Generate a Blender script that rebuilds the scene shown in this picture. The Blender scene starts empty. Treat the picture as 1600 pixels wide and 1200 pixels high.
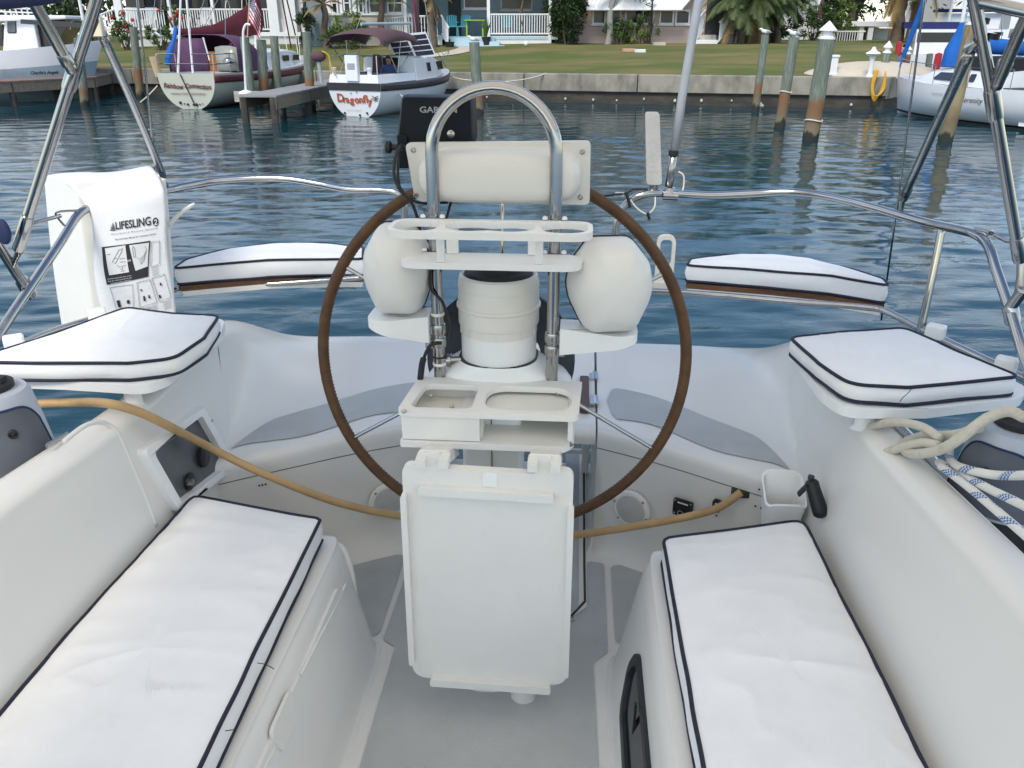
import bpy, math, random
import numpy as np
from mathutils import Vector, Matrix, noise
from mathutils.geometry import tessellate_polygon

random.seed(7)
R = math.radians
scene = bpy.context.scene
COL = scene.collection

# ------------------------------------------------------------------ camera, sky, sun, exposure
EYE = 2.40            # metres above the water
PITCH = R(23.2)
FPX = 1288.0          # focal length in pixels of a 1600 px wide picture
cam_data = bpy.data.cameras.new('camera')
cam = bpy.data.objects.new('camera', cam_data)
COL.objects.link(cam)
cam.location = (0, 0, EYE)
cam.rotation_euler = (R(90) - PITCH, 0, 0)
cam_data.sensor_width = 36.0
cam_data.lens = 36.0 * FPX / 1600.0
cam_data.clip_start = 0.02
cam_data.clip_end = 2000
scene.camera = cam

SUN_EL, SUN_AZ = R(48), R(206)     # azimuth clockwise from +Y: behind the camera, a little left
world = bpy.data.worlds.new('World'); scene.world = world; world.use_nodes = True
nt = world.node_tree; nt.nodes.clear()
def wn(t, **kw):
    n = nt.nodes.new(t)
    for k, v in kw.items(): setattr(n, k, v)
    return n
wo = wn('ShaderNodeOutputWorld'); bg = wn('ShaderNodeBackground'); bg.inputs[1].default_value = 0.145
sky = wn('ShaderNodeTexSky', sky_type='NISHITA', sun_disc=False, sun_elevation=SUN_EL, sun_rotation=SUN_AZ)
sky.air_density = 1.0; sky.dust_density = 0.25; sky.ozone_density = 1.6
tc = wn('ShaderNodeTexCoord'); sep = wn('ShaderNodeSeparateXYZ'); nt.links.new(tc.outputs['Generated'], sep.inputs[0])
addz = wn('ShaderNodeMath', operation='ADD'); addz.inputs[1].default_value = 0.16; nt.links.new(sep.outputs[2], addz.inputs[0])
mx = wn('ShaderNodeMath', operation='MAXIMUM'); mx.inputs[1].default_value = 0.05; nt.links.new(addz.outputs[0], mx.inputs[0])
dx = wn('ShaderNodeMath', operation='DIVIDE'); dy = wn('ShaderNodeMath', operation='DIVIDE')
nt.links.new(sep.outputs[0], dx.inputs[0]); nt.links.new(mx.outputs[0], dx.inputs[1])
nt.links.new(sep.outputs[1], dy.inputs[0]); nt.links.new(mx.outputs[0], dy.inputs[1])
cmb = wn('ShaderNodeCombineXYZ'); nt.links.new(dx.outputs[0], cmb.inputs[0]); nt.links.new(dy.outputs[0], cmb.inputs[1])
cl = wn('ShaderNodeTexNoise'); cl.inputs['Scale'].default_value = 1.15; cl.inputs['Detail'].default_value = 7; cl.inputs['Roughness'].default_value = 0.58
nt.links.new(cmb.outputs[0], cl.inputs['Vector'])
cr = wn('ShaderNodeValToRGB'); cr.color_ramp.elements[0].position = 0.47; cr.color_ramp.elements[1].position = 0.72
cr.color_ramp.elements[0].color = (0, 0, 0, 1); cr.color_ramp.elements[1].color = (0.9, 0.9, 0.9, 1)
nt.links.new(cl.outputs['Fac'], cr.inputs[0])
mixc = wn('ShaderNodeMix', data_type='RGBA'); nt.links.new(cr.outputs[0], mixc.inputs[0])
nt.links.new(sky.outputs[0], mixc.inputs[6]); mixc.inputs[7].default_value = (9.0, 8.9, 8.7, 1)
nt.links.new(mixc.outputs[2], bg.inputs[0]); nt.links.new(bg.outputs[0], wo.inputs[0])

sun_d = bpy.data.lights.new('sun', 'SUN'); sun_d.energy = 1.9; sun_d.angle = R(18); sun_d.color = (1.0, 0.92, 0.80)
sun = bpy.data.objects.new('sun', sun_d); COL.objects.link(sun); sun.location = (-10, -20, 30)
sd = Vector((math.sin(SUN_AZ) * math.cos(SUN_EL), math.cos(SUN_AZ) * math.cos(SUN_EL), math.sin(SUN_EL)))
sun.rotation_euler = (-sd).to_track_quat('-Z', 'Y').to_euler()

vs = scene.view_settings
vs.view_transform = 'Standard'; vs.look = 'None'; vs.exposure = 0.63; vs.gamma = 1.0; vs.use_curve_mapping = False
scene.cycles.max_bounces = 7; scene.cycles.diffuse_bounces = 4; scene.cycles.glossy_bounces = 4
scene.cycles.transparent_max_bounces = 6
scene.cycles.use_denoising = True

# ------------------------------------------------------------------ frames
YAW = R(4.5)                      # the boat's axis against the direction of view
RS = Vector((math.cos(YAW), -math.sin(YAW), 0)); RA = Vector((math.sin(YAW), math.cos(YAW), 0)); BO = Vector((-0.205, 0, 0))
BOAT = Matrix(((RS.x, RA.x, 0, BO.x), (RS.y, RA.y, 0, BO.y), (0, 0, 1, 0), (0, 0, 0, 1)))   # (starboardish s, aft t, up z) -> world
BINV = BOAT.inverted()
FW = Vector((0, math.cos(PITCH), -math.sin(PITCH))); UP = Vector((0, math.sin(PITCH), math.cos(PITCH)))
def ray(px, py): return FW + Vector((1, 0, 0)) * ((px - 800) / FPX) + UP * ((600 - py) / FPX)
def at(px, py, Y=None, z=None):
    "survey: world point seen at a pixel of the photograph, at a known distance or height"
    d = ray(px, py)
    k = (Y / d.y) if Y is not None else (z - EYE) / d.z
    return Vector((0, 0, EYE)) + d * k
def bp(px, py, s=None, t=None, z=None):
    "the same in the boat's own frame"
    c = BINV @ Vector((0, 0, EYE)); d = BINV.to_3x3() @ ray(px, py)
    k = (s - c.x) / d.x if s is not None else (t - c.y) / d.y if t is not None else (z - c.z) / d.z
    return c + d * k

# ------------------------------------------------------------------ materials
MATS = {}
def mat(name, col, rough=0.5, metal=0.0, var=0.06, vscale=6.0, bump=0.0, bscale=150.0, spec=0.5, coat=0.0, col2=None, c2pos=(0.45, 0.65), stretch=None, trans=0.0, ior=1.45, alpha=1.0, rvar=0.1, coord='Object', sheen=0.0, specks=0.0):
    m = bpy.data.materials.new(name); m.use_nodes = True; t = m.node_tree
    b = t.nodes['Principled BSDF']
    def nn(ty): return t.nodes.new(ty)
    co = nn('ShaderNodeTexCoord'); mp = nn('ShaderNodeMapping'); t.links.new(co.outputs[coord], mp.inputs[0])
    if stretch: mp.inputs['Scale'].default_value = stretch
    nz = nn('ShaderNodeTexNoise'); nz.inputs['Scale'].default_value = vscale; nz.inputs['Detail'].default_value = 6; nz.inputs['Roughness'].default_value = 0.6
    t.links.new(mp.outputs[0], nz.inputs['Vector'])
    rp = nn('ShaderNodeValToRGB'); e = rp.color_ramp.elements
    c = Vector(col)
    if col2 is None:
        e[0].position, e[1].position = 0.3, 0.7
        e[0].color = (*(c * (1 - var)), 1); e[1].color = (*[min(1, x * (1 + var)) for x in c], 1)
    else:
        e[0].position, e[1].position = c2pos
        e[0].color = (*c, 1); e[1].color = (*col2, 1)
    t.links.new(nz.outputs['Fac'], rp.inputs[0]); t.links.new(rp.outputs[0], b.inputs['Base Color'])
    if specks > 0:
        ns = nn('ShaderNodeTexNoise'); ns.inputs['Scale'].default_value = 38; ns.inputs['Detail'].default_value = 8; ns.inputs['Roughness'].default_value = 0.75; t.links.new(mp.outputs[0], ns.inputs['Vector'])
        ms = nn('ShaderNodeMapRange'); ms.inputs[1].default_value = 0.60; ms.inputs[2].default_value = 0.76; ms.inputs[4].default_value = specks; t.links.new(ns.outputs['Fac'], ms.inputs[0])
        mk_ = nn('ShaderNodeMix'); mk_.data_type = 'RGBA'; t.links.new(ms.outputs[0], mk_.inputs[0]); t.links.new(rp.outputs[0], mk_.inputs[6]); mk_.inputs[7].default_value = (*(c * 0.45), 1); t.links.new(mk_.outputs[2], b.inputs['Base Color'])
    b.inputs['Metallic'].default_value = metal
    mr = nn('ShaderNodeMapRange'); mr.inputs[3].default_value = max(0, rough * (1 - rvar)); mr.inputs[4].default_value = min(1, rough * (1 + rvar) + 0.01)
    nz2 = nn('ShaderNodeTexNoise'); nz2.inputs['Scale'].default_value = vscale * 2.3; nz2.inputs['Detail'].default_value = 4
    t.links.new(mp.outputs[0], nz2.inputs['Vector']); t.links.new(nz2.outputs['Fac'], mr.inputs[0]); t.links.new(mr.outputs[0], b.inputs['Roughness'])
    b.inputs['Specular IOR Level'].default_value = spec; b.inputs['Coat Weight'].default_value = coat; b.inputs['Coat Roughness'].default_value = 0.08
    b.inputs['Transmission Weight'].default_value = trans; b.inputs['IOR'].default_value = ior; b.inputs['Alpha'].default_value = alpha
    b.inputs['Sheen Weight'].default_value = sheen
    if bump > 0:
        nb = nn('ShaderNodeTexNoise'); nb.inputs['Scale'].default_value = bscale; nb.inputs['Detail'].default_value = 3
        t.links.new(mp.outputs[0], nb.inputs['Vector'])
        bm = nn('ShaderNodeBump'); bm.inputs['Strength'].default_value = bump; bm.inputs['Distance'].default_value = 0.01
        t.links.new(nb.outputs['Fac'], bm.inputs['Height']); t.links.new(bm.outputs[0], b.inputs['Normal'])
    MATS[name] = m
    return m
mat('gelcoat', (0.775, 0.76, 0.72), 0.24, var=0.03, vscale=1.6, col2=(0.75, 0.73, 0.68), c2pos=(0.2, 0.9), spec=0.5, rvar=0.06)
mat('gelcoat_smudged', (0.775, 0.76, 0.715), 0.32, vscale=2.0, col2=(0.72, 0.695, 0.635), c2pos=(0.3, 0.95), rvar=0.08, specks=0.25)
mat('nonskid', (0.50, 0.515, 0.505), 0.62, var=0.05, vscale=7, bump=0.35, bscale=420, col2=(0.43, 0.445, 0.435), c2pos=(0.35, 0.8), specks=0.3)
mat('board_white', (0.84, 0.84, 0.825), 0.42, var=0.025, vscale=9, bump=0.06, bscale=260, rvar=0.2)
mat('board_aged', (0.82, 0.805, 0.755), 0.46, vscale=4, col2=(0.76, 0.735, 0.67), c2pos=(0.3, 0.9), bump=0.08, bscale=240, specks=0.16)
mat('fabric', (0.88, 0.875, 0.865), 0.9, var=0.025, vscale=14, bump=0.28, bscale=900, spec=0.2, sheen=0.25)
mat('piping_navy', (0.012, 0.014, 0.032), 0.6, var=0.2, vscale=60, bump=0.2, bscale=600)
mat('stainless', (0.43, 0.425, 0.415), 0.11, 1.0, var=0.05, vscale=12, rvar=0.5)
mat('stainless_dull', (0.42, 0.41, 0.39), 0.24, 1.0, var=0.06, vscale=14, rvar=0.5, stretch=(1, 1, 0.3))
mat('leather', (0.13, 0.062, 0.022), 0.55, vscale=24, col2=(0.075, 0.034, 0.013), c2pos=(0.35, 0.7), bump=0.3, bscale=320)
mat('black_plastic', (0.012, 0.013, 0.015), 0.42, var=0.2, vscale=20)
mat('rubber', (0.018, 0.018, 0.02), 0.6, var=0.2, vscale=30)
mat('plotter', (0.006, 0.009, 0.016), 0.45, var=0.2, vscale=9, spec=0.25)
mat('pod_white', (0.77, 0.765, 0.74), 0.38, vscale=4, col2=(0.72, 0.705, 0.665), c2pos=(0.3, 0.9), bump=0.12, bscale=320)
mat('compass_white', (0.76, 0.74, 0.69), 0.3, vscale=6, col2=(0.68, 0.64, 0.56), c2pos=(0.4, 0.9), rvar=0.3)
mat('pure_white', (0.84, 0.84, 0.82), 0.32, var=0.02)
mat('grey_disc', (0.035, 0.042, 0.05), 0.5, var=0.15, vscale=12)
mat('canvas_grey', (0.115, 0.125, 0.15), 0.85, var=0.1, vscale=10, bump=0.3, bscale=800)
mat('canvas_pale', (0.43, 0.47, 0.53), 0.85, var=0.05, vscale=10, bump=0.2, bscale=800)
mat('canvas_blue', (0.02, 0.03, 0.09), 0.8, var=0.1)
def canvas_top():
    m = mat('canvas_top', (0.82, 0.81, 0.78), 0.85, var=0.03, vscale=6); t = m.node_tree; b = t.nodes['Principled BSDF']; o = t.nodes['Material Output']
    tr = t.nodes.new('ShaderNodeBsdfTranslucent'); tr.inputs[0].default_value = (1.0, 0.945, 0.845, 1); mx_ = t.nodes.new('ShaderNodeMixShader'); mx_.inputs[0].default_value = 0.88
    t.links.new(b.outputs[0], mx_.inputs[1]); t.links.new(tr.outputs[0], mx_.inputs[2]); t.links.new(mx_.outputs[0], o.inputs[0])
canvas_top()
mat('hose', (0.50, 0.325, 0.15), 0.5, vscale=9, col2=(0.36, 0.235, 0.11), c2pos=(0.45, 0.75), bump=0.1, bscale=120)
mat('teak', (0.18, 0.085, 0.038), 0.6, vscale=7, col2=(0.095, 0.045, 0.02), stretch=(1, 1, 10), c2pos=(0.4, 0.65), bump=0.2, bscale=70)
mat('teak_dark', (0.10, 0.055, 0.042), 0.55, vscale=9, var=0.2)
mat('rope_cream', (0.66, 0.62, 0.52), 0.85, vscale=30, col2=(0.50, 0.45, 0.35), c2pos=(0.5, 0.8), bump=0.5, bscale=350)
mat('seam', (0.05, 0.045, 0.035), 0.8, var=0.3, vscale=20)
mat('seam_grey', (0.22, 0.21, 0.19), 0.8, var=0.3, vscale=20)
mat('port_glass', (0.012, 0.014, 0.017), 0.08, var=0.1)
mat('panel_dark', (0.085, 0.098, 0.105), 0.3, vscale=5, col2=(0.14, 0.155, 0.165), c2pos=(0.45, 0.7))
mat('bag_white', (0.80, 0.785, 0.73), 0.75, vscale=4, var=0.03, bump=0.1, bscale=120)
mat('bag_flap', (0.75, 0.76, 0.78), 0.75, vscale=5, var=0.03, bump=0.12, bscale=100)
mat('ink', (0.025, 0.025, 0.028), 0.6, var=0.1)
mat('ink_grey', (0.33, 0.34, 0.36), 0.7, var=0.1)
mat('print_white', (0.7, 0.7, 0.71), 0.7, var=0.03)
mat('letter_grey', (0.33, 0.35, 0.38), 0.4, var=0.05)
mat('speaker_grille', (0.60, 0.59, 0.55), 0.5, var=0.05, vscale=40, bump=0.5, bscale=900)
mat('antenna_grey', (0.36, 0.375, 0.40), 0.5, var=0.1, vscale=10)
mat('foam_grey', (0.42, 0.415, 0.40), 0.8, var=0.1, vscale=18, bump=0.2, bscale=100)
mat('bracket_white', (0.72, 0.69, 0.60), 0.45, var=0.06, vscale=12)

# ------------------------------------------------------------------ mesh helpers
def lerp(a, b, k): return a + (b - a) * k
def smooth_path(pts, n=8, closed=False):
    P = [Vector(p) for p in pts]; out = []
    m = len(P); rng = m if closed else m - 1
    for i in range(rng):
        if closed: p0, p1, p2, p3 = P[(i - 1) % m], P[i], P[(i + 1) % m], P[(i + 2) % m]
        else: p0, p1, p2, p3 = P[max(i - 1, 0)], P[i], P[i + 1], P[min(i + 2, m - 1)]
        for j in range(n):
            u = j / n
            out.append(0.5 * ((2 * p1) + (p2 - p0) * u + (2 * p0 - 5 * p1 + 4 * p2 - p3) * u * u + (3 * p1 - p0 - 3 * p2 + p3) * u ** 3))
    if not closed: out.append(P[-1])
    return out
def round_poly(pts, r, n=5):
    "2-D polygon with rounded corners; r a number or one per corner"
    out = []; m = len(pts)
    for i in range(m):
        p0, p1, p2 = Vector(pts[i - 1]).to_2d(), Vector(pts[i]).to_2d(), Vector(pts[(i + 1) % m]).to_2d()
        ri = r[i] if isinstance(r, (list, tuple)) else r
        a = (p0 - p1); b = (p2 - p1); la, lb = a.length, b.length
        if ri <= 0 or la < 1e-6 or lb < 1e-6: out.append(p1); continue
        a /= la; b /= lb
        ang = math.acos(max(-1, min(1, a.dot(b))))
        d = min(ri / max(math.tan(ang / 2), 1e-3), la * 0.48, lb * 0.48)
        q0, q2 = p1 + a * d, p1 + b * d
        for k in range(n + 1):
            u = k / n
            out.append((1 - u) ** 2 * q0 + 2 * u * (1 - u) * p1 + u * u * q2)
    return out
def resample(poly, n, closed=True):
    P = [Vector(p) for p in poly]
    if closed: P = P + [P[0]]
    L = [0.0]
    for a, b in zip(P, P[1:]): L.append(L[-1] + (b - a).length)
    out = []; j = 0
    for i in range(n):
        d = L[-1] * i / (n if closed else n - 1)
        while j < len(L) - 2 and L[j + 1] < d: j += 1
        seg = max(L[j + 1] - L[j], 1e-9)
        out.append(P[j].lerp(P[j + 1], min(1, (d - L[j]) / seg)))
    return out

class MB:
    "collects shapes; build() links them as one mesh object"
    def __init__(self, xf=None):
        self.v = []; self.f = []; self.mi = []; self.cur = 0; self.xf = xf
    def add(self, vs, fs):
        o = len(self.v); self.v += [Vector(p) for p in vs]
        for f in fs: self.f.append([i + o for i in f]); self.mi.append(self.cur)
        return self
    def box(self, c, size, rot=None):
        hx, hy, hz = (x / 2 for x in size); c = Vector(c)
        vs = [Vector((x, y, z)) for x in (-hx, hx) for y in (-hy, hy) for z in (-hz, hz)]
        if rot is not None: vs = [rot @ p for p in vs]
        return self.add([c + p for p in vs], [(0, 1, 3, 2), (4, 6, 7, 5), (0, 4, 5, 1), (2, 3, 7, 6), (0, 2, 6, 4), (1, 5, 7, 3)])
    def hexa(self, lo, hi):
        "solid between two quads (lists of four points)"
        return self.add(list(lo) + list(hi), [(3, 2, 1, 0), (4, 5, 6, 7), (0, 1, 5, 4), (1, 2, 6, 5), (2, 3, 7, 6), (3, 0, 4, 7)])
    def tube(self, pts, r, n=10, closed=False, cap=True, flat=1.0):
        P = [Vector(p) for p in pts]; m = len(P)
        rr = r if isinstance(r, (list, tuple)) else [r] * m
        T = []
        for i in range(m):
            if closed: d = P[(i + 1) % m] - P[i - 1]
            else: d = P[min(i + 1, m - 1)] - P[max(i - 1, 0)]
            T.append(d.normalized() if d.length > 1e-9 else Vector((0, 0, 1)))
        up = Vector((0, 0, 1)) if abs(T[0].z) < 0.9 else Vector((1, 0, 0))
        N = (up - T[0] * up.dot(T[0])).normalized(); vs = []
        for i in range(m):
            N = (N - T[i] * N.dot(T[i]))
            N = N.normalized() if N.length > 1e-6 else T[i].orthogonal().normalized()
            Bn = T[i].cross(N)
            for k in range(n):
                a = 2 * math.pi * k / n
                vs.append(P[i] + N * (math.cos(a) * rr[i]) + Bn * (math.sin(a) * rr[i] * flat))
        fs = []
        for i in range(m if closed else m - 1):
            for k in range(n):
                a, b = i * n, ((i + 1) % m) * n
                fs.append((a + k, a + (k + 1) % n, b + (k + 1) % n, b + k))
        if cap and not closed:
            fs.append(list(range(n))[::-1]); fs.append([(m - 1) * n + k for k in range(n)])
        return self.add(vs, fs)
    def lathe(self, prof, o, ax=(0, 0, 1), n=32, sx=1.0, sy=1.0, cap=True):
        "prof: (radius, height) along axis ax from o"
        ax = Vector(ax).normalized(); o = Vector(o)
        ex = (Vector((1, 0, 0)) - ax * ax.x); ex = ex.normalized() if ex.length > 0.1 else Vector((0, 1, 0)); ey = ax.cross(ex)
        vs = []
        for r, h in prof:
            for k in range(n):
                a = 2 * math.pi * k / n
                vs.append(o + ax * h + ex * (r * sx * math.cos(a)) + ey * (r * sy * math.sin(a)))
        fs = []
        for i in range(len(prof) - 1):
            for k in range(n):
                fs.append((i * n + k, i * n + (k + 1) % n, (i + 1) * n + (k + 1) % n, (i + 1) * n + k))
        if cap: fs.append(list(range(n))[::-1]); fs.append([(len(prof) - 1) * n + k for k in range(n)])
        return self.add(vs, fs)
    def plate(self, outer, holes, fn0, fn1):
        "2-D outline with holes; fn0/fn1 map a 2-D point to the lower/upper face"
        loops = [[Vector((p[0], p[1], 0)) for p in outer]] + [[Vector((p[0], p[1], 0)) for p in h] for h in holes]
        flat = [p for l in loops for p in l]; tr = tessellate_polygon(loops)
        n = len(flat)
        vs = [Vector(fn0(p.x, p.y)) for p in flat] + [Vector(fn1(p.x, p.y)) for p in flat]
        fs = []
        for a, b, c in tr:
            fs.append((c, b, a)); fs.append((a + n, b + n, c + n))
        o = 0
        for l in loops:
            m = len(l)
            for i in range(m):
                j = (i + 1) % m
                fs.append((o + i, o + j, o + j + n, o + i + n))
            o += m
        return self.add(vs, fs)
    def slab(self, outer, z0, z1, holes=()):
        return self.plate(outer, holes, lambda x, y: (x, y, z0), lambda x, y: (x, y, z1))
    def sheet(self, outer, z):
        loop = [Vector((p[0], p[1], 0)) for p in outer]
        return self.add([(p.x, p.y, z) for p in loop], [t[::-1] for t in tessellate_polygon([loop])])
    def grid(self, G, closeu=False, flip=False):
        nu, nv = len(G), len(G[0])
        vs = [p for row in G for p in row]; fs = []
        for i in range(nu if closeu else nu - 1):
            for j in range(nv - 1):
                a, b = i * nv + j, ((i + 1) % nu) * nv + j
                f = (a, b, b + 1, a + 1)
                fs.append(f[::-1] if flip else f)
        return self.add(vs, fs)
    def sphere(self, c, r, n=12, sc=(1, 1, 1)):
        c = Vector(c); pr = []
        G = []
        for i in range(n + 1):
            th = math.pi * i / n
            G.append([c + Vector((r * sc[0] * math.sin(th) * math.cos(2 * math.pi * k / (2 * n)), r * sc[1] * math.sin(th) * math.sin(2 * math.pi * k / (2 * n)), r * sc[2] * math.cos(th))) for k in range(2 * n + 1)])
        return self.grid(G)
    def build(self, name, m, parent=None, smooth=40, bevel=0.0, seg=2, fixn=True, solid=0.0):
        return link_mesh(name, self.v, self.f, m, parent, smooth, bevel, seg, self.xf, self.mi, fixn, solid)

import bmesh
def link_mesh(name, v, f, m, parent=None, smooth=40, bevel=0.0, seg=2, xf=None, mi=None, fixn=True, solid=0.0):
    if xf is not None: v = [xf @ Vector(p) for p in v]
    me = bpy.data.meshes.new(name)
    me.from_pydata([tuple(p) for p in v], [], [tuple(x) for x in f])
    ms = m if isinstance(m, (list, tuple)) else [m]
    for x in ms: me.materials.append(MATS[x] if isinstance(x, str) else x)
    if mi is not None and len(ms) > 1: me.polygons.foreach_set('material_index', mi)
    if fixn:
        b = bmesh.new(); b.from_mesh(me)
        bmesh.ops.remove_doubles(b, verts=b.verts, dist=1e-5)
        bmesh.ops.recalc_face_normals(b, faces=b.faces); b.to_mesh(me); b.free()
    if smooth:
        me.polygons.foreach_set('use_smooth', [True] * len(me.polygons))
        if bevel == 0 and smooth < 180: me.set_sharp_from_angle(angle=R(smooth))
    o = bpy.data.objects.new(name, me); COL.objects.link(o)
    if parent is not None: attach(o, parent)
    if solid:
        q = o.modifiers.new('solid', 'SOLIDIFY'); q.thickness = solid; q.offset = 0
    if bevel:
        q = o.modifiers.new('bevel', 'BEVEL'); q.width = bevel; q.segments = seg; q.limit_method = 'ANGLE'; q.angle_limit = R(40); q.harden_normals = True
    return o
def world_loc(o):
    p = Vector((0, 0, 0))
    while o is not None: p += o.location; o = o.parent
    return p
def attach(o, parent):
    "child keeps its world place (parents here only carry a location)"
    o.parent = parent; o.location = o.location - world_loc(parent)
def thing(name, loc, label, cat, group=None, boat=False):
    o = bpy.data.objects.new(name, None); COL.objects.link(o); o.empty_display_size = 0.1
    loc = Vector(loc); o.location = (BOAT @ loc) if boat else loc
    tag(o, label, cat, group); return o
def tag(o, label, cat, group=None):
    o['label'] = label; o['category'] = cat
    if group: o['group'] = group
    return o
def struct(o): o['kind'] = 'structure'; return o
def relabel(o, label): o['label'] = label; return o
def copy_tree(o, dloc, label=None):
    def rec(x, par):
        c = x.copy(); COL.objects.link(c); c.parent = par
        for ch in x.children: rec(ch, c)
        return c
    kids = {x: list(x.children) for x in [o]}
    c = rec(o, None); c.location = o.location + Vector(dloc)
    if label: c['label'] = label
    return c
def text_faces(s, size=1.0, bold=0.0, spacing=1.0, align='CENTER', shear=0.0):
    "outline of a word as triangles in the plane; returns verts (2-D) and faces"
    cu = bpy.data.curves.new('txt', 'FONT'); cu.body = s; cu.size = size; cu.offset = bold; cu.space_character = spacing
    cu.align_x = align; cu.align_y = 'CENTER'; cu.shear = shear; cu.resolution_u = 3
    ob = bpy.data.objects.new('txt', cu); COL.objects.link(ob)
    me = bpy.data.meshes.new_from_object(ob)
    vs = [v.co.copy() for v in me.vertices]; fs = [list(p.vertices) for p in me.polygons]
    bpy.data.objects.remove(ob); bpy.data.meshes.remove(me); bpy.data.curves.remove(cu)
    return vs, fs
def letters(mb, s, size, fn, **kw):
    "adds lettering, each 2-D point put in place by fn(x, y)"
    vs, fs = text_faces(s, size, **kw)
    mb.add([fn(p.x, p.y) for p in vs], fs)
# ------------------------------------------------------------------ our boat: cockpit moulding
boat = thing('sailboat', (0, 1.6, 0), 'white fibreglass sailboat cockpit with grey nonskid, filling the foreground', 'sailboat', boat=True)
def BM(): return MB(BOAT)
def mir(sg, pts): return [Vector((sg * p[0], p[1], p[2])) for p in pts]
def loft_rows(rows, nu=10, nv=6):
    "rows: list of control polylines of equal count -> dense smooth grid"
    dense = [smooth_path(r, nu) for r in rows]
    cols = list(zip(*dense))
    return [smooth_path(c, nv) for c in cols]

# sole
BM().slab([(-0.93, 0.3), (0.93, 0.3), (0.93, 2.62), (0.30, 2.62), (0.30, 3.12), (-0.30, 3.12), (-0.30, 2.62), (-0.93, 2.62)], 0.55, 0.70).build('sole', 'gelcoat_smudged', boat, bevel=0.004)
def patch(name, px, r=0.03, z=0.7035, n=6, m='nonskid', zz=0.70):
    pts = [bp(x, y, z=z) for x, y in px]
    o = BM().sheet(round_poly([(p.x, p.y) for p in pts], r, n), z).build(name, m, boat, smooth=0); return o
patch('nonskid_panel', [(535, 1290), (610, 1035), (618, 1010), (598, 1000), (640, 880), (700, 868), (880, 868), (880, 962), (908, 938), (917, 876), (944, 880), (950, 1018), (927, 1036), (940, 1290)], 0.022)
patch('nonskid_panel', [(540, 866), (634, 866), (592, 992), (566, 992)], 0.03)
patch('nonskid_panel', [(954, 883), (1030, 880), (1000, 990), (962, 1012)], 0.03)
# hatch in the sole at the walk-through
patch('hatch_border', [(884, 700), (916, 702), (917, 948), (880, 974)], 0.008, z=0.7062, m='gelcoat')
patch('hatch_panel', [(884, 705), (905, 706), (904, 930), (903, 954), (880, 956)], 0.01, z=0.709)
sm = BM(); sm.tube([bp(x, y, z=0.706) for x, y in [(912, 716), (913, 880), (914, 940), (884, 972)]], 0.0045, 6); sm.build('hatch_seam', 'seam', boat)
rg = BM(); c0 = bp(891, 967, z=0.707); rg.lathe([(0.010, 0), (0.012, 0.003), (0.004, 0.004)], c0, n=16); rg.build('lift_ring', 'stainless_dull', boat)

# fore-and-aft seats
for sg, nm in ((-1, 'left'), (1, 'right')):
    prof = [(0.325, 0.698), (0.335, 0.706), (0.348, 0.735), (0.385, 0.93), (0.402, 1.015), (0.416, 1.065), (0.436, 1.092), (0.47, 1.10), (0.92, 1.10)]
    rows = []
    for t, ds, dz in [(0.35, -0.0, 0), (1.0, 0, 0), (1.70, 0, 0), (1.86, 0.002, -0.001), (1.91, 0.008, -0.003), (1.94, 0.022, -0.010), (1.956, 0.045, -0.025), (1.965, 0.08, -0.06)]:
        row = []
        for k, (s, z) in enumerate(prof):
            f = 1.0 if k >= 3 else 0.35 + 0.2 * k
            row.append(Vector((sg * min(s + ds * f, 0.92), t, max(0.698, z + dz * max(0, (z - 0.698) / 0.4)))))
        rows.append(row)
    g = loft_rows(rows, 4, 4)
    mb = BM(); mb.grid(g)
    # aft end down to the sole
    end = rows[-1]
    endc = [Vector((p.x, 1.975, 0.698)) for p in end]
    mb.grid([end, endc])
    seat = mb.build('seat', 'gelcoat', boat, smooth=55)
# left seat front: moulded ridge round the aft corner, locker lid, latch recess
lm = BM(); lm.tube(smooth_path([bp(x, y, t=tt) for x, y, tt in [(500, 850, 1.90), (520, 851, 1.925), (535, 858, 1.93), (547, 888, 1.92), (553, 925, 1.915), (556, 965, 1.905), (551, 1004, 1.90)]], 6), 0.010, 8); lm.build('moulded_ridge', 'gelcoat', boat, smooth=180)
lm = BM(); lm.tube(smooth_path([bp(x, y, s=-0.397) for x, y in [(540, 912), (525, 945), (482, 1030), (470, 1054)]], 5), 0.0045, 8); lm.build('lid_edge', 'gelcoat', boat, smooth=180)
lm = BM(); lm.tube(smooth_path([bp(x, y, s=-0.397) for x, y in [(458, 1095), (448, 1130), (420, 1185), (395, 1235)]], 5), 0.0045, 8); lm.build('lid_edge', 'gelcoat', boat, smooth=180)
lm = BM()
lid = [(0.45, 1.035), (1.78, 1.035), (1.82, 0.99), (1.80, 0.80), (0.45, 0.80)]
def lidpt(t, z, off): return Vector((-(0.348 + (z - 0.735) * 0.19) + off, t, z))
ro = round_poly(lid, [0, 0.03, 0.04, 0.05, 0], 5)
lm.plate(ro, [], lambda t, z: lidpt(t, z, -0.01), lambda t, z: lidpt(t, z, 0.006))
lk = lm.build('locker_lid', 'gelcoat', boat, bevel=0.003)
rc = BM(); rc.plate(round_poly([(1.26, 1.055), (1.40, 1.055), (1.37, 0.985), (1.28, 0.985)], 0.02, 5), [], lambda t, z: lidpt(t, z, 0.004), lambda t, z: lidpt(t, z, 0.012)); rc.build('latch_recess', 'gelcoat_smudged', boat, bevel=0.006, seg=3)
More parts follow.
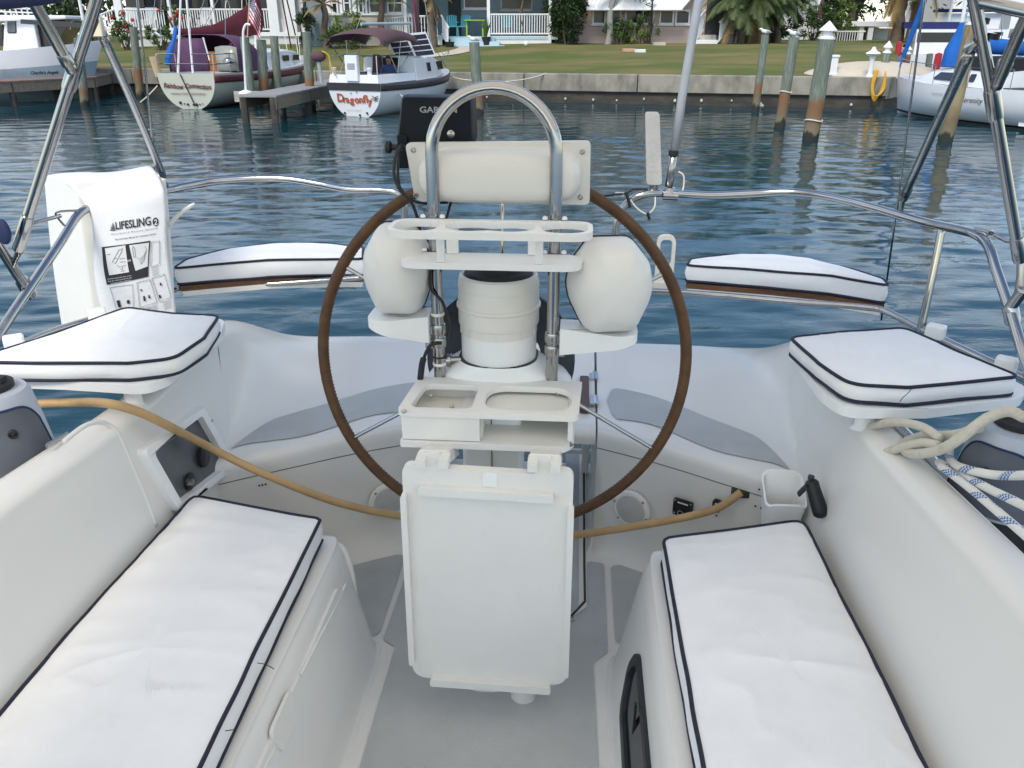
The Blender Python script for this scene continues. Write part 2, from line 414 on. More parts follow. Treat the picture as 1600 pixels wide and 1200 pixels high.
# right seat front: smoked opening port
pm = BM()
def portpt(t, z, off): return Vector((0.348 + (z - 0.735) * 0.19 - off, t, z))
po = round_poly([(1.10, 0.985), (1.66, 0.985), (1.70, 0.90), (1.64, 0.80), (1.10, 0.80)], [0.05, 0.06, 0.06, 0.06, 0.05], 7)
pin = round_poly([(1.13, 0.965), (1.635, 0.965), (1.672, 0.90), (1.62, 0.825), (1.13, 0.825)], [0.04, 0.05, 0.05, 0.05, 0.04], 7)
pm.plate(po, [pin], lambda t, z: portpt(t, z, -0.004), lambda t, z: portpt(t, z, 0.010))
ports = pm.build('port_frame', 'black_plastic', boat, bevel=0.002)
pg = BM(); pg.plate(pin, [], lambda t, z: portpt(t, z, -0.003), lambda t, z: portpt(t, z, 0.002)); pgo = pg.build('port_pane', 'port_glass', ports, smooth=0)
for q in (1.30, 1.50):
    pg = BM(); pg.box(portpt(q, 0.90, 0.004), (0.006, 0.012, 0.13)); pg.build('dog_lever', 'black_plastic', ports)

# side coamings
stations = [(0.30, 0.84, 0.875, 0.955, 1.045, 1.15, 1.21), (0.85, 0.845, 0.88, 0.95, 1.025, 1.12, 1.19), (1.3, 0.85, 0.885, 0.942, 1.0, 1.09, 1.16), (1.6, 0.855, 0.885, 0.93, 0.97, 1.055, 1.13),
            (1.9, 0.86, 0.885, 0.915, 0.942, 1.02, 1.10), (2.2, 0.865, 0.888, 0.915, 0.945, 1.025, 1.10), (2.5, 0.895, 0.908, 0.935, 0.965, 1.045, 1.12)]
for sg in (-1, 1):
    rows = []
    for t, a, b, c, d, e, h in stations:
        rows.append([Vector((sg * x, t, z)) for x, z in [(a, 0.69), (lerp(a, b, .6), 0.9), (b, 1.10), (lerp(b, d, .28), 1.20), (lerp(b, d, .56), 1.30), (lerp(b, d, .82), 1.395), (lerp(b, d, .93), 1.432), (d - 0.001, 1.456), (d + 0.012, 1.469), (d + 0.03, 1.476), (e - 0.014, 1.480), (e - 0.003, 1.476), (e + 0.003, 1.464), (lerp(e, h, .6), 1.30), (h, 1.16)]])
    g = [list(c_) for c_ in zip(*[smooth_path(r_, 5) for r_ in zip(*[smooth_path(rr_, 3) for rr_ in rows])])]
    o = BM().grid(g).build('coaming', 'gelcoat', boat, smooth=70)

# helm seats at the stern, either side of the walk-through
helm_rows = [
    ([(.297, 2.52), (.50, 2.42), (.68, 2.31), (.83, 2.215), (.905, 2.165)], [1.099] * 5),
    ([(.297, 2.522), (.50, 2.422), (.68, 2.312), (.83, 2.217), (.905, 2.167)], [1.140] * 5),
    ([(.297, 2.536), (.505, 2.436), (.686, 2.326), (.835, 2.233), (.908, 2.185)], [1.160] * 5),
    ([(.297, 2.58), (.51, 2.48), (.69, 2.37), (.84, 2.27), (.91, 2.22)], [1.168] * 5),
    ([(.30, 2.86), (.52, 2.76), (.70, 2.61), (.84, 2.43), (.905, 2.30)], [1.172] * 5),
    ([(.30, 2.95), (.54, 2.87), (.745, 2.73), (.875, 2.52), (.92, 2.36)], [1.182, 1.182, 1.184, 1.19, 1.20]),
    ([(.30, 3.06), (.56, 3.02), (.80, 2.90), (.918, 2.64), (.94, 2.42)], [1.200, 1.20, 1.215, 1.28, 1.32]),
    ([(.30, 3.135), (.58, 3.125), (.85, 3.02), (.955, 2.74), (.962, 2.48)], [1.216, 1.218, 1.235, 1.37, 1.455]),
    ([(.30, 3.175), (.60, 3.17), (.90, 3.10), (1.0, 2.80), (1.00, 2.5)], [1.219, 1.222, 1.24, 1.40, 1.484]),
    ([(.30, 3.235), (.62, 3.235), (.97, 3.20), (1.08, 2.86), (1.06, 2.52)], [1.212, 1.212, 1.22, 1.385, 1.47]),
    ([(.30, 3.26), (.64, 3.262), (1.02, 3.24), (1.13, 2.90), (1.12, 2.53)], [1.12, 1.12, 1.12, 1.16, 1.16]),
]
HG = {}
for sg in (-1, 1):
    rows = [[Vector((sg * p[0], p[1], z)) for p, z in zip(r, zs)] for r, zs in helm_rows]
    g = loft_rows(rows, 8, 5); HG[sg] = g
    mb = BM(); mb.grid(g)
    # inner cheek of the lid at the walk-through
    ch = [Vector(p) for p in g[0]]
    mb.grid([ch, [Vector((p.x, p.y, 1.099)) for p in ch]])
    mb.build('helm_seat_lid', 'gelcoat', boat, smooth=60)
    # seat base: face under the lid, curved into the sole
    fr = smooth_path([Vector((sg * p[0], p[1], 0)) for p in helm_rows[0][0]], 6)
    prof = [(0.085, 0.699), (0.05, 0.704), (0.022, 0.722), (0.006, 0.755), (0.0, 0.80), (0.0, 1.0955)]
    g2 = [[Vector((p.x - sg * off * 0.45, p.y - off, z)) for off, z in prof] for p in fr]
    mb = BM(); mb.grid(g2)
    # walk-through side wall
    mb.grid([[Vector((sg * 0.297, t, z)) for t in (2.46 + (0.06 if z > 0.72 else 0.0), 2.52, 3.2)] for z in (0.60, 0.72, 1.093)])
    mb.build('helm_seat_base', 'gelcoat_smudged', boat, smooth=60)
    gp = BM(); gp.grid([[Vector((p.x, p.y + 0.006, z)) for z in (1.085, 1.104)] for p in fr]); gp.build('lid_seam', 'seam_grey', boat, smooth=0)
    # transom behind
    tr = BM(); tr.grid([[Vector((sg * s, t, z)) for s, t in [(0.297, 3.255), (0.7, 3.26), (1.02, 3.24), (1.2, 3.14), (1.28, 2.9)]] for z in (1.12, 0.3, -0.2)]); tr.build('transom', 'gelcoat', boat, smooth=60)
    # grey nonskid inlay: a strip of the lid surface lifted a little
    nu, nv = len(g), len(g[0])
    def surf(u, v):
        a = u * (nu - 1); b = v * (nv - 1); i, j = min(int(a), nu - 2), min(int(b), nv - 2)
        return g[i][j].lerp(g[i + 1][j], a - i).lerp(g[i][j + 1].lerp(g[i + 1][j + 1], a - i), b - j)
    strip = []
    for i in range(41):
        u = 0.055 + 0.80 * i / 40; k = i / 40
        wob = 0.35 * math.sin(math.pi * k)
        v0 = 0.315 + 0.012 * math.sin(k * 9) ; v1 = 0.415 - 0.012 * (1 - k) + 0.012 * math.sin(k * 7 + 1)
        e = min(k / 0.05, 1) ** .5 * min((1 - k) / 0.22, 1) ** 0.7
        vm = lerp((v0 + v1) / 2, v0, k * 0.8); h0 = (vm - v0) * e; h1 = (v1 - vm) * e
        strip.append([surf(u, vm - h0 + (h0 + h1) * q / 8) + Vector((0, 0, 0.0035)) for q in range(9)])
    BM().grid(strip).build('nonskid_inlay', 'nonskid', boat, smooth=180)

# fold-away centre seat over the walk-through
cs = BM()
crow = []
for s in (-0.288, -0.1, 0.1, 0.2905):
    crow.append([Vector((s, t, z)) for t, z in [(2.53, 1.104), (2.525, 1.14), (2.545, 1.163), (2.60, 1.17), (2.84, 1.172), (2.95, 1.185), (3.05, 1.203), (3.15, 1.217), (3.2, 1.218), (3.24, 1.20), (3.25, 1.104)]])
cs.grid([smooth_path(r, 4) for r in crow])
for s in (-0.288, 0.2905):
    rr = smooth_path(next(r for r in crow if abs(r[0].x - s) < 1e-6), 4); cs.grid([rr, [Vector((p.x, p.y, 1.104)) for p in rr]])
cs.grid([[Vector((s, t, 1.104)) for t in (2.53, 3.25)] for s in (-0.288, 0.2905)])
cs.build('centre_seat', 'gelcoat', boat, smooth=50)
BM().box((0.252, 2.78, 1.182), (0.034, 0.30, 0.022)).build('teak_step', 'teak_dark', boat, bevel=0.005)
for t in (2.72, 2.95):
    hg = BM(); hg.box((0.287, t, 1.185), (0.030, 0.075, 0.006)); hg.tube([(0.287, t - 0.038, 1.187), (0.287, t + 0.038, 1.187)], 0.005, 8); hg.build('hinge', 'stainless', boat)
fl = BM(); fl.slab([(-0.295, 2.5), (0.295, 2.5), (0.295, 3.14), (-0.295, 3.14)], 0.45, 0.697); fl.build('walkway', 'gelcoat', boat)
wk = BM(); wk.box((0.2, 3.13, 0.76), (0.19, 0.02, 0.02)); wk.box((0.27, 3.05, 0.88), (0.03, 0.03, 0.36)); wk.build('gate_post', 'gelcoat', boat, bevel=0.004)

# side deck and hull
for sg in (-1, 1):
    outer = smooth_path([(sg * x, t, 1.15) for x, t in [(1.30, 0.0), (1.34, 1.0), (1.36, 1.6), (1.35, 2.2), (1.31, 2.7), (1.22, 3.08), (1.02, 3.25)]], 5)
    inner = smooth_path([(sg * x, t, 1.16) for x, t in [(1.19, 0.0), (1.17, 1.0), (1.12, 1.6), (1.09, 2.2), (1.10, 2.7), (1.10, 3.0), (1.0, 3.22)]], 5)
    low = [Vector((p.x * 0.97, p.y, 0.55)) for p in outer]; bot = [Vector((p.x * 0.86, p.y * 0.98, -0.25)) for p in outer]
    BM().grid([inner, outer]).build('side_deck', 'gelcoat', boat, smooth=60)
    BM().grid([outer, low, bot]).build('topside', 'gelcoat', boat, smooth=60)
    tb = BM(); tb.tube([p + Vector((0, 0, 0.012)) for p in outer], 0.016, 8); tb.build('toe_rail', 'stainless_dull', boat)

def coam_at(t, z):
    ts = [s_[0] for s_ in stations]; zk = [0.69, 0.9, 1.10, 1.395, 1.432, 1.456, 1.469]
    cols = []
    for q, A_, B_, C_, D_, E_, H_ in stations: cols.append(float(np.interp(z, zk, [A_, lerp(A_, B_, .6), B_, lerp(B_, D_, .82), lerp(B_, D_, .93), D_ - .001, D_ + .012])))
    return float(np.interp(t, ts, cols))
def on_coam(px, py, sg, off=0.0):
    p = bp(px, py, s=sg * 0.93)
    for _ in range(12): p = bp(px, py, s=sg * (coam_at(p.y, p.z) - off))
    return p
# engine panel let into the left coaming
def coam_s(z): return coam_at(2.02, z)
cc = []
for x, y in [(355, 728), (268, 800), (232, 705), (322, 636)]:
    p = bp(x, y, s=-0.895); cc.append((p.y, p.z))
oc = round_poly(cc, 0.018, 4)
cen = Vector((sum(p[0] for p in cc) / 4, sum(p[1] for p in cc) / 4))
ic = [(cen.x + (p[0] - cen.x) * 0.82, cen.y + (p[1] - cen.y) * 0.82) for p in oc]
em = BM(); em.plate(oc, [ic], lambda t, z: Vector((-coam_s(z) - 0.01, t, z)), lambda t, z: Vector((-coam_s(z) + 0.026, t, z)))
ep = em.build('engine_panel_frame', 'board_white', boat, bevel=0.004)
pmb = BM(); pmb.plate(ic, [], lambda t, z: Vector((-coam_s(z) - 0.01, t, z)), lambda t, z: Vector((-coam_s(z) + 0.004, t, z))); pmb.build('engine_panel', 'panel_dark', boat, smooth=0)
kn = BM(); p = bp(295, 752, s=-0.892); kn.lathe([(0.026, 0), (0.026, 0.006), (0.020, 0.008)], p, ax=(1, 0, 0), n=20); kn.build('gauge', 'black_plastic', boat)
kn = BM(); p2 = bp(318, 712, s=-0.895); kn.lathe([(0.036, 0), (0.036, 0.006), (0.030, 0.009)], p2, ax=(1, 0, 0), n=22)
kn.build('gauge', 'black_plastic', boat)
kn = BM(); kn.lathe([(0.011, 0), (0.010, 0.016), (0.006, 0.017)], bp(293, 753, s=-0.885), ax=(1, 0, 0), n=14); kn.build('ignition_key', 'stainless', boat)
for x, y in ((331, 657), (349, 714)):
    scw = BM(); scw.lathe([(0.005, 0), (0.004, 0.003)], bp(x, y, s=-0.876), ax=(1, 0, 0), n=10); scw.build('screw', 'stainless_dull', boat)
# locker-lid rib and small hinge plate on the left coaming
rb = BM(); rb.tube(smooth_path([on_coam(x, y, -1, -0.001) for x, y in [(100, 690), (128, 668), (150, 660), (170, 664), (186, 682), (205, 725), (222, 765), (243, 822)]], 6), 0.0065, 8); rb.build('locker_rib', 'gelcoat', boat, smooth=180)
hp = BM(); a, b = bp(73, 697, s=-1.028), bp(106, 678, s=-1.028); hp.tube([a, b], 0.007, 6, flat=0.5); hp.build('hinge_plate', 'stainless_dull', boat)

# fittings on the helm seat bases
def base_pt(sg, k, z, off=0.0):
    a = Vector((sg * 0.297, 2.52, 0)); b = Vector((sg * 0.83, 2.215, 0))
    d = (b - a); nrm = Vector((-d.y, d.x, 0)).normalized()
    if nrm.y > 0: nrm = -nrm
    p = a + d * k; p.z = z
    return p + nrm * off, nrm, d.normalized()
def on_base(sg, px, py):
    "survey a pixel on the angled face"
    a = Vector((sg * 0.297, 2.52, 0)); b = Vector((sg * 0.83, 2.215, 0)); d = b - a; nrm = Vector((d.y, -d.x, 0)).normalized()
    c = BINV @ Vector((0, 0, EYE)); r = BINV.to_3x3() @ ray(px, py)
    k = (a - c).dot(nrm) / r.dot(nrm); return c + r * k
for sg, px, py in ((-1, 606, 782), (1, 987, 795)):
    p = on_base(sg, px, py); _, nrm, tan = base_pt(sg, 0.5, 0.9)
    m = BM(); m.lathe([(0.068, -0.004), (0.068, 0.006), (0.062, 0.011), (0.056, 0.011)], p, ax=nrm, n=36); sp = m.build('loudspeaker', 'board_aged', boat)
    m = BM(); m.lathe([(0.057, 0.009), (0.05, 0.0125), (0.02, 0.015), (0.001, 0.0155)], p, ax=nrm, n=36); m.build('grille', 'speaker_grille', sp)
    for a in (45, 165, 225, 345):
        q = p + tan * (0.062 * math.cos(R(a))) + Vector((0, 0, 0.062 * math.sin(R(a)))) + nrm * 0.010
        m = BM(); m.lathe([(0.0045, 0), (0.0035, 0.003)], q, ax=nrm, n=8); m.build('screw', 'stainless_dull', sp)
def base_plate(px, w, h, name, m, th=0.010, r=0.006):
    p = on_base(1, *px); _, nrm, tan = base_pt(1, 0.5, 0.9)
    o = round_poly([(-w, -h), (w, -h), (w, h), (-w, h)], r, 4)
    mb = BM(); mb.plate(o, [], lambda x, y: p + tan * x + Vector((0, 0, y)), lambda x, y: p + tan * x + Vector((0, 0, y)) + nrm * th)
    return mb.build(name, m, boat, bevel=0.002), p, nrm, tan
sk, p, nrm, tan = base_plate((1068, 793), 0.033, 0.030, 'power_socket', 'black_plastic')
m = BM(); m.lathe([(0.011, 0.0), (0.011, 0.016), (0.007, 0.016), (0.007, 0.008)], p + nrm * 0.008 + Vector((0, 0, -0.01)), ax=nrm, n=18, cap=False); m.build('socket_barrel', 'stainless', sk)
m = BM(); m.box(p + nrm * 0.0108 + Vector((0, 0, 0.020)), (0.001, 0.001, 0.001)); 
o2 = round_poly([(-0.018, 0.017), (0.018, 0.017), (0.018, 0.022), (-0.018, 0.022)], 0.001, 2)
m = BM(); m.plate(o2, [], lambda x, y: p + tan * x + Vector((0, 0, y)) + nrm * 0.0099, lambda x, y: p + tan * x + Vector((0, 0, y)) + nrm * 0.0108); m.build('printed_line', 'print_white', sk)
for a in (-1, 1):
    for b in (-1, 1):
        m = BM(); m.lathe([(0.004, 0), (0.003, 0.002)], p + nrm * 0.0098 + tan * (0.027 * a) + Vector((0, 0, 0.024 * b)), ax=nrm, n=8); m.build('screw', 'stainless_dull', sk)
sw, p, nrm, tan = base_plate((1121, 789), 0.014, 0.022, 'switch', 'black_plastic', r=0.012)
m = BM(); m.box(p + nrm * 0.011 + Vector((0, 0, 0.008)), (0.008, 0.008, 0.006)); m.build('toggle', 'print_white', sw)
for x, y in ((1186, 765), (1195, 768), (1180, 791), (1189, 794), (1119, 806)):
    m = BM(); m.lathe([(0.0032, -0.002), (0.0028, 0.0012)], on_base(1, x, y), ax=nrm, n=8); m.build('bolt_hole', 'seam', boat)
for x, y in ((401, 735), (405, 759), (410, 758), (415, 757)):
    m = BM(); m.lathe([(0.0032, -0.002), (0.0028, 0.0012)], on_base(-1, x, y), ax=base_pt(-1, .5, 1)[1], n=8); m.build('bolt_hole', 'seam', boat)
# hose notch
q = on_base(1, 1157, 771); m = BM(); m.box(q + Vector((0, 0.004, 0.0)), (0.05, 0.03, 0.02)); m.build('hose_notch', 'seam', boat)

# winch-handle pocket on the right coaming: an open tapered cup
m = BM()
g = []
cup = [(-0.055, -0.048), (0.055, -0.048), (0.055, 0.05), (-0.055, 0.05)]
for z, k, dz in ((0.98, 0.72, 0), (1.08, 0.86, 0), (1.19, 1.05, 1), (1.197, 1.08, 1), (1.195, 0.98, 1), (1.10, 0.84, 0), (1.0, 0.72, 0)):
    rp_ = round_poly([(x * k, y * k) for x, y in cup], 0.022, 5)
    g.append([Vector((0.822 + x, 2.125 + y, z + dz * (0.028 * (y / 0.05) + 0.012 * math.cos(x * 45)))) for x, y in rp_])
m.grid([list(c) for c in zip(*g)], closeu=True); m.add(g[-1], [list(range(len(g[-1])))])
m.build('handle_pocket', 'pure_white', boat, smooth=50)
# ------------------------------------------------------------------ cushions
def cushion(name, label, outline, z0, z1, crown, cr, seed, group, wrinkle=0.004, wdir=(1, 0), n=180, rings=30, pipe=0.0048, tilt=(0, 0)):
    pts = resample([p.to_3d() for p in round_poly(outline, cr, 6)], n)
    c = Vector((sum(p.x for p in pts) / n, sum(p.y for p in pts) / n, 0))
    root = thing(name, (c.x, c.y, z0), label, 'cushion', group, boat=True)
    def tl(p): return tilt[0] * (p.x - c.x) + tilt[1] * (p.y - c.y)
    def wr(p, r):
        q = Vector((p.x * (9 * wdir[0] + 2.2 * wdir[1]), p.y * (9 * wdir[1] + 2.2 * wdir[0]), seed * 3.1))
        a = noise.noise(q + Vector((noise.noise(q * .6), 0, 0)) * 0.8)
        b = noise.noise(q * 2.3)
        ridge = (1 - abs(a) * 2.2)
        return wrinkle * (0.8 * noise.noise(q * 0.5) + 0.75 * max(0, ridge) ** 3 + 0.25 * b) * (0.4 + 0.6 * min(1, (1 - r) * 5 + 0.1))
    def edge(i, lvl):
        p = pts[i]; u = noise.noise(Vector((p.x * 7, p.y * 7, seed + lvl * 5)))
        d = (p - c).normalized()
        return p + d * (0.0035 * u), 0.0035 * noise.noise(Vector((p.x * 5, p.y * 5, seed * 2 + lvl * 3)))
    G = []
    for i in range(n):
        row = []
        pe, dz = edge(i, 0)
        for k in range(rings):
            r = (k / (rings - 1)) ** 0.75
            p = c.lerp(pe, r)
            z = z1 + crown * (1 - r ** 3.2) + wr(p, r) * (1 if r < 0.995 else 0) + dz * r ** 6 + tl(p)
            row.append(Vector((p.x, p.y, z)))
        pb, db = edge(i, 1)
        d = (pe - c).normalized()
        for k in range(1, 7):
            u = k / 6
            q = pe.lerp(pb, u) + d * (0.009 * math.sin(math.pi * u) + 0.003 * noise.noise(Vector((pe.x * 9, pe.y * 9, seed + u * 2))))
            row.append(Vector((q.x, q.y, lerp(z1 + dz, z0 + db, u) + tl(pe))))
        row.append(Vector((lerp(c.x, pb.x, .9), lerp(c.y, pb.y, .9), z0 + tl(pb))))
        G.append(row)
    BM().grid(G, closeu=True).build('cover', 'fabric', root, smooth=50)
    for lvl, z in ((0, z1), (1, z0)):
        path = []
        for i in range(n):
            p, dz = edge(i, lvl); d = (p - c).normalized()
            path.append(Vector((p.x, p.y, z + dz + tl(pts[i]))) + d * 0.002)
        m = BM(); m.tube(path, pipe, 8, closed=True); m.build('piping', 'piping_navy', root, smooth=180)
    return root
def px_out(px, z): return [(lambda p: (p.x, p.y))(bp(x, y, z=z)) for x, y in px]
GC = 'white cushions with navy piping'
cs1 = cushion('seat_cushion', 'long white seat cushion with navy piping beside the engine panel', px_out([(302, 772), (500, 808), (398, 1012), (290, 1235), (180, 1480), (-260, 1420), (-70, 1190), (100, 995)], 1.185), 1.112, 1.178, 0.020, [.02, .012, 0, 0, 0.03, 0.03, 0, 0], 1, GC, wrinkle=0.0085, wdir=(0, 1))
cushion('seat_cushion', 'long white seat cushion with navy piping beside the winch handle pocket', px_out([(1037, 838), (1256, 810), (1345, 990), (1462, 1225), (1580, 1450), (1150, 1450), (1103, 1210), (1072, 1035)], 1.185), 1.112, 1.178, 0.022, [.03, .03, 0, 0, 0.03, 0.03, 0, 0], 2, GC, wrinkle=0.0085, wdir=(0, 1))
cushion('corner_cushion', 'white square cushion with navy piping in front of the printed bag', px_out([(-55, 566), (85, 522), (198, 480), (270, 490), (340, 494), (318, 528), (272, 558), (200, 566), (100, 566)], 1.60), 1.551, 1.598, 0.016, [.03, 0, .03, 0, 0.02, 0, .06, 0, 0], 3, GC, wrinkle=0.005, n=140, rings=22)
cc2 = cushion('corner_cushion', 'white square cushion with navy piping above the cream rope loop', px_out([(1236, 526), (1320, 518), (1412, 512), (1500, 550), (1592, 588), (1500, 596), (1420, 604), (1330, 600), (1280, 566)], 1.60), 1.551, 1.598, 0.016, [.03, 0, .03, 0, 0.02, 0, .0, 0.06, 0], 4, GC, wrinkle=0.005, n=140, rings=22)
for par, pts in ((cc2, [bp(1425, 606, t=1.862), bp(1420, 613, t=1.855), bp(1411, 621, t=1.855), bp(1406, 628, t=1.86)]), (cs1, [bp(402, 1036, s=-0.405), bp(414, 1038, s=-0.40), bp(428, 1045, s=-0.395)]), (cs1, [bp(352, 1142, s=-0.40), bp(366, 1140, s=-0.395)])):
    m = BM(); m.tube(smooth_path(pts, 4), 0.0009, 5); m.build('loose_thread', 'piping_navy', par)
pl = [(272, 418), (330, 413), (420, 406), (520, 404), (566, 404), (566, 386), (520, 381), (470, 379), (420, 381), (350, 390), (290, 405)]
pr = [(1074, 413), (1130, 417), (1200, 422), (1300, 431), (1388, 445), (1380, 436), (1330, 420), (1270, 406), (1200, 398), (1140, 398), (1080, 404)]
cushion('stern_perch_cushion', 'white curved cushion with navy piping on the stern perch by the printed bag', px_out(pl, 1.565), 1.497, 1.563, 0.022, 0.015, 5, GC, wrinkle=0.002, n=130, rings=18, pipe=0.005)
cushion('stern_perch_cushion', 'white curved cushion with navy piping on the stern perch near the whip antenna', px_out(pr, 1.565), 1.497, 1.563, 0.026, 0.015, 6, GC, wrinkle=0.002, n=130, rings=18, pipe=0.005)

# boards under the perch and corner cushions
def grow(poly, k):
    c = Vector((sum(p[0] for p in poly) / len(poly), sum(p[1] for p in poly) / len(poly)))
    return [((p[0] - c.x) * k + c.x, (p[1] - c.y) * k + c.y) for p in poly]
for px, lab, sg in ((pl, 'teak-edged stern perch seat board beside the printed bag', -1), (pr, 'teak-edged stern perch seat board near the whip antenna', 1)):
    poly = px_out(px, 1.565)
    o = round_poly(grow(poly, 1.0), 0.012, 4)
    c = (sum(p[0] for p in poly) / len(poly), sum(p[1] for p in poly) / len(poly))
    root = thing('stern_perch', (*c, 1.43), lab, 'bench', 'stern perch seats', boat=True)
    # teak slats run along the front edge, stacked on a white plank
    a, b = Vector((*poly[0], 0)), Vector((*poly[4], 0))
    BM().slab(o, 1.470, 1.489).build('teak_plank', 'teak', root, bevel=0.003)
    BM().slab(round_poly(grow(poly, 0.985), 0.012, 4), 1.447, 1.4675).build('white_plank', 'board_aged', root, bevel=0.003)
for cpx, lab, lo in (([(-70, 590), (80, 525), (190, 480), (352, 500), (346, 520), (262, 590), (225, 604), (100, 596)], 'white corner seat board on the coaming beside the printed bag', -1),
                     ([(1232, 545), (1240, 528), (1412, 516), (1606, 606), (1596, 622), (1450, 640), (1320, 640), (1285, 615)], 'white corner seat board on the coaming above the cream rope loop', 1)):
    poly = px_out([(x, y) for x, y in cpx], 1.543)
    root = thing('corner_bench', (sum(p[0] for p in poly) / 8, sum(p[1] for p in poly) / 8, 1.48), lab, 'bench', 'corner seat boards', boat=True)
    BM().slab(round_poly(poly, 0.06, 7), 1.518, 1.545).build('board', 'board_white', root, bevel=0.006, seg=3)
    q = bp(207, 614, z=1.50) if lo < 0 else bp(1352, 648, z=1.50)
    m = BM(); m.lathe([(0.022, 0), (0.016, 0.01), (0.015, 0.05)], (q.x, q.y, 1.462), n=14, sx=1.6); m.build('foot', 'board_white', root)
    for x, y in (((22, 535), (152, 492)) if lo < 0 else ((1462, 518), (1572, 570))):
        m = BM(); k = bp(x, y, z=1.56); m.box(k, (0.055, 0.038, 0.045), Matrix.Rotation(R(-35 * lo), 3, 'Z')); m.build('rail_clamp', 'board_white', root, bevel=0.008, seg=3)

# ------------------------------------------------------------------ stern rails
rail_l = thing('stern_rail', (-0.9, 3.2, 1.16), 'stainless stern rail running from the printed bag behind the wheel', 'rail', 'stainless stern rails', boat=True)
rail_r = thing('stern_rail', (0.9, 3.2, 1.16), 'stainless stern rail carrying the whip antenna', 'rail', 'stainless stern rails', boat=True)
TR = 0.0145
def rail(parent, pts, r=TR, name='tube', n=8, m='stainless'):
    mb = BM(); mb.tube(smooth_path(pts, n), r, 12); return mb.build(name, m, parent, smooth=180)
# right: top loop from the walk-through post round the quarter and down to the deck
rail(rail_r, [bp(962, 540, t=3.22), bp(961, 440, t=3.22), bp(962, 370, t=3.22), bp(968, 335, t=3.22), bp(985, 313, t=3.22), bp(1010, 303, t=3.22), bp(1045, 302, t=3.24), bp(1110, 305, t=3.25), bp(1170, 303, t=3.25), bp(1230, 300, t=3.23), bp(1290, 306, t=3.16), bp(1360, 323, t=3.02), bp(1440, 346, t=2.82), bp(1500, 359, t=2.66), bp(1528, 368, t=2.58), bp(1545, 386, t=2.50), bp(1556, 420, t=2.42), bp(1580, 490, t=2.28), bp(1604, 570, t=2.14), bp(1640, 690, t=1.98)], name='top_rail')
rail(rail_r, [bp(1002, 454, t=3.10), bp(1100, 459, t=3.04), bp(1240, 471, t=2.96), bp(1350, 480, t=2.90), bp(1385, 487, t=2.86), bp(1440, 514, t=2.70), bp(1500, 543, t=2.52), bp(1570, 576, t=2.34), bp(1620, 600, t=2.22)], r=0.0115, name='lower_rail')
rail(rail_r, [bp(1473, 350, t=2.74), bp(1457, 430, t=2.72), bp(1438, 518, t=2.70)], r=0.0125, name='stanchion', n=4)
rail(rail_r, [bp(985, 380, t=3.24), bp(983, 460, t=3.24), bp(984, 540, t=3.23)], r=0.010, name='stanchion', n=4)
# left
rail(rail_l, [bp(640, 540, t=3.24), bp(634, 440, t=3.24), bp(632, 350, t=3.24), bp(630, 315, t=3.24), bp(618, 301, t=3.24), bp(590, 297, t=3.25), bp(545, 296, t=3.26), bp(500, 288, t=3.28), bp(450, 280, t=3.29), bp(400, 279, t=3.28), bp(340, 283, t=3.24), bp(290, 291, t=3.16), bp(255, 298, t=3.08), bp(200, 308, t=2.95), bp(160, 318, t=2.82), bp(134, 327, t=2.74), bp(117, 342, t=2.68), bp(95, 378, t=2.58), bp(50, 445, t=2.40), bp(5, 512, t=2.24), bp(-60, 620, t=2.02)], name='top_rail')
rail(rail_l, [bp(566, 434, t=3.14), bp(480, 440, t=3.14), bp(380, 446, t=3.12), bp(290, 449, t=3.06), bp(265, 455, t=3.02), bp(210, 474, t=2.86), bp(150, 496, t=2.70), bp(80, 518, t=2.52), bp(20, 542, t=2.36), bp(-30, 562, t=2.25)], r=0.0115, name='lower_rail')
rail(rail_l, [bp(38, 350, t=2.60), bp(35, 360, t=2.60)], r=0.004, name='lug', n=2)
tri = BM(); tri.tube(smooth_path([bp(122, 329, t=2.70), bp(92, 331, t=2.66), bp(88, 337, t=2.66), bp(100, 352, t=2.64)], 5), 0.004, 6); tri.build('lifeline_bracket', 'stainless', rail_l)
tri = BM(); tri.tube([bp(95, 337, t=2.66), bp(62, 346, t=2.60), bp(30, 356, t=2.5)], [0.007, 0.006, 0.004], 8); tri.build('turnbuckle', 'stainless_dull', rail_l)
tri = BM(); tri.tube([bp(1523, 357, t=2.58), bp(1548, 364, t=2.54), bp(1572, 376, t=2.5), bp(1600, 378, t=2.45)], [0.005, 0.005, 0.007, 0.004], 8); tri.build('turnbuckle', 'stainless_dull', rail_r)
tri = BM(); tri.tube(smooth_path([bp(1540, 372, t=2.54), bp(1548, 360, t=2.53), bp(1552, 366, t=2.53), bp(1540, 374, t=2.53)], 5), 0.004, 6); tri.build('lifeline_bracket', 'stainless', rail_r)
# rail foot flanges
for root, pp in ((rail_r, (962, 540)), (rail_l, (640, 540))):
    q = bp(*pp, t=3.22); m = BM(); m.lathe([(0.034, 0), (0.032, 0.006), (0.018, 0.012)], (q.x, q.y, 1.212), n=20); m.build('foot_flange', 'stainless', root)

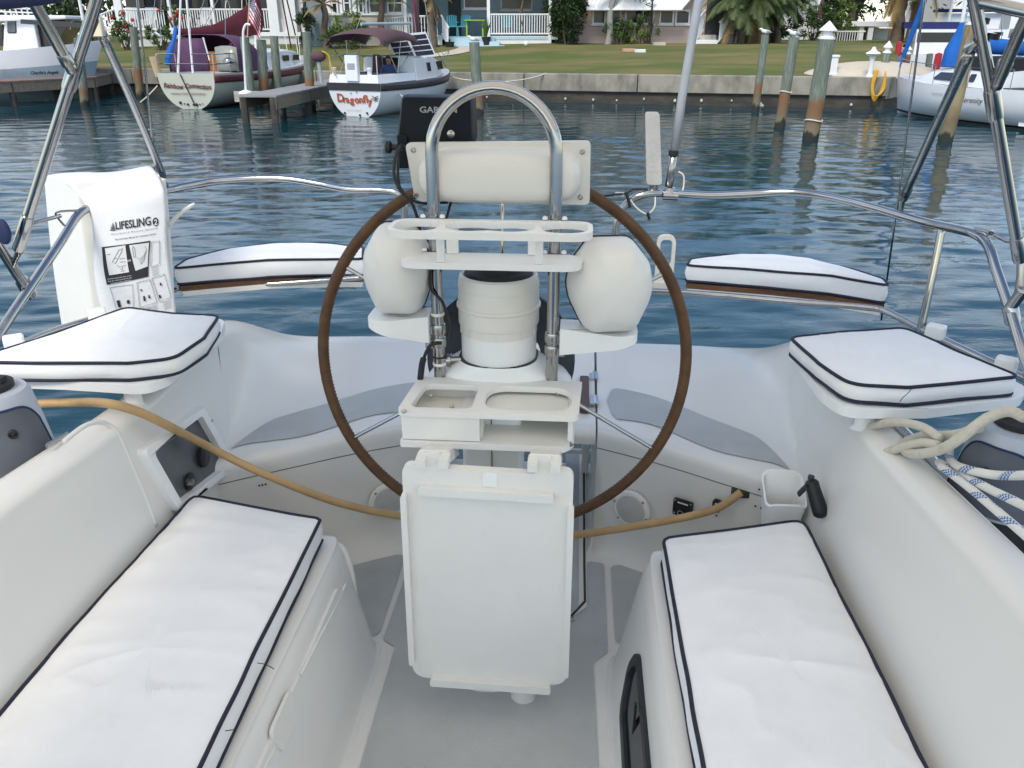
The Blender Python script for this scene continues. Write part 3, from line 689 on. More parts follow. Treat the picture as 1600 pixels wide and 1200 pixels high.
# ------------------------------------------------------------------ bimini frame
def frame_tube(parent, pts, r, name='bow', m='stainless', n=6):
    mb = BM(); mb.tube(smooth_path(pts, n), r, 14); return mb.build(name, m, parent, smooth=180)
bim_l = thing('bimini_poles', bp(30, 470, t=2.32), 'crossed stainless bimini poles in front of the moored powerboat', 'poles', 'bimini pole sets', boat=True)
bim_r = thing('bimini_poles', bp(1590, 440, t=2.3), 'crossed stainless bimini poles in front of the moored boat with blue sail cover', 'poles', 'bimini pole sets', boat=True)
BR = 0.0150
frame_tube(bim_l, [bp(28, 388, t=2.28), bp(64, 275, t=2.26), bp(113, 120, t=2.22), bp(153, -5, t=2.20), bp(180, -95, t=2.18)], BR)
frame_tube(bim_l, [bp(46, -8, t=2.08), bp(80, 52, t=2.14), bp(114, 112, t=2.19)], 0.0145, m='stainless_dull')
frame_tube(bim_l, [bp(160, 56, t=2.24), bp(205, 155, t=2.60), bp(255, 275, t=3.02)], 0.0125, 'strut', 'stainless_dull')
frame_tube(bim_l, [bp(-20, 352, t=2.20), bp(10, 402, t=2.30), bp(42, 452, t=2.40)], 0.0155, 'base_tube')
frame_tube(bim_l, [bp(-60, 8, t=2.0), bp(20, 3, t=2.04), bp(90, -6, t=2.12)], 0.0145, 'cross_bow', 'canvas_blue')
def collar(parent, a, b, r, name='collar', m='stainless'):
    mb = BM(); a, b = Vector(a), Vector(b); mb.tube([a, a.lerp(b, .12), a.lerp(b, .88), b], [r * .93, r, r, r * .93], 14); mb.build(name, m, parent, smooth=30)
collar(bim_l, bp(121, 94, t=2.22), bp(107, 140, t=2.22), 0.0185)
collar(bim_l, bp(98, 84, t=2.17), bp(108, 102, t=2.18), 0.0178, m='stainless_dull')
collar(bim_l, bp(44, 338, t=2.27), bp(28, 390, t=2.28), 0.018)
collar(bim_l, bp(33, 436, t=2.38), bp(48, 462, t=2.41), 0.021)
m = BM(); m.tube([bp(148, 36, t=2.22), bp(158, 46, t=2.23), bp(162, 58, t=2.24)], [0.012, 0.013, 0.010], 10); m.box(bp(152, 42, t=2.22), (0.03, 0.02, 0.05)); m.build('jaw_slide', 'stainless', bim_l, bevel=0.003)
m = BM(); m.tube([bp(30, 392, t=2.28), bp(26, 402, t=2.30), bp(20, 412, t=2.32)], [0.011, 0.008, 0.012], 10); m.build('deck_hinge', 'stainless_dull', bim_l)
m = BM(); m.tube([bp(250, 276, t=3.02), bp(256, 284, t=3.05), bp(260, 290, t=3.08)], [0.013, 0.008, 0.009], 10); m.build('strut_end', 'stainless_dull', bim_l)
m = BM(); m.sphere(bp(5, 362, t=2.22), 0.022, 8, (1.0, 0.6, 1.7)); m.build('canvas_knot', 'canvas_blue', bim_l)
for y, x in ((40, 139), (102, 116)):
    pass
frame_tube(bim_r, [bp(1512, -60, t=2.16), bp(1528, 30, t=2.18), bp(1553, 165, t=2.22), bp(1575, 295, t=2.26), bp(1594, 408, t=2.29)], BR)
frame_tube(bim_r, [bp(1514, 84, t=2.20), bp(1470, 180, t=2.55), bp(1412, 308, t=2.98)], 0.0135, 'strut', 'stainless_dull')
frame_tube(bim_r, [bp(1630, -20, t=2.05), bp(1598, 40, t=2.11), bp(1556, 136, t=2.20)], 0.0145, m='stainless_dull')
frame_tube(bim_r, [bp(1527, 2, t=2.18), bp(1570, 11, t=2.10), bp(1640, 26, t=1.98)], 0.0145, 'cross_bow', 'stainless')
frame_tube(bim_r, [bp(1600, 452, t=2.26), bp(1585, 472, t=2.28), bp(1574, 488, t=2.29)], 0.0155, 'base_tube')
collar(bim_r, bp(1549, 140, t=2.21), bp(1556, 186, t=2.23), 0.0185)
collar(bim_r, bp(1572, 96, t=2.17), bp(1562, 118, t=2.19), 0.0178, m='stainless_dull')
collar(bim_r, bp(1588, 372, t=2.28), bp(1594, 408, t=2.29), 0.018)
collar(bim_r, bp(1578, 478, t=2.29), bp(1584, 506, t=2.28), 0.021)
collar(bim_r, bp(1420, 292, t=2.96), bp(1410, 312, t=2.98), 0.0165, m='stainless_dull')
m = BM(); m.tube([bp(1526, 66, t=2.19), bp(1516, 74, t=2.20), bp(1510, 86, t=2.22)], [0.012, 0.014, 0.012], 10); m.build('jaw_slide', 'stainless', bim_r)
m = BM(); m.tube([bp(1411, 306, t=2.98), bp(1409, 316, t=3.0), bp(1407, 332, t=3.0)], [0.009, 0.012, 0.008], 10); m.build('strut_end', 'stainless_dull', bim_r)
m = BM(); m.tube([bp(1596, 410, t=2.29), bp(1594, 430, t=2.28), bp(1592, 462, t=2.28)], [0.012, 0.009, 0.013], 10); m.build('deck_hinge', 'stainless_dull', bim_r)
for pp, rr in (((1526, 8), 0.019), ((1535, 32), 0.017), ((1551, 57), 0.0165)):
    m = BM(); q = bp(*pp, t=2.19); m.tube([q + Vector((0.0, 0, 0.006)), q - Vector((0.002, 0, 0.006))], rr, 14); m.build('end_cap', 'black_plastic', bim_r)
bc = thing('bimini_canopy', (0, 0.6, 2.5), 'pale canvas bimini canopy stretched over the cockpit', 'canopy', boat=True)
G = []
for i in range(25):
    t = lerp(-1.0, 2.34, i / 24)
    G.append([Vector((s, t + 0.0 * s, 2.475 + 0.21 * (1 - (abs(s) / 1.36) ** 2.4) + 0.012 * math.cos(math.pi * 2 * (t + .75) / 0.95) - 0.06 * (max(0, -t) ** 2))) for s in np.linspace(-1.36, 1.36, 25)])
BM().grid(G).build('canvas', 'canvas_top', bc, smooth=180, solid=0.003)
for tt in (-0.95, 0.2, 1.1):
    m = BM(); m.tube([Vector((s, tt, 2.452 + 0.21 * (1 - (abs(s) / 1.36) ** 2.4) - 0.06 * max(0, -tt) ** 2)) for s in np.linspace(-1.34, 1.34, 21)], 0.0125, 8); m.build('bow', 'stainless', bc, smooth=180)
# backstay wires
for pts, lab in (([(1452, -40, 2.6), (1440, 30, 2.65), (1405, 300, 3.0), (1377, 500, 3.2)], 'thin steel backstay wire crossing the stern rail near the whip antenna'),
                 ([(210, -40, 2.5), (228, 120, 2.75), (245, 290, 3.0), (263, 500, 3.2)], 'thin steel backstay wire crossing the printed bag')):
    m = BM(); m.tube([bp(x, y, t=t) for x, y, t in pts], 0.0035, 8); o = m.build('backstay', 'stainless_dull', None, smooth=180); tag(o, lab, 'wire', 'backstay wires')

# ------------------------------------------------------------------ antennas and bracket on the right rail
an = thing('whip_antenna', bp(1046, 300, t=3.24), 'tall grey whip antenna standing on the stern rail', 'antenna', boat=True)
m = BM(); m.tube([bp(1053, 242, t=3.24), bp(1066, 150, t=3.24), bp(1097, -30, t=3.24), bp(1112, -120, t=3.24)], [0.0165, 0.016, 0.0155, 0.015], 14); m.build('mast', 'antenna_grey', an, smooth=180)
m = BM(); m.tube([bp(1045, 292, t=3.24), bp(1049, 265, t=3.24), bp(1053, 238, t=3.24)], [0.0155, 0.0145, 0.0145], 14); m.build('ferrule', 'stainless_dull', an, smooth=180)
m = BM(); m.tube([bp(1052, 243, t=3.24), bp(1053, 235, t=3.24)], 0.019, 14); m.build('ring', 'black_plastic', an)
m = BM(); m.tube([bp(1047, 303, t=3.235), bp(1047, 293, t=3.235)], [0.026, 0.017], 14); m.tube([bp(1036, 304, t=3.23), bp(1059, 305, t=3.23)], 0.020, 14); m.build('ratchet_mount', 'stainless', an)
m = BM(); m.tube(smooth_path([bp(1060, 268, t=3.25), bp(1068, 275, t=3.25), bp(1068, 292, t=3.25), bp(1064, 303, t=3.24)], 6), 0.003, 6); m.build('cable', 'bracket_white', an)
pd = thing('paddle_antenna', bp(1021, 298, t=3.24), 'flat grey foam-covered paddle standing on the stern rail beside the whip antenna', 'antenna', boat=True)
a, b = bp(1019, 175, t=3.24), bp(1022, 288, t=3.24)
ex = Vector((1, 0, 0)); m = BM()
o = round_poly([(-0.026, 0.0), (0.026, 0.0), (0.029, -(a - b).length), (-0.029, -(a - b).length)], 0.012, 5)
d = (b - a).normalized()
m.plate(o, [], lambda x, y: a + ex * x - d * y + Vector((0, 0.011, 0)), lambda x, y: a + ex * x - d * y - Vector((0, 0.011, 0)))
m.build('paddle', 'foam_grey', pd, bevel=0.008, seg=3)
m = BM(); m.tube([bp(1022, 288, t=3.24), bp(1021, 302, t=3.24)], [0.018, 0.014], 12); m.build('socket', 'stainless_dull', pd)
cb = thing('rail_cables', bp(985, 310, t=3.2), 'thin grey and white cables tied to the stern rail under the paddle antenna', 'cable', boat=True)
m = BM(); m.tube(smooth_path([bp(937, 307, t=3.15), bp(960, 304, t=3.18), bp(978, 302, t=3.2), bp(990, 296, t=3.21), bp(1012, 296, t=3.22)], 6), 0.004, 6); m.build('wire', 'rubber', cb)
m = BM(); m.tube(smooth_path([bp(985, 312, t=3.2), bp(995, 325, t=3.2), bp(1010, 334, t=3.2), bp(1022, 325, t=3.2), bp(1024, 308, t=3.22)], 6), 0.003, 6); m.build('white_wire', 'bracket_white', cb)
for q0, q1 in (((979, 303), (985, 324)), ((1012, 332), (1015, 343))):
    m = BM(); m.tube([bp(*q0, t=3.19), bp(*q1, t=3.19)], 0.006, 8); m.build('plug', 'black_plastic', cb)
m = BM(); m.box(bp(968, 304, t=3.2), (0.035, 0.015, 0.018)); m.build('clip', 'antenna_grey', cb, bevel=0.003)
ub = thing('horseshoe_bracket', bp(1035, 445, t=3.2), 'cream plastic upright loop bracket on the stern rail, left of the perch cushion', 'bracket', boat=True)
o1 = round_poly([(-0.036, 0), (0.036, 0), (0.036, 0.205), (-0.036, 0.205)], [0.004, 0.004, 0.034, 0.034], 8)
o2 = round_poly([(-0.023, 0.085), (0.023, 0.085), (0.023, 0.188), (-0.023, 0.188)], [0.014, 0.014, 0.02, 0.02], 6)
q = bp(1036, 447, t=3.2); m = BM(); m.plate(o1, [o2], lambda x, y: q + Vector((x, 0.012, y)), lambda x, y: q + Vector((x, -0.012, y))); m.build('loop', 'bracket_white', ub, bevel=0.003)
m = BM(); m.box(q + Vector((0, -0.01, 0.012)), (0.085, 0.05, 0.03)); m.build('clamp', 'bracket_white', ub, bevel=0.005)

# ------------------------------------------------------------------ steering pedestal
ped = thing('steering_pedestal', (0, 2.02, 0.70), 'white steering pedestal with a large brown leather-wrapped wheel', 'pedestal', boat=True)
m = BM(); m.slab(round_poly([(-0.078, 1.93), (0.078, 1.93), (0.078, 2.07), (-0.078, 2.07)], 0.012, 4), 0.70, 1.50); m.build('column', 'pure_white', ped, bevel=0.003)
m = BM(); m.lathe([(0.15, 0), (0.15, 0.010), (0.13, 0.022), (0.10, 0.03)], (-0.01, 1.93, 0.70), n=40); m.build('base_flange', 'board_aged', ped)
m = BM(); m.box((0.0005, 1.929, 1.2), (0.003, 0.003, 0.6)); m.build('cover_seam', 'seam_grey', ped)
ctr = bp(780, 585, t=2.12)
m = BM()
G = []
for k, (hw, ht, z) in enumerate([(0.205, 0.105, 1.49), (0.20, 0.105, 1.515), (0.185, 0.105, 1.535), (0.14, 0.108, 1.562), (0.112, 0.108, 1.578), (0.108, 0.107, 1.584)]):
    G.append([Vector((ctr.x + hw * math.copysign(abs(math.cos(a)) ** .8, math.cos(a)), 2.12 + ht * math.copysign(abs(math.sin(a)) ** .8, math.sin(a)), z)) for a in [2 * math.pi * i / 48 for i in range(48)]])
m.grid([list(c) for c in zip(*G)], closeu=True); m.build('pedestal_head', 'pure_white', ped, smooth=50)
# guard tube
gd = thing('pedestal_guard', (0, 2.05, 0.70), 'tall stainless hoop guarding the steering pedestal', 'guard rail', boat=True)
gs = 0.151; gz = 2.128
pth = [Vector((-gs, 2.05, 0.72)), Vector((-gs, 2.05, 1.5)), Vector((-gs, 2.05, 1.9))] + [Vector((-gs * math.cos(math.pi * i / 24), 2.05, gz + 0.150 * math.sin(math.pi * i / 24))) for i in range(25)] + [Vector((gs, 2.05, 1.9)), Vector((gs, 2.05, 1.5)), Vector((gs, 2.05, 0.72))]
m = BM(); m.tube(pth, 0.0160, 18); m.build('hoop', 'stainless', gd, smooth=180)
for s in (-gs, gs):
    m = BM(); m.lathe([(0.026, 0), (0.024, 0.007), (0.019, 0.010)], (s, 2.05, 1.528), n=18); m.build('collar', 'pure_white', gd)
ft = bp(818, 1082, z=0.70); m = BM(); m.lathe([(0.036, 0), (0.034, 0.012), (0.032, 0.05), (0.020, 0.06)], (ft.x, ft.y - 0.012, 0.70), n=22); m.tube([(ft.x, ft.y + 0.02, 0.755), (gs * .9, 2.04, 0.80)], 0.015, 12); m.build('foot', 'board_aged', gd)
for s, z in ((-gs, 1.665), (-gs, 1.628), (gs, 1.65), (gs, 1.615)):
    m = BM(); m.lathe([(0.0195, 0), (0.0205, 0.004), (0.0205, 0.022), (0.0195, 0.026)], (s, 2.05, z), n=18); m.box((s + (0.022 if s > 0 else -0.022), 2.035, z + 0.013), (0.02, 0.014, 0.022)); o = m.build('clamp', 'stainless_dull', gd)
    m = BM(); m.lathe([(0.006, 0), (0.005, 0.004)], (s + (0.022 if s > 0 else -0.022), 2.028, z + 0.013), ax=(0, -1, 0), n=10); m.build('bolt', 'stainless', gd)
for s, z in ((-gs, 1.715), (-gs, 1.575)):
    m = BM(); m.lathe([(0.0168, 0), (0.0182, 0.002), (0.0182, 0.006), (0.0168, 0.008)], (s, 2.05, z), n=18); m.build('tie_band', 'board_aged', gd)
m = BM(); m.lathe([(0.0168, 0), (0.0185, 0.001), (0.0185, 0.004), (0.0168, 0.005)], (-gs, 2.05, 1.597), n=18); m.build('cable_tie', 'rubber', gd)
# compass housing
cp = thing('compass_housing', (ctr.x, 2.12, 1.584), 'white ribbed binnacle compass with a dark dome top', 'compass', boat=True)
def zc(py): return bp(780, py, t=2.12 - 0.107).z
prof = [(0.1015, 1.584), (0.102, 1.655)]
m = BM(); m.lathe([(r, z) for r, z in prof], (ctr.x, 2.12, 0), n=56); m.build('lower_cylinder', 'pure_white', cp)
m = BM(); m.lathe([(0.1035, 1.6555), (0.1035, 1.678), (0.1075, 1.680), (0.1085, 1.683), (0.1085, 1.722), (0.1105, 1.724), (0.113, 1.727), (0.1125, 1.733), (0.109, 1.736), (0.1075, 1.778), (0.1085, 1.780), (0.107, 1.797), (0.1035, 1.81), (0.097, 1.815), (0.092, 1.812)], (ctr.x, 2.12, 0), n=56); m.build('housing', 'compass_white', cp, smooth=28)
for a in (-130, -90, -52, -20, 200):
    m = BM(); m.box((ctr.x + 0.1045 * math.cos(R(a)), 2.12 + 0.1045 * math.sin(R(a)), 1.668), (0.004, 0.003, 0.022), Matrix.Rotation(R(a), 3, 'Z')); m.build('rib', 'compass_white', cp)
m = BM(); m.lathe([(0.092, 1.811), (0.09, 1.818), (0.087, 1.822), (0.072, 1.825), (0.064, 1.832), (0.056, 1.842), (0.042, 1.853), (0.022, 1.860), (0.001, 1.862)], (ctr.x, 2.12, 0), n=48); m.build('dome_cover', 'rubber', cp)
# stub shaft with knob on the left
m = BM(); sh = bp(725, 566, t=2.06); m.tube([(ctr.x - 0.10, 2.08, sh.z), (ctr.x - 0.128, 2.075, sh.z)], 0.009, 12); m.tube([(ctr.x - 0.126, 2.075, sh.z), (ctr.x - 0.137, 2.075, sh.z)], 0.019, 16); m.build('friction_knob', 'stainless_dull', ped)

# ------------------------------------------------------------------ wheel
WC = Vector((0.003, 2.20, 1.543)); WT = 0.113; WR = 0.500
WC.y = 2.142
wx = Vector((1, 0, 0)); wu = Vector((0, math.sin(WT), math.cos(WT))); wnm = Vector((0, math.cos(WT), -math.sin(WT)))
wheel = bpy.data.objects.new('steering_wheel', None); COL.objects.link(wheel); wheel.empty_display_size = 0.1; wheel.location = BOAT @ Vector((WC.x, WC.y, 1.04)); attach(wheel, ped); wheel['label'] = 'large brown leather-wrapped steering wheel'
WCC = WC + wnm * 0.10
k = (WCC.y + 0.0) / WC.y
WR2 = WR * 1.04
WC2 = WC + wnm * 0.06
def wpt(a, r): return WC2 + wx * (r * math.sin(a)) + wu * (r * math.cos(a))
m = BM(); m.tube([wpt(2 * math.pi * i / 120, WR2) for i in range(120)], 0.0158, 14, closed=True); m.build('rim', 'leather', wheel, smooth=180)
# lacing on the inner side of the leather, and the joints between its pieces
m = BM()
for i in range(0, 300):
    a = 2 * math.pi * i / 300; p0 = wpt(a, WR2 - 0.0157) - wnm * 0.002; p1 = wpt(a + 0.006, WR2 - 0.0155) + wnm * 0.006
    m.tube([p0, p1], 0.0013, 4)
lc = m.build('lacing', 'leather', wheel); lc['kind'] = 'stuff'
for i in range(6):
    a = R(30 + 60 * i) + R(52); m = BM(); tg = wpt(a + 0.003, WR2) - wpt(a - 0.003, WR2); m.tube([wpt(a - 0.003, WR2), wpt(a + 0.003, WR2)], 0.0163, 14); m.build('leather_joint', 'teak_dark', wheel)
for i in range(6):
    a = R(60 * i); m = BM(); m.tube([WC2 + (wpt(a, 0.04) - WC2), wpt(a, WR2 - 0.01)], 0.0062, 10); m.build('spoke', 'stainless', wheel)
m = BM(); m.lathe([(0.03, -0.05), (0.045, -0.03), (0.055, 0.0), (0.045, 0.03), (0.02, 0.05)], WC2, ax=wnm, n=24); m.build('hub', 'stainless', wheel)
m = BM()
def annulus(mb, c, ax, r0, r1, h0, h1, n=48): mb.lathe([(r0, h0), (r1, h0), (r1, h1), (r0, h1), (r0, h0)], c, ax=ax, n=n, cap=False)
annulus(m, WC2 - wnm * 0.025 + Vector((0.0, 0, 0.01)), wnm, 0.115, 0.205, -0.012, 0.012); m.build('drive_ring', 'grey_disc', wheel)
m = BM(); annulus(m, WC2 - wnm * 0.025 + Vector((0.0, 0, 0.01)), wnm, 0.2055, 0.2085, -0.013, 0.013); m.build('ring_edge', 'black_plastic', wheel)

# ------------------------------------------------------------------ storage tray on the guard
bx = thing('storage_box', (0.0, 1.92, 1.44), 'white cockpit storage box with two top recesses and an open shelf', 'storage box', boat=True)
bt0, bt1 = 1.82, 2.035
zt, zb = 1.545, 1.462
outer = round_poly([(-0.222, bt0), (0.222, bt0), (0.232, bt1), (-0.205, bt1)], [0.02, 0.02, 0.004, 0.004], 5)
hl = round_poly([(-0.195, 1.842), (-0.040, 1.842), (-0.036, 1.99), (-0.178, 1.99)], 0.022, 6)
hr = round_poly([(-0.015, 1.842), (0.205, 1.842), (0.205, 1.99), (-0.01, 1.99)], 0.06, 9)
m = BM(); m.slab(outer, zt - 0.016, zt, [hl, hr]); m.build('top_plate', 'board_aged', bx, bevel=0.004, seg=3)
m = BM(); m.slab(round_poly([(-0.218, bt0 - 0.004), (0.190, bt0 - 0.004), (0.205, bt0 + 0.012), (0.214, bt0 + 0.03), (0.218, bt1), (-0.205, bt1)], 0.008, 3), zb - 0.016, zb); m.build('bottom_plate', 'board_aged', bx, bevel=0.004, seg=3)
zm0, zm1 = zb + 0.0015, zt - 0.0175
m = BM(); m.box((-0.115, bt0 + 0.012, (zm0 + zm1) / 2), (0.195, 0.014, zm1 - zm0)); m.build('front_panel', 'board_aged', bx, bevel=0.002)
for s in (-0.2055, -0.020, 0.2045):
    m = BM(); m.box((s, (bt0 + 0.021 + bt1 - 0.02) / 2, (zm0 + zm1) / 2), (0.013, bt1 - bt0 - 0.045, zm1 - zm0)); m.build('side_panel', 'board_aged', bx, bevel=0.002)
m = BM(); m.box((0.0, bt1 - 0.012, (zm0 + zm1) / 2), (0.396, 0.012, zm1 - zm0)); m.build('back_panel', 'board_aged', bx, bevel=0.002)
m = BM(); m.slab([(-0.198, bt0 + 0.022), (-0.028, bt0 + 0.022), (-0.028, bt1 - 0.02), (-0.198, bt1 - 0.02)], zb + 0.028, zb + 0.034); m.build('tray_floor', 'board_aged', bx)
m = BM(); m.slab([(-0.012, bt0 + 0.05), (0.197, bt0 + 0.05), (0.197, bt1 - 0.02), (-0.012, bt1 - 0.02)], zb + 0.052, zb + 0.058); m.build('tray_floor', 'board_aged', bx)
for s, t, z in ((-0.165, 1.985, zb + 0.05), (-0.105, 1.95, zb + 0.037), (0.168, 1.99, zb + 0.066), (-0.202, 1.815, zt + 0.0005)):
    m = BM(); m.lathe([(0.0065, 0), (0.005, 0.004)], (s, t, z), ax=(0, -0.6, 0.8), n=10); m.build('screw', 'stainless_dull', bx)
m = BM()
for q in range(4): m.box((0.208 + 0.002 * math.sin(q * 2), bt0 + 0.012 + 0.002 * q, zb - 0.002), (0.006, 0.003, 0.008), Matrix.Rotation(q, 3, 'Y'))
m.build('catch', 'stainless_dull', bx)
# ------------------------------------------------------------------ folded table
tb = thing('folding_table', (0.0, 1.70, 0.70), 'white drop-leaf cockpit table folded down in front of the pedestal', 'table', boat=True)
TT = 1.715
def tz(py): return bp(770, py, t=TT).z
sL, sR = -0.195, 0.216
ztop, zbot = 1.447, 0.812
ol = []
prof = [(sL, zbot), (sR, zbot), (sR, ztop), (sR - 0.055, ztop), (sR - 0.055, ztop + 0.028), (sR - 0.085, ztop + 0.028), (sR - 0.085, ztop - 0.012), (sL + 0.105, ztop - 0.006), (sL + 0.090, ztop + 0.030), (sL + 0.062, ztop + 0.030), (sL + 0.055, ztop), (sL, ztop)]
ol = round_poly(prof, [0.045, 0.045, 0.06, 0.006, 0.003, 0.003, 0.016, 0.016, 0.003, 0.003, 0.006, 0.05], 6)
def tpt(s, z, off): return Vector((s, TT + off - (1.1 - z) * 0.03, z))
m = BM(); m.plate(ol, [], lambda s, z: tpt(s, z, 0.022), lambda s, z: tpt(s, z, 0.0)); m.build('leaf', 'board_aged', tb, bevel=0.003, seg=3)
def fiddle(name, a, b, w=0.022):
    a2, b2 = Vector(a), Vector(b); d = (b2 - a2).normalized(); n2 = Vector((-d.y, d.x))
    o = round_poly([a2 - n2 * w / 2, b2 - n2 * w / 2, b2 + n2 * w / 2, a2 + n2 * w / 2], 0.008, 4)
    m = BM(); m.plate(o, [], lambda s, z: tpt(s, z, 0.002), lambda s, z: tpt(s, z, -0.022)); m.build(name, 'board_aged', tb, bevel=0.004, seg=3)
fiddle('fiddle', (sL + 0.042, 1.388), (sR - 0.046, 1.380))
fiddle('fiddle', (sL + 0.004, 1.372), (sL + 0.004, 0.868), 0.015)
fiddle('fiddle', (sR - 0.004, 1.356), (sR - 0.004, 0.856), 0.015)
fiddle('fiddle', (sL + 0.05, 0.815), (sR - 0.042, 0.809))
m = BM(); m.plate(round_poly([(0.0, 1.398), (0.034, 1.398), (0.034, 1.432), (0.0, 1.432)], 0.003, 3), [], lambda s, z: tpt(s, z, 0.001), lambda s, z: tpt(s, z, -0.0022)); m.build('latch_plate', 'board_white', tb, bevel=0.001)
for s in (sL + 0.076, sR - 0.070):
    for dsx in (-0.027, 0.027):
        m = BM(); m.slab(round_poly([(s + dsx - 0.012, TT - 0.008), (s + dsx + 0.012, TT - 0.008), (s + dsx + 0.012, TT + 0.04), (s + dsx - 0.012, TT + 0.04)], 0.003, 3), ztop + 0.002, ztop + 0.024); m.build('hinge_knuckle', 'board_aged', tb, bevel=0.002)
    m = BM(); m.hexa([(s - 0.042, TT + 0.03, ztop + 0.0), (s + 0.042, TT + 0.03, ztop + 0.0), (s + 0.042, TT + 0.16, ztop - 0.05), (s - 0.042, TT + 0.16, ztop - 0.05)], [(s - 0.036, TT + 0.03, ztop + 0.032), (s + 0.036, TT + 0.03, ztop + 0.032), (s + 0.036, TT + 0.16, ztop - 0.015), (s - 0.036, TT + 0.16, ztop - 0.015)]); m.build('hinge_arm', 'gelcoat', tb, bevel=0.004)

# ------------------------------------------------------------------ drink holder
dh = thing('drink_holder', (0, 1.97, 1.84), 'white two-tier drink holder clamped to the pedestal guard', 'drink holder', boat=True)
zu = bp(772, 370, t=1.885).z; zl = bp(772, 417, t=1.93).z
o = round_poly([(-0.243, 1.885), (0.243, 1.885), (0.243, 2.03), (-0.243, 2.03)], 0.05, 8)
def disk(cx, cy, r, n=22): return [(cx + r * math.cos(2 * math.pi * i / n), cy + r * math.sin(2 * math.pi * i / n)) for i in range(n)]
pn = []
for i in range(48):
    a = 2 * math.pi * i / 48; rr = 0.088; x = 0.108 * math.copysign(abs(math.cos(a)) ** .75, math.cos(a))
    y = (0.061 - 0.014 * math.exp(-(x / 0.03) ** 2)) * math.copysign(abs(math.sin(a)) ** .7, math.sin(a)); pn.append((0.0 + x, 1.958 + y))
hole_l = round_poly([(-0.231, 1.897), (-0.122, 1.897), (-0.122, 2.018), (-0.231, 2.018)], 0.05, 8)
hole_r = round_poly([(0.122, 1.897), (0.231, 1.897), (0.231, 2.018), (0.122, 2.018)], 0.05, 8)
m = BM(); m.slab(o, zu - 0.009, zu + 0.009, [pn, hole_l, hole_r]); m.build('cup_ring_plate', 'board_white', dh, bevel=0.003, seg=3)
m = BM(); m.slab(round_poly([(-0.222, 1.925), (0.222, 1.925), (0.222, 2.03), (-0.222, 2.03)], 0.05, 9), zl - 0.008, zl + 0.008); m.build('shelf', 'board_white', dh, bevel=0.003, seg=3)
for s in (-0.118, 0.118):
    m = BM(); m.box((s, 1.934, (zu + zl) / 2), (0.019, 0.012, zu - zl - 0.017)); m.build('post', 'board_white', dh, bevel=0.002)
    m = BM(); m.box((s * 0.86, 2.018, (zu + zl) / 2), (0.030, 0.012, zu - zl - 0.017)); m.build('post', 'board_white', dh, bevel=0.002)
for s in (-gs, gs):
    for z in (zu + 0.012, zl + 0.011):
        for e in (-0.024, 0.024):
            m = BM(); m.lathe([(0.007, 0), (0.006, 0.006), (0.002, 0.008)], (s + e, 2.03, z), n=10); m.build('clamp_knob', 'board_white', dh)

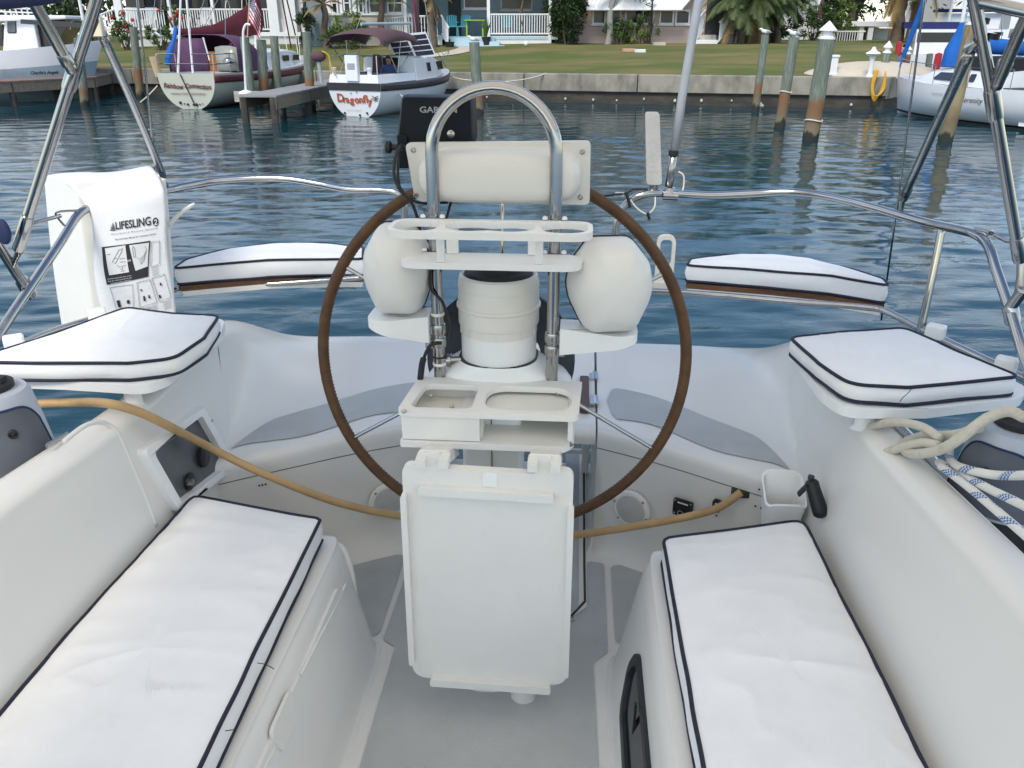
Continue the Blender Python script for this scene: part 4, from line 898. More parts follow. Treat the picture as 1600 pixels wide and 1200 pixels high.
# ------------------------------------------------------------------ speaker pods on brackets
for sg, pc, hw, hh, lab, labb in ((-1, (622, 421), 0.088, 0.116, 'white speaker pod left of the compass', 0), (1, (953, 446), 0.107, 0.118, 'white speaker pod right of the compass', 1)):
    tpod = 2.03 if sg > 0 else 2.06
    c = bp(*pc, t=tpod)
    root = thing('speaker_pod', (c.x, c.y, c.z - hh), lab, 'speaker', 'speaker pods', boat=True)
    ax = Vector((-0.18 * sg if sg > 0 else 0.05, 1, -0.02)).normalized(); ey = Vector((0, 0, 1)); ex = ax.cross(ey).normalized() * -1
    ex = Vector((ax.y, -ax.x, 0)).normalized()
    shp = round_poly([(-0.50, 1.0), (0.46, 1.0), (0.90, 0.52), (1.0, 0.02), (0.92, -0.32), (0.60, -1.0), (-0.56, -1.0), (-0.92, -0.32), (-1.0, 0.02), (-0.93, 0.46)], 0.34, 6)
    shp = [p.to_2d() for p in resample([Vector((p.x, p.y, 0)) for p in shp], 56)]
    def outline(a): p = shp[int(round(a / (2 * math.pi) * 56)) % 56]; return p.x, p.y
    rings = [(0.0, -0.112, 0), (0.30, -0.109, 0), (0.52, -0.101, 0), (0.70, -0.087, 0), (0.84, -0.066, 0), (0.94, -0.038, 0), (0.99, -0.008, 0), (1.0, 0.012, 0), (1.0, 0.03, 0)]
    n = 56; G = []
    for i in range(n):
        a = 2 * math.pi * i / n; X, Y = outline(a)
        G.append([c + ex * (hw * X * r) + ey * (hh * Y * r) + ax * d for r, d, _ in rings])
    m = BM(); m.grid(G, closeu=True); m.build('shell', 'pod_white', root, smooth=70)
    m = BM(); G = []
    for i in range(n):
        X, Y = outline(2 * math.pi * i / n); G.append([c + ex * (hw * X * r) + ey * (hh * Y * r) + ax * d for r, d in ((1.0, 0.0302), (1.025, 0.0305), (1.025, 0.038), (1.0, 0.0382))])
    m.grid(G, closeu=True); m.build('gasket', 'rubber', root)
    m = BM(); G = []
    for i in range(n):
        X, Y = outline(2 * math.pi * i / n); G.append([c + ex * (hw * X * r) + ey * (hh * Y * r) + ax * d for r, d in ((1.0, 0.0384), (1.0, 0.052), (0.95, 0.062), (0.80, 0.064), (0.0, 0.064))])
    m.grid(G, closeu=True); m.build('front_ring', 'pod_white', root)
    if labb:
        m = BM()
        def on_pod(x, y):
            x, y = x + 0.036, y - 0.080; r_ = min(1, math.hypot(x / (hw * 0.80), y / (hh * 1.0)))
            d_ = float(np.interp(r_, [q[0] for q in rings], [q[1] for q in rings])); return c + ex * x + ey * y + ax * (d_ - 0.0015)
        letters(m, 'Bose', 0.017, on_pod, spacing=1.05, bold=0.0004); m.build('raised_lettering', 'pod_white', root, smooth=0, solid=0.0015)
    # bracket arm to the guard
    br = thing('speaker_bracket', (sg * 0.25, 2.05, c.z - hh - 0.06), 'white wedge bracket carrying the speaker pod on the %s guard leg' % ('left' if sg < 0 else 'right'), 'bracket', 'speaker brackets', boat=True)
    zt_ = c.z - hh + 0.004
    pts = round_poly([(sg * 0.170, 2.015), (sg * (abs(c.x) + 0.03), 1.965), (sg * (abs(c.x) + 0.075), 1.99), (sg * (abs(c.x) + 0.075), 2.10), (sg * (abs(c.x) + 0.02), 2.13), (sg * 0.170, 2.095)], [0.004, 0.05, 0.05, 0.05, 0.05, 0.004], 6)
    def zbot_(x): 
        u = (abs(x) - 0.17) / (abs(c.x) + 0.075 - 0.17); return zt_ - lerp(0.072, 0.024, max(0, min(1, u)))
    m = BM(); m.plate(pts, [], lambda x, y: (x, y, zbot_(x)), lambda x, y: (x, y, zt_)); m.build('arm', 'pure_white', br, bevel=0.003, seg=3)

# ------------------------------------------------------------------ instrument pod and chart plotter
ip = thing('instrument_pod', (0.0, 2.12, 1.99), 'white instrument pod seen from behind across the guard hoop', 'instrument pod', boat=True)
tp = 2.165
cn = [bp(x, y, t=tp) for x, y in ((651, 313), (921, 318), (923, 219), (635, 222))]
ol = round_poly([(p.x, p.z) for p in cn], [0.03, 0.014, 0.014, 0.014], 6)
m = BM(); m.plate(ol, [], lambda x, z: (x, tp, z), lambda x, z: (x, tp - 0.020, z)); m.build('flange', 'pod_white', ip, bevel=0.006, seg=3)
cx = (cn[0].x + cn[1].x) / 2 - 0.003; cz = (cn[0].z + cn[2].z) / 2 - 0.006; hwx, hz = 0.205, 0.066
G = []
for i in range(72):
    a = 2 * math.pi * i / 72
    X = math.copysign(abs(math.cos(a)) ** 0.42, math.cos(a)); Z = math.copysign(abs(math.sin(a)) ** 0.75, math.sin(a))
    row = []
    for r, d in ((1.04, 0.0), (1.0, 0.006), (0.985, 0.03), (0.95, 0.058), (0.86, 0.078), (0.70, 0.089), (0.4, 0.094), (0.0, 0.095)):
        rx = 1 - (1 - r) * 0.42; row.append(Vector((cx + hwx * X * (rx if r > 0 else 0), tp - 0.019 - d, cz + hz * Z * r)))
    G.append(row)
m = BM(); m.grid(G, closeu=True); m.build('bulge', 'pod_white', ip, smooth=60)
for x, y in ((646, 234), (910, 237), (650, 305), (907, 308)):
    m = BM(); m.lathe([(0.0068, 0), (0.0068, 0.003), (0.005, 0.004), (0.004, 0.002)], bp(x, y, t=tp - 0.020), ax=(0, -1, 0), n=14); m.build('screw', 'stainless_dull', ip)
gp = thing('chart_plotter', (-0.14, 2.24, 2.14), 'dark navy chart plotter seen from behind on top of the instrument pod', 'chart plotter', boat=True)
tq = 2.23
pc4 = [bp(x, y, t=tq) for x, y in ((622, 222), (744, 222), (741, 149), (629, 148))]
ol = round_poly([(p.x, p.z) for p in pc4], 0.010, 4)
G = []
for off, kx, kz in ((0.0, 0.93, 0.93), (0.012, 0.985, 0.97), (0.03, 1.0, 1.0), (0.065, 1.0, 1.0)):
    ccx = sum(p.x for p in pc4) / 4; ccz = sum(p.z for p in pc4) / 4
    G.append([Vector((ccx + (p[0] - ccx) * kx, tq - 0.03 + off, ccz + (p[1] - ccz) * kz)) for p in ol])
m = BM(); m.grid([list(c) for c in zip(*G)], closeu=True); m.add([G[0][i] for i in range(len(ol))], [list(range(len(ol)))]); m.add(G[-1], [list(range(len(ol)))]); gpb = m.build('case', 'plotter', gp, smooth=50)
lt = bp(685, 172, t=tq - 0.031)
m = BM(); letters(m, 'GARMIN', 0.0205, lambda x, y: Vector((lt.x + x * 1.25, tq - 0.0312, lt.z + y)), bold=0.0004); m.build('maker_lettering', 'letter_grey', gp, smooth=0)
m = BM(); kb = bp(705, 209, t=tq - 0.034); m.lathe([(0.010, 0), (0.010, 0.006), (0.006, 0.008)], kb, ax=(0, -1, 0), n=18); m.build('port_cap', 'stainless_dull', gp)
m = BM(); kk = bp(612, 230, t=2.2); m.lathe([(0.013, -0.004), (0.016, -0.001), (0.016, 0.009), (0.012, 0.012), (0.008, 0.014), (0.008, 0.03), (0.013, 0.034), (0.013, 0.05)], kk - Vector((0.012, 0, 0)), ax=(1, 0, 0), n=20); m.build('bracket_knob', 'black_plastic', gp)
m = BM(); q0 = bp(624, 222, t=2.2); m.box(bp(631, 236, t=2.205), (0.028, 0.03, 0.085)); m.box(bp(640, 226, t=2.24), (0.03, 0.03, 0.03)); m.build('bracket', 'plotter', gp, bevel=0.004)
cw = thing('plotter_cables', bp(640, 300, t=2.1), 'black cables hanging from the chart plotter down the left guard leg', 'cable', boat=True)
def cable(parent, pts, r, n=6, m='rubber', name='cable'):
    mb = BM(); mb.tube(smooth_path(pts, n), r, 8); return mb.build(name, m, parent, smooth=180)
cable(cw, [bp(628, 226, t=2.17), bp(618, 245, t=2.12), bp(616, 275, t=2.10), bp(626, 298, t=2.09), bp(642, 315, t=2.09), bp(652, 340, t=2.09), bp(658, 365, t=2.09), bp(664, 385, t=2.07), bp(676, 405, t=2.03), bp(672, 430, t=2.03), bp(674, 452, t=2.03), bp(690, 470, t=2.02), bp(698, 490, t=2.02), bp(702, 510, t=2.03), bp(698, 530, t=2.03)], 0.0042)
cable(cw, [bp(626, 228, t=2.18), bp(622, 255, t=2.13), bp(624, 290, t=2.11), bp(640, 310, t=2.11), bp(664, 318, t=2.12), bp(700, 316, t=2.14)], 0.0035)
cable(cw, [bp(706, 312, t=2.13), bp(702, 325, t=2.10), bp(697, 344, t=2.08)], 0.0035)
cable(cw, [bp(690, 536, t=2.03), bp(676, 538, t=2.02), bp(666, 550, t=2.02), bp(660, 570, t=2.02), bp(657, 590, t=2.02), bp(656, 605, t=2.02)], [0.0042] * 3 + [0.0055] * 0 if False else 0.0045)
cable(cw, [bp(662, 560, t=2.02), bp(659, 572, t=2.02), bp(656, 600, t=2.02)], 0.0085, name='plug')

# ------------------------------------------------------------------ printed white bag on the left rail
bag = thing('rescue_bag', bp(200, 500, t=2.88), 'tall white rescue-sling bag with printed flap hung on the stern rail', 'bag', boat=True)
m = BM()
fl = [bp(x, y, t=t) for x, y, t in ((66, 285, 2.92), (118, 285, 2.76), (262, 280, 2.86), (230, 262, 3.02))]
bl = [bp(x, y, t=t) for x, y, t in ((96, 530, 2.92), (150, 525, 2.76), (276, 520, 2.86), (250, 500, 3.02))]
G = []
for k in range(9):
    u = k / 8; ring = [fl[i].lerp(bl[i], u) for i in range(4)]
    cxy = sum((p for p in ring), Vector()) / 4
    rp2 = round_poly([(p.x, p.y) for p in ring], 0.018, 4)
    bul = 1 + 0.03 * math.sin(math.pi * u)
    zz = lerp(sum(p.z for p in fl) / 4, sum(p.z for p in bl) / 4, u)
    G.append([Vector((cxy.x + (p.x - cxy.x) * bul, cxy.y + (p.y - cxy.y) * bul, zz + (0.0))) for p in rp2])
m.grid([list(c) for c in zip(*G)], closeu=True); m.add(G[0], [list(range(len(G[0])))])
m.build('body', 'bag_white', bag, smooth=50)
# flap: over the top, then down the front face
FX = [(108, 168), (262, 152)]
def flap(u, v):
    "u across 0..1, v 0 at the top back edge .. 1 at the lower end"
    if v < 0.12:
        w = v / 0.12
        a = bp(60, 277, t=3.02).lerp(bp(110, 290, t=2.78), w); b = bp(232, 261, t=3.04).lerp(bp(252, 284, t=2.83), w)
        p = a.lerp(b, u); p.z += 0.012 * math.sin(math.pi * w) + 0.006 * math.sin(u * 7)
        return p
    w = (v - 0.12) / 0.88
    lx = [(110, 290, 2.775), (132, 318, 2.745), (143, 345, 2.735), (147, 385, 2.73), (149, 430, 2.73), (160, 480, 2.73), (182, 525, 2.73)]
    rx = [(252, 284, 2.825), (258, 300, 2.80), (262, 330, 2.80), (262, 370, 2.795), (266, 420, 2.795), (274, 480, 2.795), (276, 525, 2.795)]
    k = w * 6; i = min(int(k), 5); f = k - i
    f = f
    def cm(L):
        pts = [bp(x, y, t=t) for x, y, t in L]
        p0, p1, p2, p3 = pts[max(i - 1, 0)], pts[i], pts[i + 1], pts[min(i + 2, 6)]
        return 0.5 * ((2 * p1) + (p2 - p0) * f + (2 * p0 - 5 * p1 + 4 * p2 - p3) * f * f + (3 * p1 - p0 - 3 * p2 + p3) * f ** 3)
    p = cm(lx).lerp(cm(rx), u)
    p.y += -0.012 * math.sin(math.pi * u) + 0.006 * math.sin(5 * w + 3 * u) - 0.004
    return p
m = BM(); m.grid([[flap(i / 24, j / 50) for j in range(51)] for i in range(25)]); m.build('flap', 'bag_flap', bag, smooth=180, solid=0.003)
# print on the flap; survey each mark in the photograph and lay it on the flap
def flap_uv(px, py):
    best = (0.5, 0.5); 
    u, v = 0.5, 0.5
    for it in range(24):
        p = BOAT @ flap(u, v); q = p - Vector((0, 0, EYE)); kk = q.dot(FW)
        ex_, ey_ = px - (800 + FPX * q.x / kk), py - (600 - FPX * q.dot(UP) / kk)
        h = 1e-3
        def pr(u, v):
            q = (BOAT @ flap(u, v)) - Vector((0, 0, EYE)); kk = q.dot(FW); return 800 + FPX * q.x / kk, 600 - FPX * q.dot(UP) / kk
        a = pr(u + h, v); b = pr(u, v + h); c0 = pr(u, v)
        J = ((a[0] - c0[0]) / h, (b[0] - c0[0]) / h, (a[1] - c0[1]) / h, (b[1] - c0[1]) / h)
        det = J[0] * J[3] - J[1] * J[2]
        if abs(det) < 1e-6: break
        du = (J[3] * ex_ - J[1] * ey_) / det; dv = (-J[2] * ex_ + J[0] * ey_) / det
        u += max(-.2, min(.2, du)); v += max(-.1, min(.1, dv)); v = max(0.13, min(0.99, v)); u = max(-0.02, min(1.02, u))
    return u, v
class Quad:
    "bilinear patch in flap uv, from four surveyed corners (tl, tr, br, bl)"
    def __init__(s, tl, tr, br, bl): s.c = [Vector(flap_uv(*p)) for p in (tl, tr, br, bl)]
    def __call__(s, x, y, off=0.004):
        a = s.c[0].lerp(s.c[1], x); b = s.c[3].lerp(s.c[2], x); q = a.lerp(b, y)
        return flap(q.x, q.y) + Vector((0.0, -off, 0.001))
def qfill(mb, Q, x0, y0, x1, y1, off, n=8):
    mb.grid([[Q(lerp(x0, x1, i / n), lerp(y0, y1, j / n), off) for j in range(n + 1)] for i in range(n + 1)])
def qtext(mb, Q, s, off=0.0045, bold=0.0, spacing=1.0, pad=0.0):
    vs_, fs_ = text_faces(s, 1.0, bold=bold, spacing=spacing)
    x0 = min(p.x for p in vs_); x1 = max(p.x for p in vs_); y0 = min(p.y for p in vs_); y1 = max(p.y for p in vs_)
    mb.add([Q((p.x - x0) / (x1 - x0), (y1 - p.y) / (y1 - y0), off) for p in vs_], fs_)
mk = BM()
qtext(mk, Quad((181, 347), (236, 338), (237, 352), (182, 359)), 'LIFESLING', bold=0.02)
Q = Quad((239, 341), (248, 339), (249, 353), (240, 354)); mk.add([Q(.5 + .5 * math.cos(i * .4), .5 + .5 * math.sin(i * .4), 0.0045) for i in range(16)], [list(range(16))])
Q = Quad((171, 349), (181, 347), (182, 360), (172, 360))
for i in range(6): mk.add([Q(.55 - .09 * i, .08 + .17 * i), Q(.7 + .05 * i, .08 + .17 * i), Q(.7 + .05 * i, .18 + .17 * i), Q(.5 - .09 * i, .18 + .17 * i)], [(0, 1, 2, 3)])
qtext(mk, Quad((175, 365), (247, 355), (247, 358), (175, 368)), 'Overboard Rescue System', spacing=1.25)
qtext(mk, Quad((181, 373), (245, 364), (245, 367), (181, 376)), 'See Instruction Manual for Complete Details', bold=0.01)
mk.build('printed_title', 'ink', bag, smooth=0)
mw = BM(); qtext(mw, Quad((242, 343), (247, 342), (247, 351), (242, 352)), '2', off=0.0055, bold=0.02); mw.build('printed_numeral', 'print_white', bag, smooth=0)
Qp = Quad((160, 386), (236, 376), (233, 432), (168, 445))
mk = BM(); qfill(mk, Qp, 0, 0, 1, 1, 0.0042, 14); mk.build('printed_panel', 'ink', bag, smooth=180)
QA = Quad((165, 388), (197, 383), (203, 425), (172, 430)); QB = Quad((203, 383), (234, 379), (232, 416), (213, 423))
mw = BM(); qfill(mw, QA, 0, 0, 1, 1, 0.0052, 10); qfill(mw, QB, 0, 0, 1, 1, 0.0052, 10)
qtext(mw, Quad((200, 406), (206, 405), (206, 408), (200, 409)), 'OR', off=0.0052, bold=0.02)
qtext(mw, Quad((169, 435), (207, 429), (207, 431.5), (169, 437.5)), 'Carefully approach the victim,', off=0.0052)
qtext(mw, Quad((170, 438.5), (207, 432.5), (207, 435), (170, 441)), 'Stop the vessel and throw the', off=0.0052)
qtext(mw, Quad((174, 442), (205, 436), (205, 438.5), (174, 444)), 'Lifesling2 when close by', off=0.0052)
mw.build('printed_window', 'print_white', bag, smooth=180)
mg = BM()
def qline(Q, pts, r=0.0012, off=0.006, closed=False): mg.tube([Q(x, y, off) for x, y in pts], r, 4, closed=closed)
qline(QA, [(.28, .55), (.42, .62), (.80, .22), (.86, .10), (.68, .14), (.28, .55)]); qline(QA, [(.40, .42), (.55, .46)]); qline(QA, [(.5, .68), (.6, .78), (.68, .88), (.75, .80)]); qline(QA, [(.62, .92), (.8, .92)])
for y in (.25, .48, .6, .75): qline(QA, [(.05 if y < .3 else .65, y), (.25 if y < .3 else .9, y)])
qline(QB, [(.12, .5), (.14, .15), (.2, .06), (.26, .15), (.24, .5), (.12, .5)])
for k in range(3): qline(QB, [(.3 + .12 * k, .55 + .1 * k), (.5, .62 + .1 * k), (.75, .5 + .1 * k), (.9, .3), (.8, .12)], 0.0008)
fr = [Quad((173, 449), (208, 444), (210, 482), (184, 486)), Quad((215, 441), (235, 436), (246, 472), (219, 480)), Quad((238, 434), (258, 428), (268, 464), (250, 471)), Quad((238, 378), (250, 376), (250, 412), (236, 416))]
for Q in fr: qline(Q, [(0, 0), (1, 0), (1, 1), (0, 1), (0, 0)], 0.0010, 0.005)
for Q in (Quad((236, 418), (250, 413), (250, 428), (238, 432)), Quad((215, 483), (250, 474), (250, 486), (215, 492)), Quad((254, 472), (270, 466), (270, 480), (256, 484))):
    for i in range(4): qline(Q, [(.05, .1 + .26 * i), (.9, .1 + .26 * i)], 0.0009, 0.005)
mg.build('printed_line', 'ink_grey', bag)
mk = BM()
for Q, boxes in ((fr[0], [(.15, .55, .32, .85), (.68, .6, .82, .75)]), (fr[1], [(.3, .6, .42, .8), (.62, .62, .72, .75), (.2, .3, .3, .38)]), (fr[2], [(.45, .3, .58, .42), (.1, .75, .25, .88)])):
    for x0, y0, x1, y1 in boxes: qfill(mk, Q, x0, y0, x1, y1, 0.005, 2)
mk.build('printed_figure', 'ink', bag, smooth=0)
m = BM(); m.tube(smooth_path([bp(264, 352, t=2.86), bp(280, 335, t=2.88), bp(304, 318, t=2.9)], 5), [0.010, 0.010, 0.009, 0.008, 0.008, 0.007, 0.007, 0.007, 0.007, 0.006, 0.005], 8, flat=0.5); m.build('strap', 'bag_white', bag)

# ------------------------------------------------------------------ yellowed hose
hs = BM()
hp_ = [bp(20, 640, t=1.98), bp(60, 631, t=1.97), bp(110, 629, t=1.97), bp(165, 630, s=-0.99), bp(215, 643, s=-0.92), bp(262, 665, s=-0.885), bp(320, 695, t=2.10), bp(400, 735, t=2.14), bp(500, 776, t=2.17), bp(570, 796, t=2.2), bp(640, 809, t=2.22), bp(720, 826, t=2.22), bp(800, 838, t=2.22), bp(895, 836, t=2.22), bp(1000, 821, t=2.21), bp(1080, 806, t=2.22), bp(1125, 792, t=2.245), bp(1158, 769, t=2.255)]
hs.tube(smooth_path(hp_, 8), 0.0122, 12); o = hs.build('power_cord', 'hose', None, smooth=180); tag(o, 'yellowed power cord looping across the cockpit behind the folded table', 'cord')

# ------------------------------------------------------------------ winches under canvas covers
def winch_cover(sg, px, lab):
    c = bp(*px, z=1.50); c.x = sg * 1.17 if True else c.x
    root = thing('winch_cover', (c.x, c.y, 1.46), lab, 'winch cover', 'winch covers', boat=True)
    WDZ = -0.10
    def body(rl, m_, name, z0=1.455):
        mb = BM(); mb.lathe([(r, z + WDZ) for r, z in rl], (c.x, c.y, 0), n=40); return mb.build(name, m_, root, smooth=35)
    body([(0.115, 1.462), (0.117, 1.468), (0.10, 1.53)], 'rubber', 'base')
    body([(0.103, 1.531), (0.112, 1.533), (0.100, 1.62), (0.086, 1.705), (0.078, 1.718), (0.05, 1.722)], 'canvas_pale', 'cover')
    # dark side panel with piping and a snap on the side facing the cockpit
    G = []; dirn = Vector((-c.x, -c.y - 0.3, 0)).normalized(); a0 = math.atan2(dirn.y, dirn.x) - 0.30 * sg
    edge = []
    for i in range(25):
        a = a0 + lerp(-1.1, 1.1, i / 24); u = (i - 12) / 12
        zt_ = 1.692 - 0.10 * abs(u) ** 4.0 - (0.05 if abs(u) > .9 else 0)
        G.append([Vector((c.x + (r + 0.0025) * math.cos(a), c.y + (r + 0.0025) * math.sin(a), z + WDZ)) for z in [lerp(1.540, zt_, k / 8) for k in range(9)] for r in [lerp(0.112, 0.086, (z - 1.533) / 0.172)]])
        edge.append(G[-1][-1])
    mb = BM(); mb.grid(G); mb.build('side_panel', 'canvas_grey', root, smooth=180)
    mb = BM(); mb.tube([G[0][0]] + edge + [G[-1][0]], 0.0028, 6); mb.build('panel_piping', 'canvas_blue', root)
    sn = G[13 if sg < 0 else 11][5]; mb = BM(); mb.lathe([(0.011, 0), (0.011, 0.004), (0.008, 0.006), (0.006, 0.003), (0.003, 0.005)], sn, ax=dirn, n=16); mb.build('snap', 'black_plastic', root)
    mb = BM(); mb.lathe([(0.055, 1.723 + WDZ), (0.055, 1.735 + WDZ), (0.04, 1.742 + WDZ), (0.02, 1.742 + WDZ)], (c.x, c.y, 0), n=24)
    mb.box((c.x, c.y, 1.748 + WDZ), (0.09, 0.02, 0.012)); mb.build('winch_top', 'rubber', root)
    return root, c
_, wl = winch_cover(-1, (20, 680), 'grey and pale blue canvas winch cover beside the yellowed power cord')
_, wrc = winch_cover(1, (1560, 740), 'grey and pale blue canvas winch cover beside the blue-flecked rope')

# ------------------------------------------------------------------ ropes on the right coaming
rp = BM()
rp.tube(smooth_path([bp(1600, 652, s=1.12), bp(1575, 643, s=1.11), bp(1540, 655, s=1.08), bp(1500, 685, s=1.03), bp(1465, 704, s=1.01), bp(1425, 709, s=0.99), bp(1410, 695, s=1.0), bp(1440, 682, s=1.04), bp(1490, 680, s=1.06), bp(1530, 668, s=1.07)], 8), 0.0115, 12)
o = rp.build('dock_line', 'rope_cream', None, smooth=180); tag(o, 'thick cream rope crossing the coaming toward the winch cover', 'rope')
rp = BM()
rp.tube(smooth_path([bp(1470, 686, s=1.03), bp(1440, 667, s=1.01), bp(1400, 660, s=0.985), bp(1360, 668, s=0.965), bp(1336, 692, s=0.95), bp(1336, 712, s=0.945), bp(1360, 714, s=0.955), bp(1400, 702, s=0.975), bp(1440, 692, s=1.0), bp(1468, 697, s=1.02)], 8), 0.0105, 12)
o = rp.build('rope_loop', 'rope_cream', None, smooth=180); tag(o, 'cream rope eye loop lying on the coaming below the corner seat', 'rope')
def flecked():
    mm = bpy.data.materials.new('rope_flecked'); mm.use_nodes = True; t = mm.node_tree; b = t.nodes['Principled BSDF']; b.inputs['Roughness'].default_value = 0.85
    tc_ = t.nodes.new('ShaderNodeUVMap'); mp_ = t.nodes.new('ShaderNodeMapping'); t.links.new(tc_.outputs[0], mp_.inputs[0])
    w = t.nodes.new('ShaderNodeTexWave'); w.wave_type = 'BANDS'; w.bands_direction = 'DIAGONAL'; w.inputs['Scale'].default_value = 1.0; w.inputs['Distortion'].default_value = 0
    t.links.new(mp_.outputs[0], w.inputs[0])
    ck = t.nodes.new('ShaderNodeTexChecker'); ck.inputs['Scale'].default_value = 34; t.links.new(mp_.outputs[0], ck.inputs[0])
    m1 = t.nodes.new('ShaderNodeMath'); m1.operation = 'GREATER_THAN'; m1.inputs[1].default_value = 0.80; t.links.new(w.outputs['Fac'], m1.inputs[0])
    m2 = t.nodes.new('ShaderNodeMath'); m2.operation = 'MULTIPLY'; t.links.new(m1.outputs[0], m2.inputs[0])
    m3 = t.nodes.new('ShaderNodeMath'); m3.operation = 'MAXIMUM'; m3.inputs[1].default_value = 0.12; t.links.new(ck.outputs['Fac'], m3.inputs[0]); t.links.new(m3.outputs[0], m2.inputs[1])
    mxx = t.nodes.new('ShaderNodeMix'); mxx.data_type = 'RGBA'; t.links.new(m2.outputs[0], mxx.inputs[0]); mxx.inputs[6].default_value = (0.75, 0.74, 0.70, 1); mxx.inputs[7].default_value = (0.01, 0.13, 0.42, 1)
    t.links.new(mxx.outputs[2], b.inputs['Base Color'])
    nb = t.nodes.new('ShaderNodeTexNoise'); nb.inputs['Scale'].default_value = 30; t.links.new(mp_.outputs[0], nb.inputs[0]); bm_ = t.nodes.new('ShaderNodeBump'); bm_.inputs['Strength'].default_value = 0.5; bm_.inputs['Distance'].default_value = 0.003
    t.links.new(nb.outputs[0], bm_.inputs['Height']); t.links.new(bm_.outputs[0], b.inputs['Normal'])
    MATS['rope_flecked'] = mm
flecked()
def rope_uv(pts, r, name, label, n=12):
    P = smooth_path(pts, 10); mb = MB(BOAT); mb.tube(P, r, n, cap=False)
    o = mb.build(name, 'rope_flecked', None, smooth=180, fixn=False)
    L = [0]
    for a, b in zip(P, P[1:]): L.append(L[-1] + (b - a).length)
    uv = o.data.uv_layers.new(name='UVMap')
    for poly in o.data.polygons:
        vs_ = list(poly.vertices)
        for li, vi in zip(poly.loop_indices, vs_):
            i, k = divmod(vi, n)
            kk = k + (n if (k == 0 and any(v % n == n - 1 for v in vs_)) else 0)
            uv.data[li].uv = (L[i] * 5.6, kk / n * 0.45)
    tag(o, label, 'rope', 'blue-flecked sheets'); return o
rope_uv([bp(1484, 702, s=1.06), bp(1484, 716, s=1.06), bp(1496, 728, s=1.05), bp(1530, 738, s=1.06), bp(1565, 743, s=1.08), bp(1620, 742, s=1.09)], 0.0095, 'jib_sheet', 'white rope with blue flecks, uppermost strand in front of the winch cover')
rope_uv([bp(1466, 722, s=1.04), bp(1500, 740, s=1.055), bp(1550, 766, s=1.06), bp(1610, 795, s=1.065)], 0.0090, 'jib_sheet', 'white rope with blue flecks, middle strand of the three by the winch cover')
rope_uv([bp(1470, 728, s=1.03), bp(1510, 758, s=1.045), bp(1560, 800, s=1.05), bp(1612, 845, s=1.055)], 0.0090, 'jib_sheet', 'white rope with blue flecks, lowest strand lying along the coaming edge')

# ------------------------------------------------------------------ winch handle in its pocket
wh = thing('winch_crank', (0.85, 2.13, 1.2), 'black-gripped winch handle standing in a white pocket', 'crank', boat=True)
a, b = bp(1267, 750, t=2.03), bp(1284, 808, t=1.99)
m = BM(); d = (b - a); m.tube([a + d * u for u in (0, .08, .2, .5, .8, .93, 1.0)], [0.013, 0.019, 0.0185, 0.020, 0.021, 0.020, 0.012], 16); m.build('grip', 'black_plastic', wh, smooth=60)
m = BM(); m.tube([a + Vector((0, 0, 0.012)), a - d * .02], 0.009, 10); m.tube([bp(1248, 772, t=2.09), bp(1264, 756, t=2.05)], 0.009, 8, flat=0.5); m.build('arm', 'grey_disc', wh)
m = BM(); m.lathe([(0.006, 0), (0.005, 0.003)], b, ax=d, n=10); m.build('end_bolt', 'stainless', wh)
# ================================================================== surroundings
mat('lawn', (0.100, 0.128, 0.040), 0.95, vscale=0.45, col2=(0.215, 0.172, 0.08), c2pos=(0.42, 0.66), bump=0.6, bscale=14, spec=0.1, coord='Object', stretch=(0.5, 1.3, 1))
mat('soil', (0.12, 0.09, 0.05), 0.95, var=0.2, vscale=2)
mat('concrete', (0.33, 0.305, 0.25), 0.9, vscale=1.6, col2=(0.14, 0.13, 0.11), c2pos=(0.42, 0.70), bump=0.3, bscale=8, stretch=(1.2, 1.2, 0.55), spec=0.15)
mat('concrete_top', (0.50, 0.47, 0.40), 0.9, vscale=2.0, var=0.15, spec=0.15)
mat('wall_shade', (0.045, 0.04, 0.032), 0.7, vscale=2.0, col2=(0.075, 0.065, 0.05), stretch=(1, 1, 2.5))  # dark colour includes the shadow under the seawall cap; dock posts reuse it
mat('barnacle', (0.55, 0.53, 0.46), 0.9, var=0.2)
mat('path', (0.52, 0.46, 0.36), 0.95, var=0.1, vscale=2)
mat('pile_green', (0.135, 0.165, 0.125), 0.9, vscale=7, col2=(0.25, 0.27, 0.235), c2pos=(0.45, 0.7), stretch=(3, 3, 0.35), bump=0.5, bscale=30)
mat('pile_rust', (0.215, 0.115, 0.055), 0.9, vscale=6, col2=(0.18, 0.125, 0.075), c2pos=(0.4, 0.7), stretch=(3, 3, 0.5), bump=0.4, bscale=30)
mat('pile_tide', (0.22, 0.20, 0.13), 0.9, vscale=8, col2=(0.05, 0.05, 0.04), c2pos=(0.4, 0.7), bump=0.4, bscale=30)
mat('pile_tan', (0.30, 0.24, 0.13), 0.9, vscale=6, col2=(0.16, 0.12, 0.07), stretch=(3, 3, 0.4), c2pos=(0.4, 0.7))
mat('plank', (0.24, 0.15, 0.12), 0.85, vscale=4, var=0.25, stretch=(1, 1, 1))
mat('plank_grey', (0.27, 0.265, 0.26), 0.85, vscale=4, var=0.2)
mat('timber', (0.21, 0.175, 0.13), 0.85, vscale=5, var=0.25, stretch=(0.5, 3, 3))
mat('timber_pale', (0.42, 0.39, 0.33), 0.85, vscale=5, var=0.2)
mat('cap_white', (0.80, 0.80, 0.78), 0.5, var=0.03)
mat('paint_white', (0.76, 0.76, 0.745), 0.5, vscale=3, var=0.04)
mat('hull_white', (0.74, 0.75, 0.76), 0.25, vscale=1.5, var=0.03, coat=0.3)
mat('hull_cream', (0.55, 0.55, 0.46), 0.3, vscale=1.5, var=0.04, coat=0.2)
